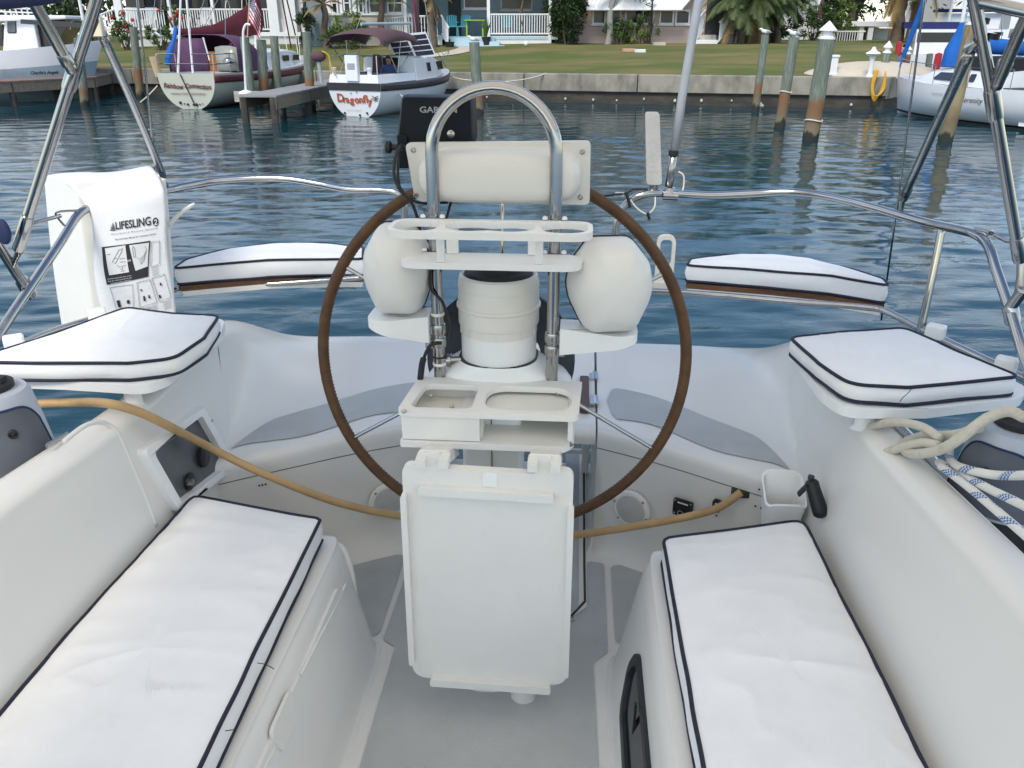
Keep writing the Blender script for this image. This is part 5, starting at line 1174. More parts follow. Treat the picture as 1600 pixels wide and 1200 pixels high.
mat('hull_blue', (0.29, 0.385, 0.44), 0.3, vscale=1.5, var=0.04, coat=0.3)
mat('stripe_dark', (0.045, 0.045, 0.05), 0.35, var=0.1)
mat('stripe_maroon', (0.13, 0.035, 0.045), 0.4, var=0.1)
mat('canvas_maroon', (0.095, 0.013, 0.022), 0.85, var=0.15, vscale=3, bump=0.5, bscale=5)
mat('canvas_purple', (0.10, 0.045, 0.10), 0.85, var=0.12, vscale=3, bump=0.4, bscale=4)
mat('canvas_plum', (0.10, 0.055, 0.06), 0.85, var=0.1, vscale=3)
mat('canvas_royal', (0.010, 0.115, 0.42), 0.8, var=0.15, vscale=4, bump=0.6, bscale=6)
mat('canvas_navy', (0.012, 0.018, 0.11), 0.8, var=0.1)
mat('clear_vinyl', (0.30, 0.31, 0.27), 0.2, var=0.1)
mat('dark_void', (0.012, 0.012, 0.013), 0.7, var=0.1)
mat('varnish', (0.26, 0.10, 0.03), 0.35, var=0.2, vscale=6)
mat('tan_wood', (0.52, 0.39, 0.24), 0.6, var=0.1)
mat('letter_red', (0.42, 0.085, 0.022), 0.5, var=0.05)
mat('letter_maroon', (0.13, 0.025, 0.022), 0.5, var=0.05)
mat('letter_black', (0.04, 0.04, 0.045), 0.5, var=0.05)
mat('flag_red', (0.48, 0.02, 0.035), 0.8, var=0.05)
mat('flag_white', (0.78, 0.77, 0.76), 0.8, var=0.03)
mat('flag_blue', (0.02, 0.03, 0.13), 0.8, var=0.05)
mat('siding_blue', (0.235, 0.30, 0.335), 0.8, vscale=2, var=0.05)
mat('siding_cream', (0.50, 0.455, 0.39), 0.85, vscale=2, var=0.07)
mat('siding_pink', (0.54, 0.41, 0.36), 0.85, vscale=2, var=0.05)
mat('siding_white', (0.70, 0.69, 0.66), 0.8, vscale=2, var=0.04)
mat('step_blue', (0.42, 0.55, 0.60), 0.8, vscale=3, var=0.05)
mat('window_dark', (0.018, 0.02, 0.023), 0.18, var=0.2)
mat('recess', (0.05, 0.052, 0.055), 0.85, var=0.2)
mat('roof', (0.22, 0.21, 0.20), 0.9, var=0.1)
mat('chair_teal', (0.06, 0.33, 0.40), 0.5, var=0.05)
mat('table_lime', (0.30, 0.48, 0.04), 0.5, var=0.05)
mat('pot_black', (0.02, 0.02, 0.022), 0.6, var=0.1)
mat('bucket_blue', (0.02, 0.06, 0.36), 0.5, var=0.05)
mat('leaf', (0.045, 0.085, 0.022), 0.6, vscale=1.2, col2=(0.075, 0.12, 0.03), c2pos=(0.35, 0.7), spec=0.3)
mat('leaf_dark', (0.018, 0.038, 0.013), 0.5, vscale=1.5, col2=(0.035, 0.06, 0.02), c2pos=(0.35, 0.7), spec=0.3)
mat('leaf_bright', (0.10, 0.16, 0.03), 0.6, vscale=1.5, col2=(0.16, 0.20, 0.05), c2pos=(0.35, 0.7), spec=0.3)
mat('leaf_palm', (0.055, 0.085, 0.03), 0.55, vscale=1.5, col2=(0.12, 0.14, 0.055), c2pos=(0.4, 0.7), spec=0.3)
mat('leaf_dry', (0.25, 0.17, 0.07), 0.8, vscale=2, var=0.25)
mat('flower_red', (0.50, 0.03, 0.02), 0.6, var=0.1)
mat('bark', (0.13, 0.095, 0.065), 0.95, vscale=4, var=0.3, bump=0.6, bscale=20)
mat('bark_pale', (0.30, 0.285, 0.26), 0.9, vscale=5, var=0.15, bump=0.4, bscale=14, stretch=(1, 1, 4))
mat('gull_white', (0.75, 0.75, 0.74), 0.8, var=0.04)
mat('gull_grey', (0.30, 0.31, 0.33), 0.8, var=0.08)
mat('hose_yellow', (0.62, 0.36, 0.02), 0.5, var=0.08)
mat('skin', (0.42, 0.23, 0.155), 0.6, var=0.08)
mat('shirt_blue', (0.04, 0.09, 0.22), 0.85, var=0.1)
mat('hair_brown', (0.06, 0.035, 0.02), 0.7, var=0.2)
mat('solar', (0.03, 0.035, 0.06), 0.15, var=0.1)
mat('red_box', (0.40, 0.02, 0.03), 0.5, var=0.05)
mat('salmon', (0.55, 0.33, 0.22), 0.85, var=0.06)

# ------------------------------------------------------------------ water
def water_mat():
    m = bpy.data.materials.new('water'); m.use_nodes = True; t = m.node_tree; b = t.nodes['Principled BSDF']
    tcn = t.nodes.new('ShaderNodeTexCoord')
    nz = t.nodes.new('ShaderNodeTexNoise'); nz.inputs['Scale'].default_value = 0.12; nz.inputs['Detail'].default_value = 3; t.links.new(tcn.outputs['Object'], nz.inputs[0])
    rp_ = t.nodes.new('ShaderNodeValToRGB'); rp_.color_ramp.elements[0].color = (0.007, 0.036, 0.038, 1); rp_.color_ramp.elements[1].color = (0.008, 0.044, 0.066, 1)
    t.links.new(nz.outputs['Fac'], rp_.inputs[0]); t.links.new(rp_.outputs[0], b.inputs['Base Color'])
    b.inputs['Roughness'].default_value = 0.035; b.inputs['IOR'].default_value = 1.333; b.inputs['Specular IOR Level'].default_value = 0.5
    mp = t.nodes.new('ShaderNodeMapping'); mp.inputs['Scale'].default_value = (0.7, 1.9, 1.0); t.links.new(tcn.outputs['Object'], mp.inputs[0])
    n1 = t.nodes.new('ShaderNodeTexNoise'); n1.inputs['Scale'].default_value = 5.5; n1.inputs['Detail'].default_value = 4; n1.inputs['Roughness'].default_value = 0.55; t.links.new(mp.outputs[0], n1.inputs[0])
    bmp = t.nodes.new('ShaderNodeBump'); bmp.inputs['Strength'].default_value = 0.075; bmp.inputs['Distance'].default_value = 0.05
    t.links.new(n1.outputs['Fac'], bmp.inputs['Height']); t.links.new(bmp.outputs[0], b.inputs['Normal'])
    MATS['water'] = m
water_mat()
def make_water():
    ys = np.concatenate([np.arange(-4, 3, 0.25), np.arange(3, 14, 0.065), np.arange(14, 24, 0.085), np.arange(24, 46, 0.13)])
    xs = np.concatenate([np.arange(-30, -12, 0.22), np.arange(-12, 12, 0.10), np.arange(12, 30, 0.22)])
    X, Y = np.meshgrid(xs, ys)
    rng = np.random.default_rng(5); Z = np.zeros_like(X)
    for i in range(110):
        lam = 0.22 * (1.25 / 0.22) ** rng.random(); a = rng.normal(math.radians(92), 0.5); k = 2 * math.pi / lam
        amp = 0.00105 * (lam / 0.5) ** 0.9; amp *= 0.6 + 0.8 * rng.random()
        ph = rng.random() * 6.28
        # slow patches so that ripples come and go
        pa = rng.random(4) * 6.28; kx, ky = rng.normal(0, 0.25, 2)
        env = 0.65 + 0.35 * np.sin(kx * X + ky * Y + pa[0])
        wob = 0.5 * np.sin(0.37 * X + pa[1]) + 0.5 * np.sin(0.31 * Y + pa[2])
        p = k * (np.cos(a) * X + np.sin(a) * Y) + ph + wob
        Z += env * amp * (np.sin(p) + 0.22 * np.sin(2 * p + 0.6))
    # calm and ruffled patches
    Z *= 0.72 + 0.32 * np.sin(0.33 * X + 0.5 * np.sin(0.21 * Y) + 1.0) * np.sin(0.42 * Y + 0.6 * np.sin(0.17 * X)) + 0.12 * np.sin(0.9 * X - 0.7 * Y)
    ny, nx = X.shape
    v = np.stack([X, Y, Z], -1).reshape(-1, 3)
    idx = np.arange(ny * nx).reshape(ny, nx)
    f = np.stack([idx[:-1, :-1], idx[:-1, 1:], idx[1:, 1:], idx[1:, :-1]], -1).reshape(-1, 4)
    me = bpy.data.meshes.new('water')
    me.vertices.add(len(v)); me.vertices.foreach_set('co', v.ravel())
    me.loops.add(f.size); me.loops.foreach_set('vertex_index', f.ravel().astype(np.int32))
    me.polygons.add(len(f)); me.polygons.foreach_set('loop_start', np.arange(0, f.size, 4, dtype=np.int32)); me.polygons.foreach_set('loop_total', np.full(len(f), 4, dtype=np.int32))
    me.update(); me.validate()
    me.polygons.foreach_set('use_smooth', [True] * len(f))
    me.materials.append(MATS['water'])
    o = bpy.data.objects.new('water', me); COL.objects.link(o); struct(o)
    m = MB(); m.add([(-600, -400, -0.08), (600, -400, -0.08), (600, 900, -0.08), (-600, 900, -0.08)], [(0, 1, 2, 3)]); struct(m.build('far_water', 'water', None, smooth=0, fixn=False))
make_water()

# ------------------------------------------------------------------ land and seawall
WZ = 0.99
W1, W2 = at(700, 113, z=WZ), at(1372, 121, z=WZ)
wd = (W2 - W1).normalized(); wn_ = Vector((-wd.y, wd.x, 0))          # wn_ points inland
def wall_pt(d, inl=0.0, z=WZ): p = W1 + wd * d + wn_ * inl; p.z = z; return p
WLEN = (W2 - W1).length
def lawn_z(p):
    d = (p - W1).dot(wn_)
    u = max(0, min(1, (d - 0.3) / 12.0)); u = u * u * (3 - 2 * u) * 0.55 + u * 0.45
    return WZ - 0.02 + 0.86 * u + 0.03 * noise.noise(Vector((p.x * .3, p.y * .3, 0)))
G = []
for i in range(61):
    d = lerp(-45, WLEN + 0.3, i / 60); row = []
    for j in range(41):
        inl = 0.32 + 75 * (j / 40) ** 2
        e = 0 if d < WLEN else 0
        p = wall_pt(d, inl); p.x += (j / 40) ** 2 * 16 * max(0, (d / WLEN)) if d > 0 else 0
        p.z = lawn_z(p); row.append(p)
    G.append(row)
struct(MB().grid(G).build('lawn', 'lawn', None, smooth=180))
# far bank to the right and behind
FB = [(at(1385, 76, Y=66)), Vector((120, 62, 1.5)), Vector((160, 260, 2)), Vector((-160, 260, 2)), Vector((-150, 100, 1.9)), Vector((12, 100, 1.9))]
struct(MB().sheet([(p.x, p.y) for p in FB], 1.42).build('far_bank', 'lawn', None, smooth=0))
sw = thing('seawall', wall_pt(WLEN / 2, 0, 0.0), 'weathered concrete seawall along the far bank of the canal', 'wall')
nseg = 17; seg = 4.1
d0 = WLEN + 0.35
for i in range(nseg):
    a, b = d0 - seg * i - 0.012, d0 - seg * (i + 1) + 0.012
    m = MB(); m.hexa([wall_pt(b, 0, 0.40), wall_pt(a, 0, 0.40), wall_pt(a, 0.42, 0.40), wall_pt(b, 0.42, 0.40)], [wall_pt(b, 0.0, WZ), wall_pt(a, 0.0, WZ), wall_pt(a, 0.42, WZ), wall_pt(b, 0.42, WZ)])
    m.build('cap_block', 'concrete', sw, bevel=0.03)
m = MB(); m.hexa([wall_pt(-50, .12, -1), wall_pt(d0 - .05, .12, -1), wall_pt(d0 - .05, .5, -1), wall_pt(-50, .5, -1)], [wall_pt(-50, .12, .41), wall_pt(d0 - .05, .12, .41), wall_pt(d0 - .05, .5, .41), wall_pt(-50, .5, .41)]); m.build('sheet_wall', 'wall_shade', sw)
m = MB()
for i in range(26):
    d = d0 - 1.0 - 0.98 * i * 1.0 + random.uniform(-.1, .1); p = wall_pt(d, 0.10, 0.14 + random.uniform(-.04, .05)); m.sphere(p, random.uniform(.03, .055), 5, (1, 1, 1.2))
o = m.build('tie_end', 'barnacle', sw); o['kind'] = 'stuff'
# return wall going away on the right
rw = thing('return_wall', wall_pt(d0 + .4, 4, 0), 'low concrete wall turning away from the seawall corner by the yellow hose', 'wall')
m = MB(); e0 = wall_pt(d0 + .02, 0.05, 0); dirr = (Vector((0.62, 0.78, 0))).normalized(); nr = Vector((dirr.y, -dirr.x, 0))
for i in range(5):
    a = e0 + dirr * (3.1 * i + .02); b = e0 + dirr * (3.1 * i + 3.08); m = MB()
    m.hexa([a + Vector((0, 0, .3)), b + Vector((0, 0, .3)), b - nr * .4 + Vector((0, 0, .3)), a - nr * .4 + Vector((0, 0, .3))], [a + Vector((0, 0, WZ)), b + Vector((0, 0, WZ)), b - nr * .4 + Vector((0, 0, WZ)), a - nr * .4 + Vector((0, 0, WZ))]); m.build('cap_block', 'concrete', rw, bevel=0.03)
m = MB(); a = e0 - nr * .1; b = e0 + dirr * 15.5 - nr * .1
m.hexa([a + Vector((0, 0, -1)), b + Vector((0, 0, -1)), b - nr * .3 + Vector((0, 0, -1)), a - nr * .3 + Vector((0, 0, -1))], [a + Vector((0, 0, .31)), b + Vector((0, 0, .31)), b - nr * .3 + Vector((0, 0, .31)), a - nr * .3 + Vector((0, 0, .31))]); m.build('sheet_wall', 'wall_shade', rw)
# pale ramp mound at the corner of the lawn
m = MB(); G = []
c = at(1372, 119, z=1.0) + Vector((0.4, 1.4, 0))
for i in range(25):
    row = []
    for j in range(9):
        r = 1 - j / 8; a = 2 * math.pi * i / 24
        p = c + Vector((2.6 * r * math.cos(a), 1.5 * r * math.sin(a), 0)); p.z = 0.93 + 0.50 * (1 - r ** 2.2) ** 0.8; row.append(p)
    G.append(row)
m.grid(G); struct(m.build('ramp', 'path', None, smooth=180))
# garden path to the steps
cl_ = [Vector((x, y, 0)) for x, y in ((-2.0, 42.6), (-2.15, 41.2), (-2.75, 39.8), (-3.6, 38.9), (-4.6, 38.3))]
cl_ = smooth_path(cl_, 10); G = []
for k, p in enumerate(cl_):
    d_ = (cl_[min(k + 1, len(cl_) - 1)] - cl_[max(k - 1, 0)]); d_.z = 0; d_.normalize(); s_ = Vector((d_.y, -d_.x, 0)); row = []
    for u in (-1, -.5, 0, .5, 1):
        q = p + s_ * (.5 * u); q.z = lawn_z(q) + .03; row.append(q)
    G.append(row)
struct(MB().grid(G).build('path', 'path', None, smooth=180))
def on_lawn(px, py, dz=0.0):
    "point of the lawn seen at a pixel: walk outward until the line of sight meets the ground"
    best = None
    for k in range(400):
        Y = 30 + 0.05 * k; p = at(px, py, Y=Y)
        if (p - W1).dot(wn_) > 0.4 and p.z <= lawn_z(p): best = p; break
    if best is None: best = at(px, py, Y=43)
    best.z = lawn_z(best) + dz; return best
for x, y, w, c_ in ((982, 81, .5, 'salmon'), (1000, 82, .42, 'paint_white'), (1030, 71, .55, 'path')):
    q = on_lawn(x, y); m = MB(); m.box(q + Vector((0, 0, .06)), (w, .3, .14), Matrix.Rotation(.2, 3, 'Z')); o = m.build('paving_block', c_, None, bevel=.02)
    tag(o, {982: 'reddish paving block lying on the lawn', 1000: 'white block lying on the lawn beside the reddish one', 1030: 'pale flat stone on the lawn below the lamp post'}[x], 'block')

# ------------------------------------------------------------------ pilings
def pile_mat(rust, tide, mtop, mrust, seed):
    "one timber surface: wet foot, tide band, bare wood, weathered top, with ragged limits"
    m = mtop.copy(); m.name = 'pile_%d' % seed; t = m.node_tree; bs = t.nodes['Principled BSDF']
    def topcol(mm): 
        r_ = next(n for n in mm.node_tree.nodes if n.type == 'VALTORGB'); return [e.color[:] for e in r_.color_ramp.elements]
    base_link = bs.inputs['Base Color'].links[0].from_socket
    tcn = t.nodes.new('ShaderNodeTexCoord'); sp_ = t.nodes.new('ShaderNodeSeparateXYZ'); t.links.new(tcn.outputs['Generated'], sp_.inputs[0])
    mpn = t.nodes.new('ShaderNodeMapping'); mpn.inputs['Scale'].default_value = (4, 4, 1.2); mpn.inputs['Location'].default_value = (seed, 0, 0); t.links.new(tcn.outputs['Object'], mpn.inputs[0])
    nz_ = t.nodes.new('ShaderNodeTexNoise'); nz_.inputs['Scale'].default_value = 1.6; nz_.inputs['Detail'].default_value = 5; t.links.new(mpn.outputs[0], nz_.inputs[0])
    ad = t.nodes.new('ShaderNodeMath'); ad.operation = 'MULTIPLY_ADD'; ad.inputs[1].default_value = 0.14; t.links.new(nz_.outputs['Fac'], ad.inputs[0]); t.links.new(sp_.outputs[2], ad.inputs[2])
    def h(u): return max(0.0, min(1.0, (u + 0.5) / 1.5 + 0.07))
    rp_ = t.nodes.new('ShaderNodeValToRGB'); cr_ = rp_.color_ramp; rc1, rc2 = topcol(mrust)
    cr_.elements[0].position = h(tide * .35); cr_.elements[0].color = (.03, .03, .025, 1)
    cr_.elements[1].position = h(tide * .55); cr_.elements[1].color = (.19, .165, .10, 1)
    for ps, cc_ in ((h(tide * 1.0), rc2), (h(lerp(tide, rust, .6)), rc1)): e_ = cr_.elements.new(ps); e_.color = cc_
    t.links.new(ad.outputs[0], rp_.inputs[0])
    gt = t.nodes.new('ShaderNodeMapRange'); gt.inputs[1].default_value = h(rust) - .02; gt.inputs[2].default_value = h(rust) + .03; t.links.new(ad.outputs[0], gt.inputs[0])
    mx_ = t.nodes.new('ShaderNodeMix'); mx_.data_type = 'RGBA'; t.links.new(gt.outputs[0], mx_.inputs[0]); t.links.new(rp_.outputs[0], mx_.inputs[6]); t.links.new(base_link, mx_.inputs[7])
    t.links.new(mx_.outputs[2], bs.inputs['Base Color']); return m
def piling(base, top, w, label, rust=0.45, mt='pile_green', cap=False, ropez=None, tide=0.18, group='timber mooring piles', mrust='pile_rust'):
    b = at(*base, z=0.0); tp = at(*top, Y=b.y); r = w / 2
    root = thing('piling', b, label, 'piling', group); d = tp - b
    mm = pile_mat(rust, tide, MATS[mt], MATS[mrust], int(base[0]))
    n = 26; pts = [b + d * lerp(-0.5, 1.0, i / n) + Vector((r * .10 * noise.noise(Vector((i * .35, base[0], 1))), r * .10 * noise.noise(Vector((i * .35, base[0], 5))), 0)) for i in range(n + 1)]
    rr = [r * (1.06 - 0.08 * i / n) * (1 + 0.05 * noise.noise(Vector((i * .8, base[0], 3)))) for i in range(n + 1)]
    m = MB(); m.tube(pts, rr, 16); m.build('shaft', mm, root, smooth=60)
    if cap:
        q = b + d; m = MB(); ax = d.normalized(); m.lathe([(r * 1.02, -0.02), (r * 1.02, 0.02), (r * .6, 0.05), (r * .6, 0.15), (r * 1.1, 0.155), (r * 1.1, 0.18), (0.01, 0.37)], q, ax=ax, n=16); m.build('cone_cap', 'cap_white', root)
    if ropez:
        m = MB(); q = b + d * ropez; m.tube([q + Vector((r * 1.12 * math.cos(a), r * 1.12 * math.sin(a), 0.02 * math.sin(2 * a))) for a in [2 * math.pi * i / 20 for i in range(20)]], 0.018, 6, closed=True); m.build('rope_ring', 'rope_cream', root)
    return root, b, tp
piling((53, 150), (38, 42), .30, 'grey-green mooring pile in front of the blue powerboat hull', rust=.33)
piling((133, 166), (122, 60), .28, 'mooring pile with rusty foot behind the crossed bimini poles', rust=.28)
piling((220, 153), (208, 42), .29, 'mooring pile beside the stern of the cream sailboat', rust=.42)
piling((394, 170), (382, 58), .30, 'grey mooring pile carrying the white pole at the finger dock', rust=.20)
piling((414, 168), (408, 62), .32, 'mooring pile with orange wood under the flag', rust=.46)
piling((436, 160), (428, 56), .29, 'dark grey mooring pile right of the flag', rust=.2)
piling((486, 172), (479, 50), .29, 'mooring pile left of the white boat with red lettering', rust=.40)
_, pb, pt_ = piling((748, 178), (741, 66), .32, 'mooring pile with a gull behind the guard hoop', rust=.38)
_, qb, qt = piling((1180, 174), (1196, 54), .24, 'leftmost of three mooring piles on the open water, gull on top', rust=.38)
_, rb_, rt = piling((1218, 200), (1241, 58), .27, 'middle of three mooring piles on the open water, gull on top', rust=.42, ropez=.41)
piling((1266, 218), (1292, 60), .36, 'thick mooring pile with white cone cap', rust=.40, cap=True, ropez=.2)
piling((1369, 164), (1386, 82), .28, 'mooring pile with white cap beside the yellow hose', rust=.18, cap=True)
piling((1409, 140), (1418, 84), .30, 'brown mooring pile with white cap at the bow of the sailboat', rust=.95, cap=True, mrust='teak')
_, lb, ltp = piling((1477, 220), (1521, 38), .33, 'tall tan mooring pile with white cap in front of the white sailboat', rust=.45, cap=True, mt='pile_tan', mrust='pile_tan')
piling((1586, 150), (1594, 92), .32, 'grey mooring pile at the picture edge behind the white sailboat', rust=.1, cap=True)
piling((1447, 135), (1453, 84), .28, 'short green mooring pile behind the bow of the white sailboat', rust=.1)
m = MB(); ff = at(1182, 166, z=0.1); m.lathe([(.02, -.05), (.15, -.03), (.19, .03), (.15, .09), (.02, .11)], ff - Vector((0, .18, 0)), n=20); o = m.build('float_ring', 'rope_cream', None); tag(o, 'cream float ring at the foot of the leftmost gull pile', 'float')
def gull(p, label, face=1):
    root = thing('gull', p, label, 'bird', 'gulls on the piles')
    m = MB(); sp = [(-.16, .06), (-.10, .075), (0, .085), (.08, .10), (.12, .135), (.16, .16), (.205, .155)]
    rr = [.015, .045, .06, .058, .04, .036, .012]
    m.tube(smooth_path([Vector((face * x, 0, z)) + p for x, z in sp], 3), list(np.interp(np.arange(19) / 3, np.arange(7), rr)), 10); m.build('body', 'gull_white', root, smooth=180)
    for s in (-1, 1):
        m = MB(); m.tube([p + Vector((face * x, s * .045, z)) for x, z in ((.05, .10), (-.05, .09), (-.19, .06))], [.012, .035, .006], 8, flat=.5); m.build('wing', 'gull_grey', root)
        m = MB(); m.tube([p + Vector((0, s * .02, .04)), p + Vector((0.005, s * .02, 0))], .006, 5); m.build('leg', 'hose_yellow', root)
    m = MB(); m.tube([p + Vector((face * .2, 0, .155)), p + Vector((face * .25, 0, .145))], [.011, .003], 6); m.build('bill', 'hose_yellow', root)
gull(pt_, 'white gull on the pile in front of the blue house steps', -1); gull(qt, 'grey and white gull on the leftmost of the three open-water piles', -1); gull(rt, 'white gull on the middle of the three open-water piles', -1)
# dock pedestal lights
def dock_light(px, ybase, h, label, fancy):
    p = on_lawn(px, ybase) if not fancy else wall_pt((at(px, ybase, z=WZ) - W1).dot(wd), .2)
    root = thing('dock_light', p, label, 'lamp post')
    m = MB()
    if fancy:
        m.lathe([(.13, 0), (.13, .05), (.085, .08), (.08, .55), (.10, .60), (.09, .64)], p, n=20); m.build('post', 'cap_white', root)
        m = MB(); m.lathe([(.09, .645), (.20, .68), (.235, .72), (.22, .75), (.12, .80), (.07, .85), (.06, .90), (.02, .93)], p, n=20); m.build('cap', 'cap_white', root)
    else:
        m.box(p + Vector((0, 0, h * .45)), (.24, .24, h * .9)); m.build('post', 'paint_white', root, bevel=.02)
        m = MB(); m.box(p + Vector((0, 0, h * .92)), (.30, .30, .08)); m.build('cap', 'paint_white', root, bevel=.02)
        m = MB(); m.box(p + Vector((0, 0, .05)), (.3, .3, .08)); m.build('base', 'paint_white', root, bevel=.02)
dock_light(1366, 123, .9, 'white dock light with broad domed cap at the seawall corner', True)
dock_light(1299, 121, .68, 'square white utility post on the lawn by the thick capped pile', False)
m = MB()
hb = wall_pt((at(1375, 122, z=WZ) - W1).dot(wd), -.08)
for k in range(4): m.tube(smooth_path([hb + Vector((-.15 + .03 * k, -.02 * k, .25)), hb + Vector((-.2 + .02 * k, -.05, -.3)), hb + Vector((-.05, -.06 - .02 * k, -.72 + .05 * k)), hb + Vector((.14 + .03 * k, -.05, -.35)), hb + Vector((.2, 0, .2))], 6), .022, 7)
o = m.build('yellow_hose', 'hose_yellow', None, smooth=180); tag(o, 'coiled yellow hose hanging over the seawall corner', 'hose')

# ------------------------------------------------------------------ docks
def dock(name, label, A, B, width, z, plank='plank', np_=40, fascia='timber', side=1, th=.05, fz=.32):
    "planked deck from A to B (world points), planks across"
    d = (B - A); L = d.length; d.normalize(); n = Vector((-d.y, d.x, 0)) * side
    root = thing(name, Vector((A.x, A.y, 0)), label, 'dock')
    base = None
    for i in range(np_):
        a = A + d * (L * (i + .03) / np_); b = A + d * (L * (i + .97) / np_); zz = z + random.uniform(-.004, .004)
        m = MB(); m.hexa([Vector((q.x, q.y, zz - th)) for q in (a, b, b + n * width, a + n * width)], [Vector((q.x, q.y, zz)) for q in (a, b, b + n * width, a + n * width)]); m.build('plank', plank, root)
    for off in (.02, width - .08):
        m = MB(); a = A + n * off; b = B + n * off; m.hexa([Vector((q.x, q.y, z - th - fz)) for q in (a, b, b + n * .06, a + n * .06)], [Vector((q.x, q.y, z - th - .004)) for q in (a, b, b + n * .06, a + n * .06)]); m.build('stringer', fascia, root)
    k = max(2, int(L / 2.6))
    for i in range(k + 1):
        for off in (.12, width - .12):
            q = A + d * (L * (i + .02) / (k + .04)) + n * off; m = MB(); m.tube([Vector((q.x, q.y, -1.0)), Vector((q.x, q.y, z - th - .01))], .11, 8); m.build('post', 'wall_shade', root)
    return root
A = at(-140, 134, z=.82); B = at(150, 120, z=.82)
dock('walkway_dock', 'reddish timber dock in front of the blue powerboat', A, B, 1.6, .82, np_=46)
m = MB(); a = at(-20, 138, Y=A.y - .1); 
A = at(142, 121, z=.80); B = at(245, 101, z=.80)
dock('walkway_dock', 'weathered dock leading past the crossed poles toward the cream sailboat', A, B, 1.4, .80, np_=44, plank='timber')
A = at(372, 150, z=.72); B = at(520, 117, z=.86)
fd = dock('finger_dock', 'grey finger dock between the cream sailboat and the white boat', A, B, 1.1, .74, np_=44, plank='plank_grey', side=-1)
m = MB(); a = at(366, 146, z=.55); b = at(437, 146, z=.55); m.hexa([Vector((a.x, a.y - .05, .30)), Vector((b.x, b.y - .05, .30)), Vector((b.x, b.y + .03, .30)), Vector((a.x, a.y + .03, .30))], [Vector((a.x, a.y - .05, .62)), Vector((b.x, b.y - .05, .62)), Vector((b.x, b.y + .03, .62)), Vector((a.x, a.y + .03, .62))]); m.build('end_board', 'timber_pale', fd)
wp = thing('white_pole', at(384, 142, z=.75), 'white hooked pole on a round base at the end of the finger dock', 'pole')
m = MB(); m.tube(smooth_path([at(384, 141, Y=26.5), at(383, 120, Y=26.5), at(380, 60, Y=26.5), at(381, 45, Y=26.5), at(385, 38, Y=26.5), at(391, 39, Y=26.5)], 5), .035, 8); m.build('pole', 'paint_white', wp)
m = MB(); m.lathe([(.22, 0), (.2, .05), (.06, .1)], at(384, 146, Y=26.5), n=16); m.build('base', 'paint_white', wp)

# ------------------------------------------------------------------ moored boats
def frame(stern, bow):
    d = (bow - stern); d.z = 0; L = d.length; d.normalize(); r = Vector((d.y, -d.x, 0))
    M = Matrix(((r.x, d.x, 0, stern.x), (r.y, d.y, 0, stern.y), (0, 0, 1, 0), (0, 0, 0, 1)))
    return M, L
class Hull:
    def __init__(s, L, B, fs, fb, tr, draft=.35, full=2.6, rake=.9, tumble=0.0):
        s.L, s.B, s.fs, s.fb, s.tr, s.draft, s.full, s.rake = L, B, fs, fb, tr, draft, full, rake
    def hb(s, u):
        a = s.tr + (1 - s.tr) * math.sin(min(u / .45, 1) * math.pi / 2)
        return s.B / 2 * a * max(0, 1 - max(0, (u - .42) / .58) ** 2.3)
    def zs(s, u): return s.fs + (s.fb - s.fs) * u ** 1.6 - .06 * math.sin(math.pi * u)
    def pt(s, u, v, sg, out=0.0):
        w = (s.hb(u) + out) * max(0, 1 - v ** s.full) ** .55; z = s.zs(u) - v * (s.zs(u) + s.draft)
        y = s.L * u - s.rake * v * u ** 5 + .12 * (1 - u) ** 6 * v
        return Vector((sg * w, y, z))
    def shell(s, v0=0, v1=1, out=0.0, nu=26, nv=14, u0=0, u1=1):
        return [[s.pt(lerp(u0, u1, i / nu), lerp(v0, v1, j / nv), 1, out) for j in range(nv + 1)] for i in range(nu + 1)], [[s.pt(lerp(u0, u1, i / nu), lerp(v0, v1, j / nv), -1, out) for j in range(nv + 1)] for i in range(nu + 1)]
def build_hull(root, M, H, mh, mdeck, band=None, bandv=(0.0, 0.2), mt=None):
    m = MB(M); a, b = H.shell(); m.grid(a); m.grid(b); m.build('hull', mh, root, smooth=60)
    m = MB(M); st = [H.pt(0, j / 20, 1) for j in range(21)] + [H.pt(0, 1 - j / 20, -1) for j in range(21)]
    m.add(st, [list(range(len(st)))]); m.build('transom', mt or mh, root, smooth=0)
    m = MB(M); m.grid([[Vector((H.hb(i / 24) * .985 * x, H.L * i / 24, H.zs(i / 24) - .03 + .04 * (1 - x * x))) for x in (-1, -.6, -.2, .2, .6, 1)] for i in range(25)]); m.build('deck', mdeck, root, smooth=60)
    if band:
        m = MB(M); a, b = H.shell(bandv[0], bandv[1], .025, nv=3); m.grid(a); m.grid(b)
        o = m.build('rub_rail', band, root, smooth=60, solid=.02)
def wires(root, M, segs, r=.012, name='rigging_wire', m='stainless_dull'):
    for a, b in segs:
        mb = MB(M); mb.tube([a, b], r, 5); mb.build(name, m, root)
def trunk(mb, st, n=4):
    "cabin: list of (y, halfwidth at foot, halfwidth at top, z foot, z top)"
    G = []
    for y, w0, w1, z0, z1 in st: G.append([Vector(p) for p in ((-w0, y, z0), (-w1, y, z1 - .05), (-w1 * .8, y, z1), (0, y, z1 + .04), (w1 * .8, y, z1), (w1, y, z1 - .05), (w0, y, z0))])
    mb.grid(G); mb.add(G[0], [list(range(7))]); mb.add(G[-1], [list(range(7))[::-1]])

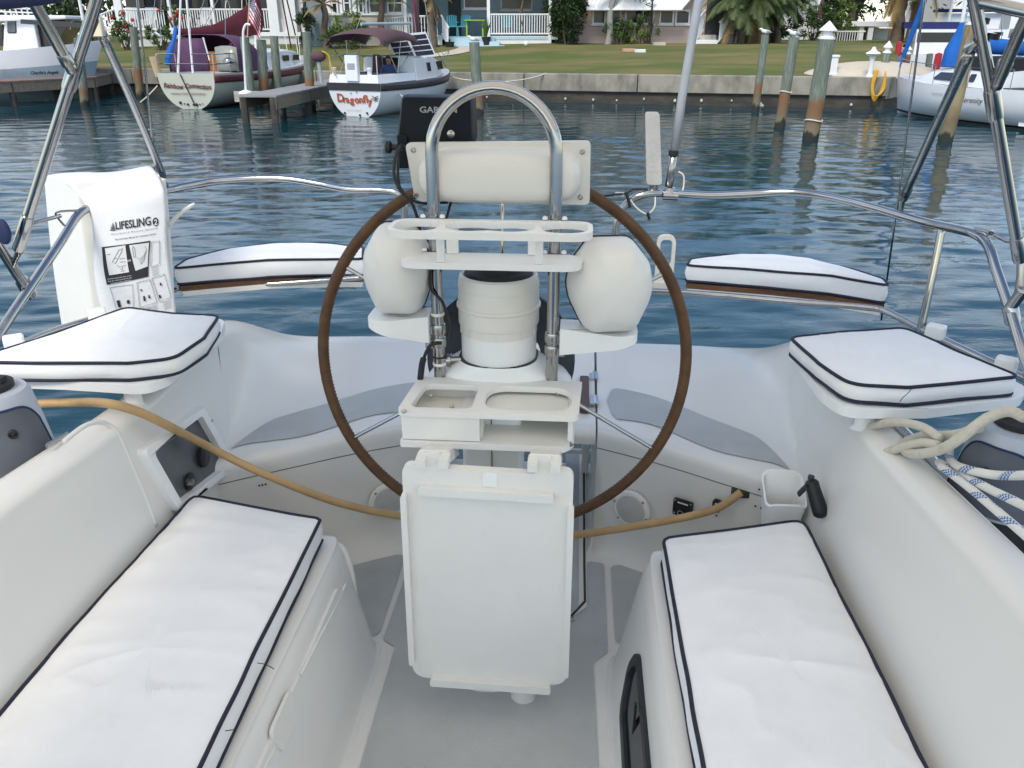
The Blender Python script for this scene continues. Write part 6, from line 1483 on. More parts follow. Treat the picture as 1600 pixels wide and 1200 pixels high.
# --- Dragonfly
S = at(556, 183, z=0.0); Bw = S + Vector((2.35, 6.0, 0)); M, L = frame(S, Bw)
H = Hull(L, 2.25, .97, 1.15, .80, draft=.10, full=2.3)
dg = thing('moored_sailboat', S, 'small white sailboat with red painted lettering and brown awning', 'sailboat')
build_hull(dg, M, H, 'hull_white', 'hull_white', 'stripe_dark', (0.0, 0.20))
def tr_pt(x, z): return Vector((x, -.02 + .12 * max(0, (.97 - z) / 1.07), z))
m = MB(M)
hb0 = H.hb(0)
st = [H.pt(0, v, s) + Vector((0, -.015, 0)) for s, v in [(1, 0), (1, .07), (1, .14), (1, .2), (-1, .2), (-1, .14), (-1, .07), (-1, 0)]]; m.add(st, [list(range(8))]); m.build('transom_band', 'stripe_dark', dg, smooth=0, solid=.02)
word = 'Dragonfly'; xs_ = [-.63, -.43, -.325, -.175, -.02, .135, .28, .375, .435]; zs_ = [.53, .50, .495, .485, .495, .50, .515, .515, .475]; sz = [.33, .28, .28, .28, .28, .28, .30, .30, .29]
m = MB(M)
for ch, x, z, s_ in zip(word, xs_, zs_, sz): letters(m, ch, s_, lambda a, b, x=x, z=z: tr_pt(x + a * 1.05, z + b) + Vector((0, -.012, 0)), bold=.009, align='LEFT')
m.build('name_lettering', 'letter_red', dg, smooth=0)
m = MB(M); letters(m, 'SANTA MARIA', .075, lambda a, b: tr_pt(-.08 + a, .20 + b) + Vector((0, -.012, 0)), spacing=1.1)
m.build('port_lettering', 'rope_cream', dg, smooth=0)
m = MB(M)
for a, b in (((.58, .55), (.78, .48)), ((.60, .62), (.74, .54)), ((.66, .56), (.80, .62)), ((.70, .56), (.82, .54)), ((.66, .46), (.74, .60))): m.tube([tr_pt(*a) + Vector((0, -.012, 0)), tr_pt(*b) + Vector((0, -.012, 0))], .010, 4)
m.build('insect_emblem', 'letter_black', dg)
for x, z in ((-.42, .10), (.10, .05), (.36, .12), (.08, .72), (-.12, .68)):
    m = MB(M); m.lathe([(.035 if z < .3 else .018, 0), (.03 if z < .3 else .014, .02)], tr_pt(x, z) + Vector((0, -.005, 0)), ax=(0, -1, 0), n=10); m.build('through_hull', 'rubber', dg)
# cockpit coaming, cabin
m = MB(M); m.hexa([(-.86, -.02, .95), (.86, -.02, .95), (.98, 2.2, .96), (-.98, 2.2, .96)], [(-.82, .02, 1.20), (.82, .02, 1.20), (.92, 2.2, 1.20), (-.92, 2.2, 1.20)]); m.build('cockpit_coaming', 'hull_white', dg, bevel=.03)
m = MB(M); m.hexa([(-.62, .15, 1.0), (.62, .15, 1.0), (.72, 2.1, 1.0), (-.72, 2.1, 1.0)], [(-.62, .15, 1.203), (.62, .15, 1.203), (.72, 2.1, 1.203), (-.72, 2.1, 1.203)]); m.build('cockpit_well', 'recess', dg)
m = MB(M); trunk(m, [(2.2, .98, .92, .95, 1.66), (3.6, .98, .88, .98, 1.64), (4.3, .80, .66, 1.02, 1.55), (5.0, .52, .40, 1.08, 1.30)]); m.build('cabin', 'hull_white', dg, bevel=.03)
m = MB(M); m.hexa([(-.20, 2.17, 1.05), (.34, 2.17, 1.05), (.34, 2.22, 1.05), (-.20, 2.22, 1.05)], [(-.20, 2.17, 1.62), (.34, 2.17, 1.62), (.34, 2.22, 1.62), (-.20, 2.22, 1.62)]); m.build('companionway', 'dark_void', dg)
m = MB(M); m.hexa([(-.60, 2.10, 1.0), (-.22, 2.10, 1.0), (-.22, 2.15, 1.0), (-.60, 2.15, 1.0)], [(-.50, 2.10, 1.72), (-.30, 2.10, 1.72), (-.22, 2.15, 1.68), (-.55, 2.15, 1.68)]); m.build('companionway_cover', 'canvas_plum', dg, bevel=.02)
for y0 in (3.0, 3.9, 4.5):
    m = MB(M); xw = lerp(.955, .62, max(0, (y0 - 3.4) / 1.2)); m.hexa([(xw, y0, 1.20), (xw, y0 + .22, 1.20), (xw + .04, y0 + .22, 1.20), (xw + .04, y0, 1.20)], [(xw - .05, y0, 1.46), (xw - .05, y0 + .22, 1.46), (xw - .005, y0 + .22, 1.46), (xw - .005, y0, 1.46)]); m.build('cabin_window', 'window_dark', dg, bevel=.01)
m = MB(M); G = []
for i in range(13):
    y = lerp(.2, 2.5, i / 12); G.append([Vector((x, y, 2.18 + .16 * math.sin(math.pi * i / 12) + .14 * (1 - (x / 1.0) ** 2) - (.20 if abs(x) > .93 else 0))) for x in np.linspace(-1.0, 1.0, 11)])
m.grid(G); m.build('awning', 'canvas_plum', dg, smooth=60, solid=.02)
m = MB(M); m.hexa([(-.1, .5, 2.372), (.25, .5, 2.372), (.25, .9, 2.43), (-.1, .9, 2.43)], [(-.1, .5, 2.38), (.25, .5, 2.38), (.25, .9, 2.438), (-.1, .9, 2.438)]); m.build('awning_patch', 'hull_blue', dg)
wires(dg, M, [(Vector((sx * .95, y, 2.15)), Vector((sx * .85, 1.2, 1.2))) for sx in (-1, 1) for y in (.3, 1.3, 2.4)], .014, 'awning_pole', 'stainless_dull')
wires(dg, M, [(Vector((sx * .8, 0.05, 1.2)), Vector((sx * .8, 0.05, 1.72))) for sx in (-1, 0, 1)] + [(Vector((-.8, .05, 1.72)), Vector((.8, .05, 1.72))), (Vector((.8, .05, 1.72)), Vector((.95, 2.0, 1.72))), (Vector((-.8, .05, 1.72)), Vector((-.95, 2.0, 1.72)))], .016, 'pushpit_rail', 'stainless')
m = MB(M); m.slab(round_poly([(-.20, -.10), (.22, -.10), (.22, .06), (-.20, .06)], .03, 3), 1.03, 1.74); m.build('white_bag', 'bag_flap', dg, bevel=.04, seg=3)
m = MB(M); m.box((0.02, -.112, 1.44), (.24, .01, .16)); m.build('bag_print', 'ink_grey', dg)
for s in (-.72, .50):
    m = MB(M); m.lathe([(.07, 1.2), (.065, 1.3), (.085, 1.33), (.085, 1.38), (.06, 1.40)], (s, .12, 0), n=14); m.build('winch', 'hull_white', dg)
m = MB(M); c = Vector((.45, 2.9, 1.95)); ex = Vector((.62, .2, .06)); ey = Vector((-.12, -.1, .36)); nn_ = ex.cross(ey).normalized() * .02
m.hexa([c - ex - ey, c + ex - ey, c + ex + ey, c - ex + ey], [p + nn_ for p in (c - ex - ey, c + ex - ey, c + ex + ey, c - ex + ey)]); m.build('solar_panel_frame', 'paint_white', dg)
for k in (-.5, .5):
    for r_ in range(4):
        cc_ = c + ex * k + ey * (-.66 + .44 * r_); e1, e2 = ex * .44, ey * .18; m = MB(M); q = [cc_ - e1 - e2, cc_ + e1 - e2, cc_ + e1 + e2, cc_ - e1 + e2]; m.hexa([p - nn_ * .2 for p in q], [p + nn_ * 1.2 for p in q]); m.build('solar_cell', 'solar', dg)
m = MB(M); m.tube([Vector((.15, 3.8, 1.6)), Vector((.12, 3.8, 6.5))], .065, 10); m.build('mast', 'stripe_maroon', dg)
m = MB(M); m.tube([Vector((.10, 3.6, 2.62)), Vector((-.2, 1.0, 2.58))], .045, 8); m.build('boom', 'hull_blue', dg)
m = MB(M); m.tube([Vector((.15, 3.95, 2.3)), Vector((.15, 3.9, 3.3)), Vector((.15, 3.9, 4.2))], [.08, .13, .05], 8); m.build('furled_sail', 'canvas_plum', dg)
wires(dg, M, [(Vector((.12, 3.8, 6.4)), Vector((0, L - .1, 1.2))), (Vector((.12, 3.8, 6.4)), Vector((-.9, 3.6, 1.1))), (Vector((.12, 3.8, 6.4)), Vector((.95, 3.6, 1.1))), (Vector((.12, 3.8, 6.4)), Vector((-.5, .05, 1.2))), (Vector((.12, 3.8, 3.0)), Vector((.9, 4.6, 1.2))), (Vector((.12, 3.8, 3.0)), Vector((.9, 2.6, 1.2))), (Vector((0.2, L - .2, 1.2)), Vector((0.2, L - .2, 1.75))), (Vector((-.3, L - .9, 1.15)), Vector((0.2, L - .2, 1.75))), (Vector((.4, L - 1.2, 1.15)), Vector((0.2, L - .2, 1.75)))], .010)
ob = thing('outboard_motor', at(497, 120, Y=26.3), 'outboard motor under a plum cover on the stern of the boat with red lettering', 'outboard motor')
m = MB(); q = at(497, 88, Y=26.3); m.sphere(q, .19, 10, (1.25, .9, .85)); m.build('cowl', 'canvas_plum', ob, smooth=180)
m = MB(); m.tube([q - Vector((0, 0, .12)), q - Vector((-.04, 0, .75))], [.06, .05], 8); m.build('shaft', 'antenna_grey', ob)
m = MB(); m.tube(smooth_path([at(503, 80, Y=26.2), at(513, 86, Y=26.2), at(517, 102, Y=26.2), at(524, 118, Y=26.2)], 5), .022, 6); m.build('yellow_line', 'hose_yellow', ob)
for x, y, mm, lb_ in ((653, 71, 'paint_white', 'white bucket hanging beside the blue one above the boat with red lettering'), (667, 70, 'bucket_blue', 'blue bucket hanging above the boat with red lettering')):
    q = at(x, y, Y=31.2); m = MB(); m.lathe([(.14, -.16), (.165, .16), (.15, .16), (.13, -.14)], q, n=16); root = thing('bucket', q, lb_, 'bucket', 'buckets above the deck'); m.build('pail', mm, root); m = MB(); m.tube(smooth_path([q + Vector((-.16, 0, .16)), q + Vector((0, 0, .28)), q + Vector((.16, 0, .16))], 5), .008, 5); m.build('handle', 'stainless_dull', root)
# person in the companionway
def person_small(loc, label):
    root = thing('person', loc, label, 'person'); loc = Vector(loc)
    J = {'pel': (0, 0, .12), 'waist': (0, .02, .28), 'chest': (0, .03, .48), 'neck': (0, .01, .61), 'ls': (-.19, .02, .54), 'le': (-.25, -.06, .30), 'lw': (-.12, -.24, .22), 'lh': (-.06, -.28, .22), 'rs': (.19, .02, .54), 're': (.25, -.06, .30), 'rw': (.12, -.24, .22), 'rh': (.06, -.28, .22), 'lk': (-.12, -.42, .12), 'la': (-.12, -.44, -.28), 'rk': (.12, -.42, .12), 'ra': (.12, -.44, -.28), 'head0': (0, -.01, .70), 'head1': (0, -.02, .83)}
    rad = dict(pel=.15, waist=.13, chest=.15, neck=.055, ls=.07, le=.048, lw=.034, lh=.04, rs=.07, re=.048, rw=.034, rh=.04, lk=.075, la=.05, rk=.075, ra=.05, head0=.085, head1=.09)
    E_ = [('pel', 'waist'), ('waist', 'chest'), ('chest', 'neck'), ('neck', 'head0'), ('head0', 'head1'), ('chest', 'ls'), ('ls', 'le'), ('le', 'lw'), ('lw', 'lh'), ('chest', 'rs'), ('rs', 're'), ('re', 'rw'), ('rw', 'rh'), ('pel', 'lk'), ('lk', 'la'), ('pel', 'rk'), ('rk', 'ra')]
    ks = list(J); me = bpy.data.meshes.new('body'); me.from_pydata([Vector(J[k]) + loc for k in ks], [(ks.index(a), ks.index(b)) for a, b in E_], [])
    o = bpy.data.objects.new('body', me); COL.objects.link(o); attach(o, root); me.materials.append(MATS['skin'])
    o.modifiers.new('skin', 'SKIN'); sv = me.skin_vertices[0].data
    for i, k in enumerate(ks): sv[i].radius = (rad[k], rad[k]); sv[i].use_root = (k == 'pel')
    q = o.modifiers.new('sub', 'SUBSURF'); q.levels = q.render_levels = 2
    m = MB(); m.sphere(loc + Vector((0, .015, .80)), .105, 8, (1, 1, 1.05)); m.v = [Vector((p.x, p.y, p.z)) for p in m.v]; keep = [f for f in m.f if sum(m.v[i].z for i in f) / 4 > loc.z + .80 or sum(m.v[i].y for i in f) / 4 > loc.y + .05]; m.f = keep; m.mi = [0] * len(keep); m.build('hair', 'hair_brown', root, smooth=180)
    m = MB(); G = [[loc + Vector((math.cos(a) * rx, .02 + math.sin(a) * ry, z)) for a in [2 * math.pi * i / 20 for i in range(20)]] for rx, ry, z in ((.19, .17, .05), (.175, .155, .2), (.17, .15, .3), (.20, .165, .45), (.215, .15, .55), (.12, .10, .60), (.075, .075, .615))]
    m.grid([list(c_) for c_ in zip(*G)], closeu=True); m.build('shirt', 'shirt_blue', root, smooth=180)
    for sx in (-1, 1):
        m = MB(); m.tube([loc + Vector(p) for p in ((sx * .17, .02, .555), (sx * .215, -.01, .44), (sx * .245, -.05, .33))], [.08, .072, .066], 10); m.build('sleeve', 'shirt_blue', root)
        m = MB(); m.sphere(loc + Vector((sx * .033, -.108, .785)), .010, 5); m.build('eye', 'gull_white', root)
        m = MB(); m.sphere(loc + Vector((sx * .095, -.005, .765)), .022, 6, (.5, .9, 1.3)); m.build('ear', 'skin', root)
    m = MB(); m.tube([loc + Vector((0, -.10, .79)), loc + Vector((0, -.128, .755)), loc + Vector((0, -.105, .748))], [.008, .014, .01], 8); m.build('nose', 'skin', root)
    m = MB(); m.tube([loc + Vector((-.025, -.103, .722)), loc + Vector((0, -.108, .720)), loc + Vector((.025, -.103, .722))], .006, 6); m.build('mouth', 'letter_maroon', root)
person_small(M @ Vector((.12, 1.98, 0.80)), 'person in dark blue shirt sitting in the companionway of the boat with red lettering')

# --- cream sailboat with purple dodger
S = at(297, 171, z=0.0); Bw = S + Vector((1.9, 9.9, 0)); M, L = frame(S, Bw)
H = Hull(L, 3.15, 1.12, 1.45, .64, draft=.06, full=2.5)
rc_ = thing('moored_sailboat', S, 'cream sailboat with purple dodger, maroon sail cover and lettered transom', 'sailboat')
build_hull(rc_, M, H, 'hull_cream', 'hull_white', 'stripe_maroon', (0.05, 0.24))
def tr_pt(x, z): return Vector((x, -.02 + .12 * max(0, (1.12 - z) / 1.18), z))
m = MB(M); letters(m, 'Rainbow Connection', .215, lambda a, b: tr_pt(a * .92, .72 + b + .02 * math.sin(a * 6)) + Vector((0, -.012, 0)), shear=.3, bold=.006); m.build('name_lettering', 'letter_maroon', rc_, smooth=0)
m = MB(M); letters(m, 'HAMILTON   ONTARIO', .105, lambda a, b: tr_pt(a * 1.05, .48 + b) + Vector((0, -.012, 0)), spacing=1.1); m.build('port_lettering', 'letter_maroon', rc_, smooth=0)
for x, z, r_ in ((-.36, .20, .05), (-.22, .17, .025), (-.10, .15, .04), (.10, .14, .03), (.22, .15, .05), (.34, .16, .025), (.44, .18, .02)):
    m = MB(M); m.lathe([(r_, 0), (r_ * .8, .02)], tr_pt(x, z) + Vector((0, -.005, 0)), ax=(0, -1, 0), n=10); m.build('through_hull', 'rubber', rc_)
m = MB(M); m.tube([tr_pt(-.15, 1.1) + Vector((0, -.03, 0)), tr_pt(.18, .1) + Vector((0, -.04, 0))], .018, 6); m.build('dock_line', 'rubber', rc_)
m = MB(M); trunk(m, [(3.6, 1.25, 1.12, 1.0, 1.75), (5.6, 1.2, 1.05, 1.05, 1.75), (7.2, .85, .70, 1.15, 1.65), (7.9, .5, .4, 1.2, 1.4)]); m.build('cabin', 'hull_white', rc_, bevel=.03)
for y0 in (4.2, 5.1, 6.0): m = MB(M); m.box((1.19, y0, 1.45), (.06, .45, .2)); m.build('cabin_window', 'window_dark', rc_, bevel=.01)
m = MB(M); G = []
for i in range(11):
    u = i / 10; y = lerp(1.5, 3.7, u); hh_ = 2.28 - .75 * max(0, (u - .45) / .55) ** 1.6
    G.append([Vector((-.15 + 1.30 * math.copysign(abs(math.cos(a)) ** .55, math.cos(a)), y, 1.05 + (hh_ - 1.05) * abs(math.sin(a)) ** .45)) for a in [math.pi * k / 18 for k in range(19)]])
m.grid(G); m.build('dodger', 'canvas_purple', rc_, smooth=60, solid=.02)
m = MB(M); G = [[Vector((x, 1.47, z)) for z in (1.15, 1.5, 1.95 - .25 * abs(x - .75) ** 1.5)] for x in (.35, .6, .9, 1.15)]; m.grid(G); m.build('dodger_window', 'clear_vinyl', rc_, solid=.01)
m = MB(M); m.grid([[Vector((x, 1.49, z)) for z in (1.08, 1.4, 1.8, 2.16 - .25 * max(0, abs(x + .15) - .75))] for x in (-1.38, -1.1, -.7, -.3, 0.02)]); m.build('dodger_curtain', 'canvas_purple', rc_, solid=.01)
m = MB(M); m.box((.22, 1.56, 1.40), (.36, .05, .7)); m.build('companionway_boards', 'varnish', rc_)
m = MB(M); m.box((.95, 1.53, 1.55), (.10, .06, .95)); m.build('curtain', 'canvas_maroon', rc_)
# boom with maroon cover, mast beyond
stn = [((277, 44), (277, 57), 30.4, .14), ((290, 44), (291, 60), 30.8, .2), ((310, 42), (311, 60), 31.4, .24), ((335, 37), (336, 59), 32.2, .27), ((360, 25), (361, 58), 33.0, .28), ((380, 12), (382, 57), 33.6, .28), ((396, -2), (398, 56), 34.2, .26), ((402, -10), (403, 54), 34.5, .2)]
stn = [(smooth_path([at(*a_, Y=Yv) for a_, b_, Yv, w_ in stn], 3), smooth_path([at(*b_, Y=Yv) for a_, b_, Yv, w_ in stn], 3), [w_ for *_, w_ in stn])][0]
G = []
for i_ in range(len(stn[0])):
    tp_, bt_ = stn[0][i_], stn[1][i_]; mid = (tp_ + bt_) / 2; hh_ = (tp_ - bt_) / 2; w_ = stn[2][min(len(stn[2]) - 1, i_ // 3)]
    fold = 1 - .07 * (i_ % 3 == 0)
    G.append([mid + hh_ * math.copysign(abs(math.sin(a_)) ** .9, math.sin(a_)) * fold + Vector((math.cos(a_) * w_ * .9 * (1.0 - .45 * math.sin(a_)), -math.cos(a_) * w_ * .2, 0)) for a_ in [2 * math.pi * k / 20 for k in range(20)]])
m = MB(); m.grid([list(c_) for c_ in zip(*G)], closeu=True); m.build('sail_cover', 'canvas_maroon', rc_, smooth=180)
m = MB(); m.tube([at(272, 58, Y=30.2), at(330, 57, Y=32), at(402, 52, Y=34.5)], .07, 8); m.build('boom', 'hull_white', rc_)
for k in (300, 332, 357, 383):
    q = at(k, 40 - (k - 300) * .25, Y=31 + (k - 300) * .037); rr = .34 + (k - 300) * .0033; m = MB(); m.tube([q + Vector((.02 * math.sin(a), rr * .6 * math.cos(a), rr * math.sin(a))) for a in [2 * math.pi * i / 16 for i in range(16)]], .014, 5, closed=True); m.build('sail_tie', 'rope_cream', rc_)
m = MB(); m.tube([at(401, 75, Y=34.8), at(398, -120, Y=34.8)], .085, 10); m.build('mast', 'hull_white', rc_)
wires(rc_, M, [(Vector((sx * 1.0, y, 1.05)), Vector((sx * 1.0, y, 1.7))) for sx in (-1, 1) for y in (.1, 1.2, 2.2)] + [(Vector((sx * 1.0, .1, z)), Vector((sx * 1.05, 2.2, z))) for sx in (-1, 1) for z in (1.4, 1.7)] + [(Vector((-1.0, .1, 1.7)), Vector((-.3, .05, 1.7))), (Vector((.3, .05, 1.7)), Vector((1.0, .1, 1.7))), (Vector((-1.0, .1, 1.4)), Vector((1.0, .1, 1.4)))], .018, 'pushpit_rail', 'stainless')
wires(rc_, Matrix(), [(at(290, -20, Y=29.2), at(302, 122, Y=29.0)), (at(283, -20, Y=29.6), at(278, 120, Y=29.2))], .035, 'radar_pole', 'paint_white')
wires(rc_, Matrix(), [(at(x0, -10, Y=34), at(x1, 60, Y=31)) for x0, x1 in ((243, 236), (252, 250), (322, 300), (345, 310), (352, 352), (262, 275))], .012)
wires(rc_, Matrix(), [(at(440, -5, Y=36), at(455, 75, Y=38)), (at(447, -5, Y=36), at(470, 90, Y=39))], .03, 'furled_stay', 'canvas_maroon')
wires(rc_, Matrix(), [(at(x0, y0, Y=37.5), at(x1, y1, Y=37.5)) for x0, y0, x1, y1 in ((440, 30, 450, 85), (462, 55, 468, 105), (466, 58, 470, 100), (432, 90, 466, 85), (426, 30, 440, 90))], .015, 'bow_rail', 'paint_white')
m = MB(); m.tube([at(240, 88, Y=29), at(247, 120, Y=29)], [.16, .09], 8); m.build('wooden_fender', 'tan_wood', rc_)
m = MB(); m.tube(smooth_path([at(275, 42, Y=29.6), at(272, 60, Y=29.4), at(266, 80, Y=29.2), at(261, 102, Y=29.1)], 4), [.05, .06, .07, .07, .06, .06, .07, .09, .10, .10, .11, .09, .06], 8); m.build('blue_tarp', 'canvas_royal', rc_, smooth=180)
m = MB(M); m.sphere((.95, 1.2, 1.45), .17, 10, (1, 1, .8)); m.build('grill', 'stainless', rc_)
m = MB(M); m.tube([Vector((.6, .6, 1.5)), Vector((.48, .6, 2.2))], .025, 6); m.build('tiller', 'paint_white', rc_)
# flag
fg = thing('flag', at(397, 60, Y=29.0), 'American flag hanging on the staff of the cream sailboat', 'flag')
m = MB(); G = []
for i in range(27):
    row = []
    for j in range(27):
        u, v = i / 26, j / 26          # u along the hoist-to-fly, v down the hoist
        xx = lerp(390, 408, u) + 6 * v * (1 - u) * 0 - 2 * v + 5 * u * (1 - u); yy = lerp(-14, 30, v) + 34 * u
        p = at(xx, yy, Y=29.0 + .18 * math.sin(u * 9 + v * 2)); row.append(p)
    G.append(row)
for i in range(26):
    for j in range(26):
        st = int((j + .5) / 2); canton = i < 11 and j < 14; star = canton and (i % 2 == 1) and (j % 2 == 1)
        m.cur = 1 if star else 2 if canton else (0 if st % 2 == 0 else 1)
        m.add([G[i][j], G[i + 1][j], G[i + 1][j + 1], G[i][j + 1]], [(0, 1, 2, 3)])
m.build('cloth', ['flag_red', 'flag_white', 'flag_blue'], fg, smooth=180)
m = MB(); m.tube([at(386, 70, Y=28.95), at(391, -30, Y=28.95)], .02, 6); m.build('staff', 'tan_wood', fg)

# --- powerboat at the left
S = at(-190, 128, Y=31.5); S.z = 0; Bw = at(168, 110, Y=34.0); Bw.z = 0; M, L = frame(S, Bw)
H = Hull(L, 2.9, 1.62, 2.05, .95, draft=.3, full=3.0)
pw = thing('moored_powerboat', S, 'white pilothouse powerboat with pale blue hull at the reddish dock', 'powerboat')
build_hull(pw, M, H, 'hull_white', 'hull_white')
m = MB(M); a, b = H.shell(.30, 1.0, .012, nv=8); m.grid(a); m.grid(b); m.build('blue_side', 'hull_blue', pw, smooth=60)
def side_pt(d, z, out=.03):
    u = d / L; v = (H.zs(u) - z) / (H.zs(u) + H.draft); return H.pt(u, v, 1, out)
m = MB(M); letters(m, "Parker", .30, lambda a, b: side_pt(4.2 + a, 1.02 + b), shear=.3, align='LEFT'); m.build('maker_lettering', 'antenna_grey', pw, smooth=0)
m = MB(M); letters(m, "Charlie's Angels", .15, lambda a, b: side_pt(5.15 + a, .98 + b), shear=.3, bold=.004, align='LEFT'); m.build('name_lettering', 'letter_black', pw, smooth=0)
cab = lambda px, py, dy=0: at(px, py, Y=33.2 + dy)
m = MB(); G = []
for (x, yb), (xt, yt) in zip([(5, 82), (60, 82), (62, 80)], [(8, 28), (52, 28), (53, 28)]): pass
f0 = [cab(4, 84), cab(62, 84), cab(52, 30), cab(6, 30)]; b0 = [p + Vector((-.3, 2.0, 0)) for p in f0]
m.hexa(f0, b0); m.build('pilothouse', 'hull_white', pw, bevel=.05)
m = MB(); f1 = [cab(-60, 36), cab(108, 30), cab(106, 24), cab(-60, 23)]; m.hexa([p + Vector((0, -.2, 0)) for p in f1], [p + Vector((-.2, 2.3, 0)) for p in f1]); m.build('pilothouse_roof', 'hull_white', pw, bevel=.05)
m = MB(); f2 = [cab(62, 84), cab(74, 80), cab(104, 33), cab(52, 31)]; m.hexa([p + Vector((0, .25, 0)) for p in f2], [p + Vector((-.2, 1.9, 0)) for p in f2]); m.build('windscreen', 'window_dark', pw)
m = MB(); q = [cab(12, 52), cab(26, 52), cab(25, 30), cab(12, 30)]; q = round_poly([(p.x, p.z) for p in q], .06, 4); yy = cab(20, 40).y - .025; m.plate(q, [], lambda x, z: (x, yy + .03, z), lambda x, z: (x, yy, z)); m.build('side_window_frame', 'black_plastic', pw)
m = MB(); q2 = grow(q, .86); m.plate(q2, [], lambda x, z: (x, yy + .03, z), lambda x, z: (x, yy - .006, z)); m.build('side_window', 'panel_dark', pw)
m = MB(); q = [cab(-16, 72), cab(4, 72), cab(4, 38), cab(-16, 40)]; m.hexa(q, [p + Vector((0, .1, 0)) for p in q]); m.build('door_window', 'window_dark', pw)
for k in range(5):
    m = MB(); x = 12 + 9 * k; m.tube([cab(x - 3, 24), cab(x - 8, 6)], .03, 6); m.build('rod_holder', 'paint_white', pw)
m = MB(); m.tube([cab(-5, 12), cab(52, 14)], .03, 6); m.tube([cab(-5, 18), cab(52, 20)], .025, 6); m.build('rack_rail', 'paint_white', pw)
m = MB(); m.tube([cab(124, 0, .5), cab(131, 36, .5)], .06, 8); m.build('bow_post', 'paint_white', pw)
wires(pw, Matrix(), [(cab(106, 35), cab(132, 32, .5)), (cab(132, 32, .5), cab(160, 40, .6)), (cab(110, 46), cab(112, 34))], .018, 'bow_rail', 'stainless')
m = MB(); m.hexa([cab(32, 37, -4), cab(135, 44, -4), cab(135, 37, -4), cab(32, 30, -4)], [p + Vector((0, .12, 0)) for p in (cab(32, 37, -4), cab(135, 44, -4), cab(135, 37, -4), cab(32, 30, -4))]); o = m.build('lift_beam', 'stripe_dark', None); tag(o, 'dark boat-lift beam spanning the piles before the powerboat', 'beam')

# --- white sailboat with blue covers at the right
Bw = at(1392, 174, z=0.0); S = Bw + Vector((2.15, -6.2, 0)); M, L = frame(S, Bw)
H = Hull(L, 2.5, 1.0, 1.12, .86, draft=.12, full=3.2, rake=.3)
se = thing('moored_sailboat', S, 'white sloop with bright blue sail cover and furled jib', 'sailboat')
build_hull(se, M, H, 'hull_white', 'hull_white')
m = MB(M); a, b = H.shell(.80, .86, .012, nv=2); m.grid(b); m.build('boot_stripe', 'stripe_dark', se)
m = MB(M); trunk(m, [(1.9, .92, .80, .95, 1.38), (3.4, .95, .80, .98, 1.42), (4.6, .72, .52, 1.0, 1.34), (5.5, .40, .18, 1.05, 1.10)]); m.build('cabin', 'hull_white', se, bevel=.03)
for y0, w in ((3.45, .95), (3.05, .18), (2.72, .18)):
    m = MB(M); 
    def cs_(y, z): return Vector((-(lerp(.93, .80, (z - .98) / .42) if y < 3.5 else lerp(lerp(.94, .70, (y - 3.4) / 1.2), lerp(.80, .52, (y - 3.4) / 1.2), (z - .99) / .4)) - .012, y, z))
    pl_ = round_poly([(y0, 1.10), (y0 + w, 1.10), (y0 + w * (.72 if w > .5 else 1), 1.30), (y0, 1.31)], .04, 4)
    m.plate(pl_, [], lambda y, z: cs_(y, z) + Vector((.03, 0, 0)), lambda y, z: cs_(y, z) + Vector((-.006, 0, 0))); m.build('cabin_window', 'solar', se)
m = MB(M); letters(m, 'Serenity', .21, lambda a, b: (lambda yy: H.pt(yy / L, (H.zs(yy / L) - .66 - b) / (H.zs(yy / L) + H.draft), -1, .02))(2.35 - a), shear=.35, align='CENTER'); m.build('name_lettering', 'letter_black', se, smooth=0)
m = MB(M); letters(m, 'HUNTER 23', .10, lambda a, b: (lambda yy: H.pt(yy / L, (H.zs(yy / L) - .74 - b) / (H.zs(yy / L) + H.draft), -1, .02))(3.5 - a), spacing=1.2); m.build('model_lettering', 'ink_grey', se, smooth=0)
m = MB(M); m.hexa([(-.9, -.1, .1), (.9, -.1, .1), (.95, 1.0, .1), (-.95, 1.0, .1)], [(-.7, .5, .98), (.7, .5, .98), (.9, 1.0, .98), (-.9, 1.0, .98)]); m.build('boarding_stern', 'hull_white', se, bevel=.03)
m = MB(M); m.hexa([(-.65, .6, .96), (.65, .6, .96), (.7, 1.9, .97), (-.7, 1.9, .97)], [(-.65, .6, .985), (.65, .6, .985), (.7, 1.9, .99), (-.7, 1.9, .99)]); m.build('cockpit_well', 'recess', se)
mp = Vector((-.05, 4.35, 0))
m = MB(M); m.tube([mp + Vector((0, 0, 1.4)), mp + Vector((.0, 0, 9.5))], .055, 10); m.build('mast', 'paint_white', se)
m = MB(M); m.tube(smooth_path([mp + Vector((0, -.1, 2.1)), mp + Vector((0, -1.0, 2.02)), mp + Vector((0, -2.6, 1.95)), mp + Vector((0, -3.3, 1.94))], 5), list(np.interp(np.arange(16) / 5, np.arange(4), [.26, .22, .17, .12])), 12, flat=.7); m.build('sail_cover', 'canvas_royal', se, smooth=180)
m = MB(M); G = []
for z, r0, r1 in ((1.42, .40, .44), (1.6, .40, .42), (1.9, .38, .42), (2.15, .26, .32), (2.4, .16, .2), (2.62, .10, .12)): G.append([mp + Vector((r0 * math.cos(a) * (1 + .08 * math.sin(5 * a + z * 3)), -.1 + r1 * math.sin(a), z)) for a in [2 * math.pi * i / 24 for i in range(24)]])
m.grid([list(c_) for c_ in zip(*G)], closeu=True); m.build('mast_cover', 'canvas_royal', se, smooth=180)
m = MB(M); stem = Vector((0, L - .05, 1.35)); head = mp + Vector((0, 0, 8.8)); m.tube([stem.lerp(head, u) for u in (0.0, .05, .1, .35, .6)], [.02, .06, .075, .085, .08], 10); m.build('furled_jib', 'canvas_royal', se)
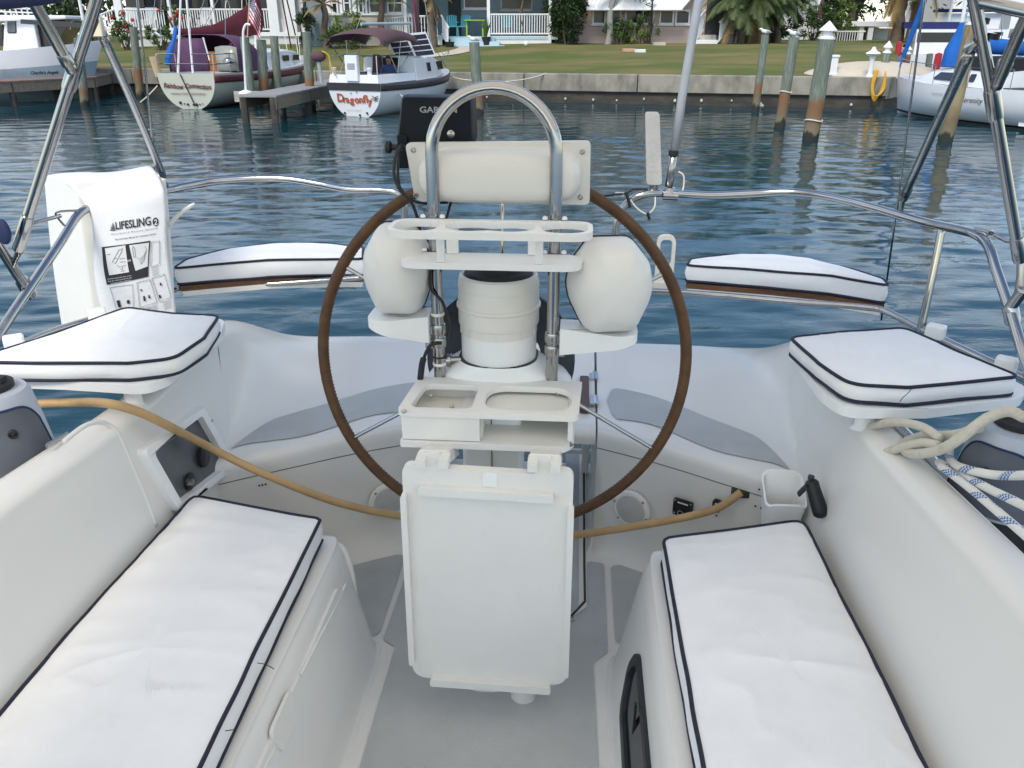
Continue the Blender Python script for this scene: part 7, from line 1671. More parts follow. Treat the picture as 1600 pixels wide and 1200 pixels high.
wires(se, M, [(Vector((0, L - .05, 1.1)), stem), (Vector((-.85, 3.4, 1.05)), mp + Vector((0, 0, 8))), (Vector((.85, 3.4, 1.05)), mp + Vector((0, 0, 8))), (Vector((-.8, .6, 1.0)), mp + Vector((0, 0, 9)))] + [(Vector((-H.hb(u) * .95, L * u, H.zs(u))), Vector((-H.hb(u) * .95, L * u, H.zs(u) + .5))) for u in (.95, .8, .6, .4, .2)] + [(Vector((-H.hb(a_) * .95, L * a_, H.zs(a_) + .5)), Vector((-H.hb(b_) * .95, L * b_, H.zs(b_) + .5))) for a_, b_ in ((.95, .8), (.8, .6), (.6, .4), (.4, .2))], .012)
m = MB(M); m.hexa([(-.75, 1.9, 1.35), (.75, 1.9, 1.35), (.75, 3.3, 1.40), (-.75, 3.3, 1.40)], [(-.7, 1.9, 1.72), (.7, 1.9, 1.72), (.6, 3.3, 1.75), (-.6, 3.3, 1.75)]); m.build('dodger', 'dark_void', se, bevel=.06)
# ------------------------------------------------------------------ houses
def siding(name, base, pitch):
    m = MATS[base].copy(); m.name = name; t = m.node_tree; b = t.nodes['Principled BSDF']
    w = t.nodes.new('ShaderNodeTexWave'); w.bands_direction = 'Z'; w.wave_profile = 'SAW'; w.inputs['Scale'].default_value = 0.314 / pitch
    tc_ = t.nodes.new('ShaderNodeTexCoord'); t.links.new(tc_.outputs['Object'], w.inputs[0])
    bm_ = t.nodes.new('ShaderNodeBump'); bm_.inputs['Strength'].default_value = 0.9; bm_.inputs['Distance'].default_value = 0.03; t.links.new(w.outputs['Fac'], bm_.inputs['Height']); t.links.new(bm_.outputs[0], b.inputs['Normal'])
    MATS[name] = m
for a in ('siding_blue', 'siding_pink', 'siding_white', 'siding_cream'): siding(a + '_lap', a, .20)
def wbox(m, p0, p1, Y0, Y1, z0=None, z1=None):
    "box from pixel x range at depth Y0, thickness to Y1"
    m.hexa([Vector((p0, Y0, z0)), Vector((p1, Y0, z0)), Vector((p1, Y1, z0)), Vector((p0, Y1, z0))], [Vector((p0, Y0, z1)), Vector((p1, Y0, z1)), Vector((p1, Y1, z1)), Vector((p0, Y1, z1))])
def XZ(px, py, Y): p = at(px, py, Y=Y); return p.x, p.z
def window(root, px0, px1, py0, py1, Y, rail=True, mf='paint_white', out=.05):
    x0, z1 = XZ(px0, py0, Y); x1, z0 = XZ(px1, py1, Y)
    f = .07; m = MB()
    o = [(x0, z0), (x1, z0), (x1, z1), (x0, z1)]; i_ = [(x0 + f, z0 + f), (x1 - f, z0 + f), (x1 - f, z1 - f), (x0 + f, z1 - f)]
    m.plate(o, [i_], lambda x, z: (x, Y + .03, z), lambda x, z: (x, Y - out, z)); w = m.build('window', mf, root)
    m = MB(); m.plate(i_, [], lambda x, z: (x, Y + .03, z), lambda x, z: (x, Y - .015, z)); m.build('pane', 'window_dark', w)
    if rail: m = MB(); m.box(((x0 + x1) / 2, Y - .02, lerp(z0, z1, .5)), (x1 - x0 - 2 * f, .04, .05)); m.build('sash', mf, w)
    m = MB(); m.box(((x0 + x1) / 2, Y - .07, z0 - .03), (x1 - x0 + .12, .10, .06)); m.build('sill', mf, w)
def railing(root, A, B, h, n, mt='paint_white', name='railing', diag=False):
    "posts, two rails and balusters between world points A and B at floor level"
    up = Vector((0, 0, 1))
    m = MB(); m.tube([A + up * h, B + up * h], .045, 4); r = m.build(name, mt, root)
    m = MB(); m.tube([A + up * .12, B + up * .12], .04, 4); m.build('bottom_rail', mt, r)
    m = MB()
    for i in range(1, n): p = A.lerp(B, i / n); m.box(p + up * (.12 + (h - .12) / 2), (.045, .03, h - .12))
    o = m.build('balusters', mt, r); o['kind'] = 'stuff'
    return r
# --- pink house with the white awning
YP = 44.0
zg = lambda px, Y: lawn_z(at(px, 70, Y=Y))
ph = thing('house', (8, 46, 1.8), 'pink clapboard house with a long white awning', 'house')
x0, _ = XZ(905, 0, YP); x1, _ = XZ(1180, 0, YP); zb_ = 1.55
m = MB(); wbox(m, x0, x1, YP, YP + 8, zb_, 4.5); m.build('wall', 'siding_pink_lap', ph)
m = MB(); m.hexa([Vector((x0 - .5, YP - .6, 4.5)), Vector((x1 + .5, YP - .6, 4.5)), Vector((x1 + .5, YP + 8.5, 4.5)), Vector((x0 - .5, YP + 8.5, 4.5))], [Vector((x0 - .5, YP + 3.6, 6.1)), Vector((x1 + .5, YP + 3.6, 6.1)), Vector((x1 + .5, YP + 4.4, 6.1)), Vector((x0 - .5, YP + 4.4, 6.1))]); m.build('roof', 'roof', ph)
for a, b in ((926, 946), (954, 970), (977, 998), (1004, 1022), (1031, 1052), (1056, 1077)): window(ph, a, b, 15, 38, YP, rail=False)
xa, za = XZ(916, 15, YP - 1.1); xb, _ = XZ(1066, 15, YP - 1.1)
xa2, za2 = XZ(922, -12, YP); xb2, _ = XZ(1090, -12, YP)
n_ = 24
aw = None
for i in range(n_):
    a0, a1 = lerp(xa, xb, i / n_), lerp(xa, xb, (i + .97) / n_); c0, c1 = lerp(xa2, xb2, i / n_), lerp(xa2, xb2, (i + .97) / n_)
    m = MB(); m.hexa([Vector((a0, YP - 1.1, za)), Vector((a1, YP - 1.1, za)), Vector((c1, YP - .02, za2)), Vector((c0, YP - .02, za2))], [Vector((a0, YP - 1.1, za + .05)), Vector((a1, YP - 1.1, za + .05)), Vector((c1, YP - .02, za2 + .05)), Vector((c0, YP - .02, za2 + .05))]); m.build('awning_panel', 'cap_white', ph)
m = MB(); m.tube([Vector((xa, YP - 1.1, za)), Vector((xb, YP - 1.1, za))], .04, 6); m.build('awning_bar', 'cap_white', ph)
m = MB(); m.tube([Vector((xb, YP - 1.05, za)), Vector((XZ(1078, 20, YP)[0], YP, za - .1))], .025, 5); m.build('awning_arm', 'paint_white', ph)
# corner board, entrance steps, lattice
x, z_ = XZ(1088, 70, YP - .05); m = MB(); m.box((x, YP - .04, 3.0), (.16, .1, 2.9)); m.build('corner_board', 'paint_white', ph)
ent = YP - .3
x0e, zg_ = XZ(1084, 70, ent - .9); x1e, _ = XZ(1121, 70, ent - .9)
for k in range(2):
    m = MB(); wbox(m, x0e + .1 * k, x1e - .0 * k, ent - .9 + .4 * k, ent + .2, zg_ - .05, zg_ + .22 * (k + 1)); m.build('step', 'paint_white' if k == 0 else 'timber_pale', ph, bevel=.02)
xd0, zd = XZ(1100, 62, YP); xd1, _ = XZ(1126, 62, YP); m = MB(); wbox(m, xd0, xd1, YP - .06, YP + .1, zg_ + .4, zg_ + 2.4); m.build('door', 'recess', ph)
for pA, pB in (((1084, 70), (1098, 62)), ((1121, 70), (1136, 62))):
    A = at(*pA, Y=ent - .9); B = at(*pB, Y=YP - .3); B.z = A.z + .55; railing(ph, A, B, 1.0, 8, name='stair_rail')
x0l, zl0 = XZ(1134, 58, YP - .2); x1l, zl1 = XZ(1154, 33, YP - .2)
m = MB(); holes = []
for i in range(4):
    for j in range(4):
        hx0 = lerp(x0l, x1l, (i + .2) / 4); hx1 = lerp(x0l, x1l, (i + .85) / 4); hz0 = lerp(zl0, zl1, (j + .2) / 4); hz1 = lerp(zl0, zl1, (j + .8) / 4); holes.append([(hx0, hz0), (hx1, hz0), (hx1, hz1), (hx0, hz1)])
m.plate([(x0l, zl0), (x1l, zl0), (x1l, zl1), (x0l, zl1)], holes, lambda x, z: (x, YP - .20, z), lambda x, z: (x, YP - .25, z)); m.build('lattice', 'paint_white', ph)
m = MB(); wbox(m, x0l, x1l, YP - .24, YP - .18, zl0 - .5, zl0 - .01); m.build('lattice_base', 'siding_white', ph)

# --- blue-grey house with porch
YB = 44.5
bh = thing('house', (-6, 46, 1.8), 'blue-grey clapboard house with a raised white porch', 'house')
x0, _ = XZ(478, 0, YB); xm, _ = XZ(645, 0, YB); x1, _ = XZ(872, 0, YB)
m = MB(); wbox(m, x0, xm, YB, YB + 9, 1.5, 4.9); m.build('wall', 'siding_blue_lap', bh)
xk0, zk = XZ(516, 24, YB - .25); xk1, _ = XZ(640, 24, YB - .25)
m = MB(); wbox(m, xk0, xk1, YB - .25, YB - .004, 1.5, zk); m.build('knee_wall', 'siding_cream', bh)
m = MB(); wbox(m, xk0 - .08, xk1 + .08, YB - .33, YB - .006, zk + .003, zk + .09); m.build('wall_cap', 'paint_white', bh)
for a, b in ((508, 516), (530, 534), (550, 556), (570, 573)):
    m = MB(); xa, _ = XZ(a, 0, YB - .1); xb, _ = XZ(b, 0, YB - .1); wbox(m, xa, xb, YB - .1, YB - .005, zk + .1, 4.8); m.build('window_post', 'paint_white', bh)
for a, b in ((516, 529), (535, 549), (558, 569), (575, 600), (604, 630)): window(bh, a, b, -12, 21, YB, True)
# porch recess
YR = YB + 2.6
zdk = XZ(735, 57, YB - .6)[1]
m = MB(); wbox(m, xm, x1 + 1, YR, YR + 6, 1.5, 4.9); m.build('porch_wall', 'siding_blue_lap', bh)
m = MB(); wbox(m, xm, x1, YB - .6, YR, zdk - .14, zdk); m.build('porch_deck', 'step_blue', bh)
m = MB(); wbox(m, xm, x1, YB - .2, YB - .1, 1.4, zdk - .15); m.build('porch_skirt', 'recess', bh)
m = MB(); wbox(m, xm, x1, YB - .5, YR, 4.9, 5.1); m.build('porch_ceiling', 'paint_white', bh)
xx0, _ = XZ(698, 0, YB - 1.3); xx1, _ = XZ(772, 0, YB - 1.3)
zs0 = XZ(735, 77, YB - 1.9)[1]
for k in range(3):
    m = MB(); wbox(m, xx0 + .1, xx1 + .5 - .25 * k, YB - 1.8 + .4 * k, YB - .61, zs0 - .1, lerp(zs0, zdk, (k + 1) / 3.3)); m.build('step', 'step_blue', bh, bevel=.015)
for px in (632, 763, 860):
    x, _ = XZ(px, 0, YB - .6); m = MB(); m.box((x, YB - .55, (1.6 + 4.9) / 2), (.15, .15, 3.3)); m.build('porch_post', 'paint_white', bh)
def P(px, Y, z): p = at(px, 40, Y=Y); return Vector((p.x, Y, z))
railing(bh, P(764, YB - .55, zdk), P(859, YB - .55, zdk), .98, 24)
m = MB(); a, b = P(764, YB - .57, zdk), P(859, YB - .57, zdk); m.hexa([a + Vector((0, 0, -.35)), b + Vector((0, 0, -.35)), b + Vector((0, .05, -.35)), a + Vector((0, .05, -.35))], [a + Vector((0, 0, .02)), b + Vector((0, 0, .02)), b + Vector((0, .05, .02)), a + Vector((0, .05, .02))]); m.build('porch_fascia', 'paint_white', bh)
railing(bh, P(634, YB - .55, zdk - .1), P(688, YB - .55, zdk - .1), 1.0, 11)
m = MB(); a, b = P(634, YB - .57, zdk), P(690, YB - .57, zdk); m.hexa([a + Vector((0, 0, -.4)), b + Vector((0, 0, -.4)), b + Vector((0, .05, -.4)), a + Vector((0, .05, -.4))], [a + Vector((0, 0, .02)), b + Vector((0, 0, .02)), b + Vector((0, .05, .02)), a + Vector((0, .05, .02))]); m.build('porch_fascia', 'paint_white', bh)
A = P(690, YB - .6, zdk); B = P(701, YB - 1.9, zs0); railing(bh, A, B, .95, 7, name='stair_rail')
A = P(640, YB - .3, zdk); railing(bh, P(606, YB - .3, zdk - .1), A, .9, 9)
window(bh, 724, 764, -20, 14, YR, True, 'paint_white'); window(bh, 782, 832, -20, 16, YR, True, 'siding_cream')
m = MB(); xd0, _ = XZ(700, 0, YR); xd1, _ = XZ(720, 0, YR); wbox(m, xd0, xd1, YR - .05, YR + .05, zdk, zdk + 2.1); m.build('door', 'recess', bh)
m = MB(); xd0, _ = XZ(640, 0, YR); xd1, _ = XZ(672, 0, YR); wbox(m, xd0, xd1, YR - .05, YR + .05, zdk, zdk + 2.3); m.build('door', 'recess', bh)
m = MB(); m.hexa([Vector((x0 - .5, YB - 1, 5.1)), Vector((x1 + 1, YB - 1, 5.1)), Vector((x1 + 1, YB + 9.5, 5.1)), Vector((x0 - .5, YB + 9.5, 5.1))], [Vector((x0 - .5, YB + 4, 7.0)), Vector((x1 + 1, YB + 4, 7.0)), Vector((x1 + 1, YB + 5, 7.0)), Vector((x0 - .5, YB + 5, 7.0))]); m.build('roof', 'roof', bh)
# porch furniture
def chair(px, label, face):
    p = P(px, YB + .6, zdk); root = thing('porch_chair', p, label, 'chair', 'teal porch chairs')
    for sx in (-.24, .24):
        for sy in (-.22, .22):
            m = MB(); m.tube([p + Vector((sx * 1.1, sy * 1.1, 0)), p + Vector((sx, sy, .43))], .025, 6); m.build('leg', 'chair_teal', root)
        m = MB(); m.tube([p + Vector((sx * 1.1, -.22, .64)), p + Vector((sx * 1.1, .22, .66))], .025, 6); m.build('armrest', 'chair_teal', root)
    m = MB(); m.box(p + Vector((0, 0, .45)), (.52, .5, .05)); m.build('seat', 'chair_teal', root, bevel=.02)
    for k in range(5):
        m = MB(); x = -.2 + .1 * k; m.tube([p + Vector((x * face[1] + face[0] * .24, x * face[0] * -1 + .24 * face[1], .47)), p + Vector((x * 1.05 * face[1] + face[0] * .3, -x * face[0] + .3 * face[1], 1.0 - .02 * abs(k - 2)))], .045, 5, flat=.4); m.build('back_slat', 'chair_teal', root)
chair(708, 'teal chair at the head of the blue porch steps', (-.3, 1)); chair(722, 'teal chair beside the lime table', (.6, 1)); chair(792, 'teal chair behind the white porch railing', (0, 1))
p = P(742, YB + .5, zdk); root = thing('porch_table', p, 'lime green table on the blue house porch', 'table')
m = MB(); m.box(p + Vector((0, 0, .74)), (1.0, .8, .05)); m.build('top', 'table_lime', root)
for sx in (-.4, .4):
    m = MB(); m.box(p + Vector((sx, 0, .36)), (.07, .5, .72)); m.build('leg', 'table_lime', root)

# --- white porch house at the left
YW = 46.0
wh_ = thing('house', (-22, 48, 1.8), 'white house with long railed porch behind the cream sailboat', 'house')
x0, _ = XZ(176, 0, YW); x1, _ = XZ(470, 0, YW); zdk2 = XZ(250, 50, YW)[1]
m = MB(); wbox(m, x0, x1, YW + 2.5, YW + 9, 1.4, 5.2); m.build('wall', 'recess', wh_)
m = MB(); wbox(m, x0, x1, YW, YW + 2.5, zdk2 - .2, zdk2); m.build('porch_deck', 'paint_white', wh_)
m = MB(); wbox(m, x0, x1, YW + .1, YW + .25, 1.2, zdk2 - .2); m.build('porch_skirt', 'siding_white_lap', wh_)
for px, w in ((182, .38), (262, .14), (330, .14), (424, .5), (452, .5)):
    x, _ = XZ(px, 0, YW); m = MB(); m.box((x, YW + .1, (zdk2 + 5.2) / 2), (w, .2, 5.2 - zdk2)); m.build('porch_post', 'paint_white', wh_)
railing(wh_, P(186, YW + .1, zdk2), P(262, YW + .1, zdk2), 1.05, 20); railing(wh_, P(262, YW + .1, zdk2), P(330, YW + .1, zdk2), 1.05, 18); railing(wh_, P(330, YW + .1, zdk2), P(422, YW + .1, zdk2), 1.05, 24)
A = P(182, YW + .1, zdk2); B = P(150, YW + .4, zdk2 - .35); railing(wh_, B, A, 1.05, 8, name='stair_rail')
for a, b in ((196, 225), (236, 258), (300, 325), (345, 380), (400, 420)):
    xa, _ = XZ(a, 0, YW + 2.45); xb, _ = XZ(b, 0, YW + 2.45); m = MB(); wbox(m, xa, xb, YW + 2.4, YW + 2.52, zdk2, zdk2 + 2.2); m.build('glass_door', 'window_dark', wh_)
m = MB(); wbox(m, XZ(424, 0, YW)[0], XZ(470, 0, YW)[0], YW + .35, YW + 2.4, 1.4, 5.2); m.build('side_wing', 'siding_white', wh_)
window(wh_, 448, 458, -8, 14, YW + .35, True)
for px in (205, 236, 322):
    p = P(px, YW + 1.0, zdk2); root = thing('adirondack_chair', p, {205: 'white porch chair above the red-flowered bush', 236: 'white porch chair left of the mooring pile pole on the white house porch', 322: 'white porch chair behind the maroon sail cover'}[px], 'chair', 'white porch chairs')
    for k in range(4):
        m = MB(); m.box(p + Vector((-.22 + .15 * k, .2, .75)), (.13, .04, .9), Matrix.Rotation(-.3, 3, 'X')); m.build('back_slat', 'paint_white', root)
    m = MB(); m.box(p + Vector((0, -.05, .38)), (.6, .55, .05)); m.build('seat', 'paint_white', root)
    for sx in (-.32, .32): m = MB(); m.box(p + Vector((sx, -.1, .3)), (.06, .5, .6)); m.build('side_frame', 'paint_white', root)
m = MB(); m.hexa([Vector((x0 - .5, YW - .6, 5.2)), Vector((x1 + .5, YW - .6, 5.2)), Vector((x1 + .5, YW + 9, 5.2)), Vector((x0 - .5, YW + 9, 5.2))], [Vector((x0 - .5, YW + 4, 6.8)), Vector((x1 + .5, YW + 4, 6.8)), Vector((x1 + .5, YW + 5, 6.8)), Vector((x0 - .5, YW + 5, 6.8))]); m.build('roof', 'roof', wh_)
# --- far buildings
fh = thing('house', (at(1345, 70, Y=62)).to_tuple(), 'distant white carport house behind the lawn at the right', 'house')
YF = 62.0
def fbox(nm, a, b, c_, d_, mt, Y0=YF, dep=5): x0, z1 = XZ(a, c_, Y0); x1, z0 = XZ(b, d_, Y0); m = MB(); wbox(m, x0, x1, Y0, Y0 + dep, z0, z1); return m.build(nm, mt, fh)
fbox('roof', 1326, 1372, 33, 41, 'cap_white', YF - 1, 6); fbox('roof', 1366, 1400, 33, 43, 'paint_white', YF - .5, 6)
fbox('carport', 1330, 1368, 42, 78, 'recess', YF + 3, 1); fbox('wall', 1367, 1384, 44, 74, 'siding_white', YF + .5, 4); fbox('wall', 1383, 1397, 44, 76, 'salmon', YF + .6, 4)
fbox('carport_post', 1344, 1346, 42, 74, 'paint_white', YF - .8, .15); fbox('carport_post', 1358, 1360, 42, 78, 'paint_white', YF - .9, .15)
q = at(1374, 70, Y=YF - .3); m = MB(); m.box(q + Vector((0, 0, .1)), (.22, .15, .38)); m.build('red_panel', 'red_box', fh)
A = at(1302, 75, Y=56); B = at(1348, 77, Y=56); B.z = A.z; fn = thing('white_fence', A, 'low white picket fence at the edge of the lawn by the far carport', 'fence'); railing(fn, A, B, .95, 12, name='fence_rail')
# tall white house behind the palm
th = thing('house', at(1250, 40, Y=66).to_tuple(), 'tall white house seen between the big palm and the far trees', 'house')
def tbox(nm, a, b, c_, d_, mt, Y0, dep): x0, z1 = XZ(a, c_, Y0); x1, z0 = XZ(b, d_, Y0); m = MB(); wbox(m, x0, x1, Y0, Y0 + dep, z0, z1); return m.build(nm, mt, th)
tbox('wall', 1236, 1278, -40, 60, 'siding_white', 66, 6)
tbox('corner_post', 1234, 1237, -40, 40, 'paint_white', 65.5, .3); tbox('drain_pipe', 1254, 1257, -40, 30, 'antenna_grey', 65.8, .2); tbox('drain_pipe', 1271, 1274, -40, 26, 'antenna_grey', 65.8, .2)
tbox('porch_base', 1222, 1262, 40, 62, 'paint_white', 60, 3)
tbox('annex', 1286, 1322, 29, 60, 'siding_white', 64, 5)
um = thing('patio_umbrella', at(1284, 30, Y=61).to_tuple(), 'closed brown patio umbrella beside the tall white house', 'umbrella')
m = MB(); q = at(1283, 18, Y=61); m.lathe([(.35, -.4), (.22, .2), (.04, 1.0)], q, n=12); m.build('canopy', 'canvas_plum', um); m = MB(); m.tube([q + Vector((0, 0, -1.6)), q], .04, 6); m.build('pole', 'paint_white', um)
# far marina on the right: yachts and a pale boathouse
yt = thing('boathouse', at(1560, 60, Y=70).to_tuple(), 'pale two-storey boathouse behind the moored boat with the blue cover', 'building')
x0, z1 = XZ(1495, -30, 70); x1, z0 = XZ(1750, 78, 70); m = MB(); wbox(m, x0, x1, 70, 78, 1.2, z1); m.build('wall', 'siding_white', yt)
for k in range(6):
    xa, za = XZ(1500 + 30 * k, 8, 69.95); m = MB(); m.box((xa, 69.95, (za + 1.3) / 2), (.25, .1, za - 1.3)); m.build('pilaster', 'paint_white', yt)
x0, z1 = XZ(1490, 24, 69); x1, z0 = XZ(1750, 27, 69); m = MB(); wbox(m, x0, x1, 68.5, 70, z0, z1); m.build('balcony', 'paint_white', yt)
for i, (px, Yy, lab, hl) in enumerate(((1440, 46, 'distant white cruiser with navy canopy left of the blue mast cover', 9), (1600, 50, 'distant white motor yacht at the right edge behind the bimini poles', 11), (1500, 58, 'distant white motor yacht directly behind the blue mast cover', 10))):
    S = at(px - 60, 90, Y=Yy); S.z = 0; Bw = S + Vector((hl * .9, -hl * .25, 0)); M, L = frame(S, Bw); H = Hull(L, 3.2, 1.3, 1.9, .9, draft=.3, full=3)
    r_ = thing('distant_yacht', S, lab, 'motorboat', 'boats in the side canal'); build_hull(r_, M, H, 'hull_white', 'hull_white')
    m = MB(M); trunk(m, [(1.2, 1.3, 1.2, 1.3, 2.5), (L * .5, 1.3, 1.1, 1.4, 2.5), (L * .72, .8, .5, 1.5, 1.9)]); m.build('cabin', 'hull_white', r_)
    m = MB(M); m.hexa([(-1.1, .6, 2.5), (1.1, .6, 2.5), (1.0, L * .48, 2.5), (-1.0, L * .48, 2.5)], [(-1.05, .6, 3.4 - .6 * (i == 0)), (1.05, .6, 3.4 - .6 * (i == 0)), (.9, L * .42, 3.4 - .6 * (i == 0)), (-.9, L * .42, 3.4 - .6 * (i == 0))]); m.build('canopy', 'canvas_navy' if i == 0 else 'hull_white', r_)
    for sx in (-1, 1): m = MB(M); m.box((sx * 1.24, L * .3, 2.1), (.06, L * .3, .45)); m.build('window_band', 'window_dark', r_)
    if i == 2:
        m = MB(M); m.hexa([(-1.4, .4, 3.5), (1.4, .4, 3.5), (1.3, L * .5, 3.5), (-1.3, L * .5, 3.5)], [(-1.4, .4, 3.65), (1.4, .4, 3.65), (1.3, L * .5, 3.65), (-1.3, L * .5, 3.65)]); m.build('sun_top', 'canvas_navy', r_)
for px, Yy, lab in ((1476, 56, 'white mast rising left of the blue mast cover'), (1550, 60, 'dark mast behind the crossed bimini poles at the right')):
    q = at(px, 70, Y=Yy); m = MB(); m.tube([Vector((q.x, q.y, .2)), Vector((q.x - .1, q.y, 11))], .09, 8); o = m.build('distant_mast', 'paint_white' if px < 1500 else 'stripe_dark', None); tag(o, lab, 'mast')
m = MB(); q = at(1465, 92, Y=30.0)
for i, (px, py, lab) in enumerate(((1404, 76, 'red fire extinguisher post left of the furled blue jib'), (1465, 96, 'red fender hanging left of the blue mast cover'))):
    q = at(px, py, Y=36 - 6 * i); m = MB(); m.lathe([(.02, -.28), (.11, -.24), (.12, 0), (.11, .24), (.02, .28)], q, n=12); o = m.build('red_fender', 'red_box', None); tag(o, lab, 'fender')

# ------------------------------------------------------------------ vegetation
def leaves(mb, c, rad, n, size, rng, flat=.6, shell=.55):
    "many small leaf quads through an ellipsoid, denser to the outside, in clumps"
    c = Vector(c); nc = max(4, n // 45)
    cl_ = []
    for _ in range(nc):
        while True:
            p = Vector((rng.uniform(-1, 1), rng.uniform(-1, 1), rng.uniform(-1, 1)))
            if shell * .6 < p.length < 1: break
        cl_.append((p, rng.uniform(.16, .34)))
    for _ in range(n):
        p, r = rng.choice(cl_); d = Vector((rng.gauss(0, 1), rng.gauss(0, 1), rng.gauss(0, 1))); d = d.normalized() * r * rng.random() ** .4
        q = p + d; q = Vector((q.x * rad[0], q.y * rad[1], q.z * rad[2])) + c
        nrm = (Vector((rng.gauss(0, 1), rng.gauss(0, 1), rng.gauss(0.4, 1)))).normalized(); t = nrm.orthogonal().normalized(); t.rotate(Matrix.Rotation(rng.uniform(0, 6.28), 3, nrm)); b = nrm.cross(t)
        s = size * rng.uniform(.6, 1.3)
        mb.add([q - t * s, q + b * s * flat * .5, q + t * s, q - b * s * flat * .5], [(0, 1, 2, 3)])
def bush(px, py, Y, w, h, label, mt='leaf', n=900, size=.10, cat='bush', flowers=None, trunk_m='bark', depth=None, zbase=None):
    p = at(px, py, Y=Y); rng = random.Random(px * 7 + py); zb = lawn_z(p) if zbase is None else zbase
    root = thing('bush', (p.x, Y, zb), label, cat, 'garden shrubs')
    m = MB(); leaves(m, (p.x, Y, zb + h * .52), (w / 2, (depth or w) / 2, h * .5), n, size, rng); m.build('foliage', mt, root, smooth=0, fixn=False)
    for k in range(5):
        a = k * 1.3; m = MB(); m.tube([Vector((p.x + .1 * math.cos(a), Y + .1 * math.sin(a), zb - .05)), Vector((p.x + w * .25 * math.cos(a), Y + w * .2 * math.sin(a), zb + h * .6))], [.04, .015], 6); m.build('stem', trunk_m, root)
    if flowers:
        for k in range(flowers):
            m = MB(); q = Vector((p.x + rng.uniform(-.5, .5) * w, Y - w * .35 * rng.random(), zb + rng.uniform(.3, 1.0) * h)); m.sphere(q, .09, 5); m.build('flower', 'flower_red', root)
    return root
bush(886, 72, 43.0, 2.0, 2.9, 'large dark green bush between the blue and pink houses', 'leaf_dark', 3200, .12)
bush(868, 40, 45.5, 1.8, 3.6, 'taller yellowish shrub behind the dark green bush', 'leaf_bright', 1200, .12)
bush(967, 70, 43.2, 1.5, 1.15, 'round green bush under the pink house windows', 'leaf', 1300, .09)
bush(996, 70, 43.0, 1.2, 1.45, 'light green thin shrub under the pink house windows', 'leaf_bright', 520, .09)
bush(1010, 70, 43.3, 1.3, 1.9, 'tall thin shrub beside the lamp post', 'leaf', 480, .09)
bush(550, 60, 43.5, 1.9, 1.5, 'yellow-green bush in front of the cream knee wall', 'leaf_bright', 1500, .11)
bush(538, 72, 42.5, 2.4, .9, 'low green hedge behind the brown awning', 'leaf', 1200, .09)
bush(478, 66, 44.0, 1.3, 2.0, 'dark shrub beside the white house wing', 'leaf_dark', 900, .10)
bush(196, 66, 44.5, 1.5, 1.7, 'green bush with red flowers below the white porch', 'leaf', 1100, .09, flowers=7)
bush(252, 62, 44.0, 1.4, 1.2, 'round green bush at the white porch, behind the cream sailboat', 'leaf', 1000, .09)
bush(272, 40, 45.0, 1.3, 1.0, 'red-flowered plant on the white porch edge', 'leaf', 600, .08, flowers=6, zbase=2.6)
bush(1270, 62, 56.0, 2.6, 2.4, 'green bush in front of the tall white house', 'leaf', 1500, .14)
bush(1310, 66, 57.0, 2.4, 2.6, 'yellow-green bush behind the thick capped pile', 'leaf_bright', 1300, .14)
bush(1212, 66, 46.0, 2.4, 1.6, 'dark green shrubs at the foot of the big palm', 'leaf_dark', 1600, .11)
bush(115, 50, 52.0, 6.0, 4.5, 'dark shrubbery behind the blue powerboat', 'leaf_dark', 2600, .2, zbase=1.2)
bush(30, 40, 60.0, 9.0, 6.0, 'dark green thicket far behind the pilothouse', 'leaf_dark', 2600, .3, zbase=1.0)
def palm(px, py, Y, h, label, nf=22, fl=2.2, droop=1.0, mt='leaf_palm', bm='bark', rt=.16, lean=0.0, thick=1.0, zbase=None, skirt=0, leaflets=16, group='palms in the gardens'):
    p = at(px, py, Y=Y); rng = random.Random(px); zb = lawn_z(p) if zbase is None else zbase
    root = thing('palm_tree', (p.x, Y, zb), label, 'palm tree', group)
    top = Vector((p.x + lean, Y, zb + h)); base = Vector((p.x, Y, zb - .1))
    m = MB(); n = 10; m.tube([base.lerp(top, i / n) + Vector((.06 * math.sin(i), 0, 0)) for i in range(n + 1)], [rt * (1.25 - .35 * i / n) * (1 + .06 * (i % 2)) for i in range(n + 1)], 10); m.build('trunk', bm, root, smooth=60)
    m = MB(); md = MB()
    for k in range(nf + skirt):
        dry = k >= nf; a = rng.uniform(0, 6.28); el = rng.uniform(-.1, 1.25) if not dry else rng.uniform(-1.3, -.7); L_ = fl * rng.uniform(.8, 1.1); mb = md if dry else m
        d = Vector((math.cos(a) * math.cos(el), math.sin(a) * math.cos(el), math.sin(el))); pts = []
        q = top.copy(); v = d.copy(); st = L_ / 8
        for i in range(9):
            pts.append(q.copy()); q += v * st; v.z -= .22 * droop * (.6 + i * .1); v.normalize()
        mb.tube(pts, [.022 * (1 - i / 9.5) + .004 for i in range(9)], 4)
        for i in range(leaflets):
            u = 1.2 + 6.7 * i / leaflets; j = min(int(u), 7); pp = pts[j].lerp(pts[j + 1], u - j); tg = (pts[j + 1] - pts[j]).normalized(); side = tg.cross(Vector((0, 0, 1)))
            side = side.normalized() if side.length > .05 else Vector((1, 0, 0)); ll = fl * .26 * math.sin(math.pi * (.15 + .8 * i / leaflets)) * rng.uniform(.8, 1.2)
            for sg in (-1, 1):
                tip = pp + (side * sg * .8 + tg * .7 - Vector((0, 0, .35 * droop))).normalized() * ll; w_ = tg * (.022 * thick)
                mb.add([pp - w_, pp + w_, tip], [(0, 1, 2)])
    m.build('crown', mt, root, smooth=0, fixn=False)
    if skirt: md.build('dead_fronds', 'leaf_dry', root, smooth=0, fixn=False)
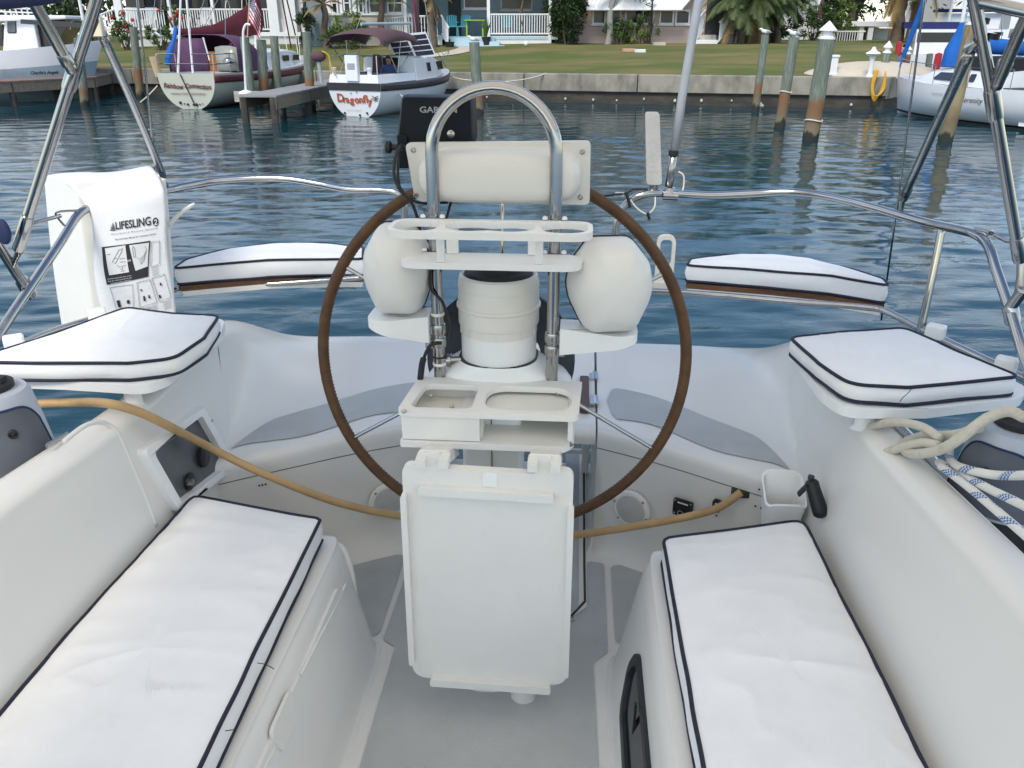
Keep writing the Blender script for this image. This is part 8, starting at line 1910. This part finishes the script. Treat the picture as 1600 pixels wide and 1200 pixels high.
palm(1156, 70, 43.4, 1.75, 'big shaggy palm clump hiding the end of the pink house', 70, 2.5, 1.15, rt=.15, thick=2.0, leaflets=26, skirt=5)
palm(1184, 70, 43.6, 2.0, 'shaggy palm behind the leftmost gull pile', 70, 2.5, 1.2, rt=.15, thick=2.0, leaflets=26, skirt=5)
palm(1212, 70, 44.2, 1.8, 'lower shaggy palm behind the middle gull pile', 56, 2.0, 1.2, rt=.14, thick=2.0, leaflets=24)
palm(949, 71, 43.0, 2.95, 'slim grey-trunked palm in front of the pink house', 20, 1.9, 1.7, bm='bark_pale', rt=.13, lean=.25, thick=1.5)
palm(598, 62, 43.6, 2.3, 'spiky green palm behind the brown awning', 34, 1.7, .7, rt=.14, thick=1.5)
palm(510, 66, 43.2, 1.9, 'brown drying palm at the corner of the blue house', 12, 1.2, 1.0, mt='leaf_dry', rt=.15, thick=1.8)
palm(676, 60, 42.6, 2.1, 'brown drying palm by the porch steps', 16, 1.2, 1.3, mt='leaf_dry', rt=.15, thick=1.8, skirt=6)
palm(1396, 84, 46.0, 3.3, 'tall palm in front of the far carport house', 56, 2.6, 1.0, rt=.26, thick=2.4, leaflets=24, skirt=5)
palm(1424, 84, 50.0, 3.5, 'second tall palm beside the furled blue jib', 46, 2.6, 1.0, rt=.22, thick=2.4, leaflets=22, skirt=3)
palm(1325, 70, 70.0, 4.6, 'palm behind the distant carport', 34, 3.0, 1.0, rt=.25, thick=2.6, zbase=1.5)
palm(815, 62, 44.0, 1.9, 'small potted palm behind the porch railing', 14, .9, 1.0, mt='leaf_bright', rt=.06, zbase=2.25)
def tree(px, Y, h, w, label, mt='leaf', n=2200, size=.28, zbase=1.4):
    p = at(px, 60, Y=Y); rng = random.Random(px * 3 + 1); root = thing('shade_tree', (p.x, Y, zbase), label, 'tree', 'trees behind the houses')
    base = Vector((p.x, Y, zbase)); m = MB(); m.tube([base, base + Vector((.1, 0, h * .25)), base + Vector((0, .1, h * .5))], [.3, .22, .16], 8); m.build('trunk', 'bark', root)
    for k in range(6):
        a = k * 1.05; m = MB(); m.tube([base + Vector((0, 0, h * (.3 + .04 * k))), base + Vector((w * .3 * math.cos(a), w * .3 * math.sin(a), h * .65))], [.12, .04], 6); m.build('limb', 'bark', root)
    m = MB(); leaves(m, base + Vector((0, 0, h * .64)), (w / 2, w / 2, h * .38), n, size, rng, shell=.35); m.build('crown', mt, root, smooth=0, fixn=False)
for px, Y, h, w, lab, mt in ((1330, 74, 8, 7, 'shade tree behind the distant carport', 'leaf'), (1300, 70, 7, 5, 'shade tree right of the tall white house', 'leaf_dark'), (150, 66, 9, 8, 'dark tree left of the white porch house', 'leaf_dark'), (1000, 58, 9, 10, 'tree standing behind the pink house roof', 'leaf_dark'), (700, 60, 10, 10, 'tree standing behind the blue house roof', 'leaf'), (420, 62, 10, 9, 'tree standing behind the white porch house', 'leaf_dark'), (1180, 52, 10, 9, 'tree standing behind the shaggy palms', 'leaf_dark'), (880, 54, 10, 7, 'tree standing between the blue and pink house roofs', 'leaf_dark'), (1420, 58, 9, 8, 'tree behind the two tall palms', 'leaf_dark'), (60, 70, 10, 10, 'tree far behind the powerboat', 'leaf')):
    tree(px, Y, h, w, lab, mt)
# lamp post by the pink house, pots and planters
lp = thing('lamp_post', at(1015, 71, Y=42.8).to_tuple(), 'black lamp post in front of the pink house', 'lamp post')
b_ = at(1015, 72, Y=42.8); m = MB(); m.lathe([(.08, 0), (.06, .1), (.045, .3), (.04, 1.9), (.06, 1.95)], b_, n=12); m.build('post', 'black_plastic', lp)
m = MB(); m.lathe([(.05, 1.955), (.10, 2.0), (.11, 2.2), (.12, 2.22), (.02, 2.36)], b_, n=10); m.build('lantern', 'panel_dark', lp)
for px, py, Y, lab in ((760, 66, 43.2, 'black planter pot beside the porch steps'), (703, 74, 42.6, 'dark box at the foot of the porch stair rail')):
    q = at(px, py, Y=Y); root = thing('planter', q, lab, 'planter'); m = MB(); m.lathe([(.16, 0), (.22, .36), (.24, .4), (.2, .4)], q - Vector((0, 0, .15)), n=14); m.build('pot', 'pot_black', root)
    if px > 750:
        m = MB(); rng = random.Random(4)
        for k in range(16): a = rng.uniform(0, 6.28); m.tube([q + Vector((0, 0, .2)), q + Vector((.12 * math.cos(a), .12 * math.sin(a), .6)), q + Vector((.3 * math.cos(a), .3 * math.sin(a), .95 + rng.uniform(-.2, .2)))], [.02, .025, .004], 4, flat=.3)
        m.build('agave_leaves', 'leaf', root)
gl = MB(); gl.sphere(at(822, 68, Y=42.4), .11, 8); o = gl.build('garden_globe', 'cap_white', None, smooth=180); tag(o, 'small white garden globe under the porch railing', 'ornament')

# ------------------------------------------------------------------ mooring lines
for pts, lab in (([at(246, 134, Y=28.9), at(232, 149, Y=28.6), at(219, 160, Y=28.3)], 'grey mooring line from the cream sailboat stern to its pile'),
                 ([at(700, 118, Y=31.5), at(722, 124, Y=31.2), at(744, 126, Y=31.0)], 'pale mooring line from the white bow to the gull pile behind the guard hoop'),
                 ([wall_pt((at(843, 117, z=WZ) - W1).dot(wd), .1), at(820, 124, Y=31.0), at(752, 132, Y=30.0)], 'pale mooring line from the gull pile to the seawall top'),
                 ([at(612, 138, Y=27.0), at(628, 150, Y=26.5), at(650, 172, Y=25.8)], 'cream dock line hanging off the quarter of the boat with red lettering')):
    m = MB(); m.tube(smooth_path(pts, 8), 0.02, 6); o = m.build('mooring_line', 'rope_cream', None, smooth=180); tag(o, lab, 'rope', 'mooring lines')
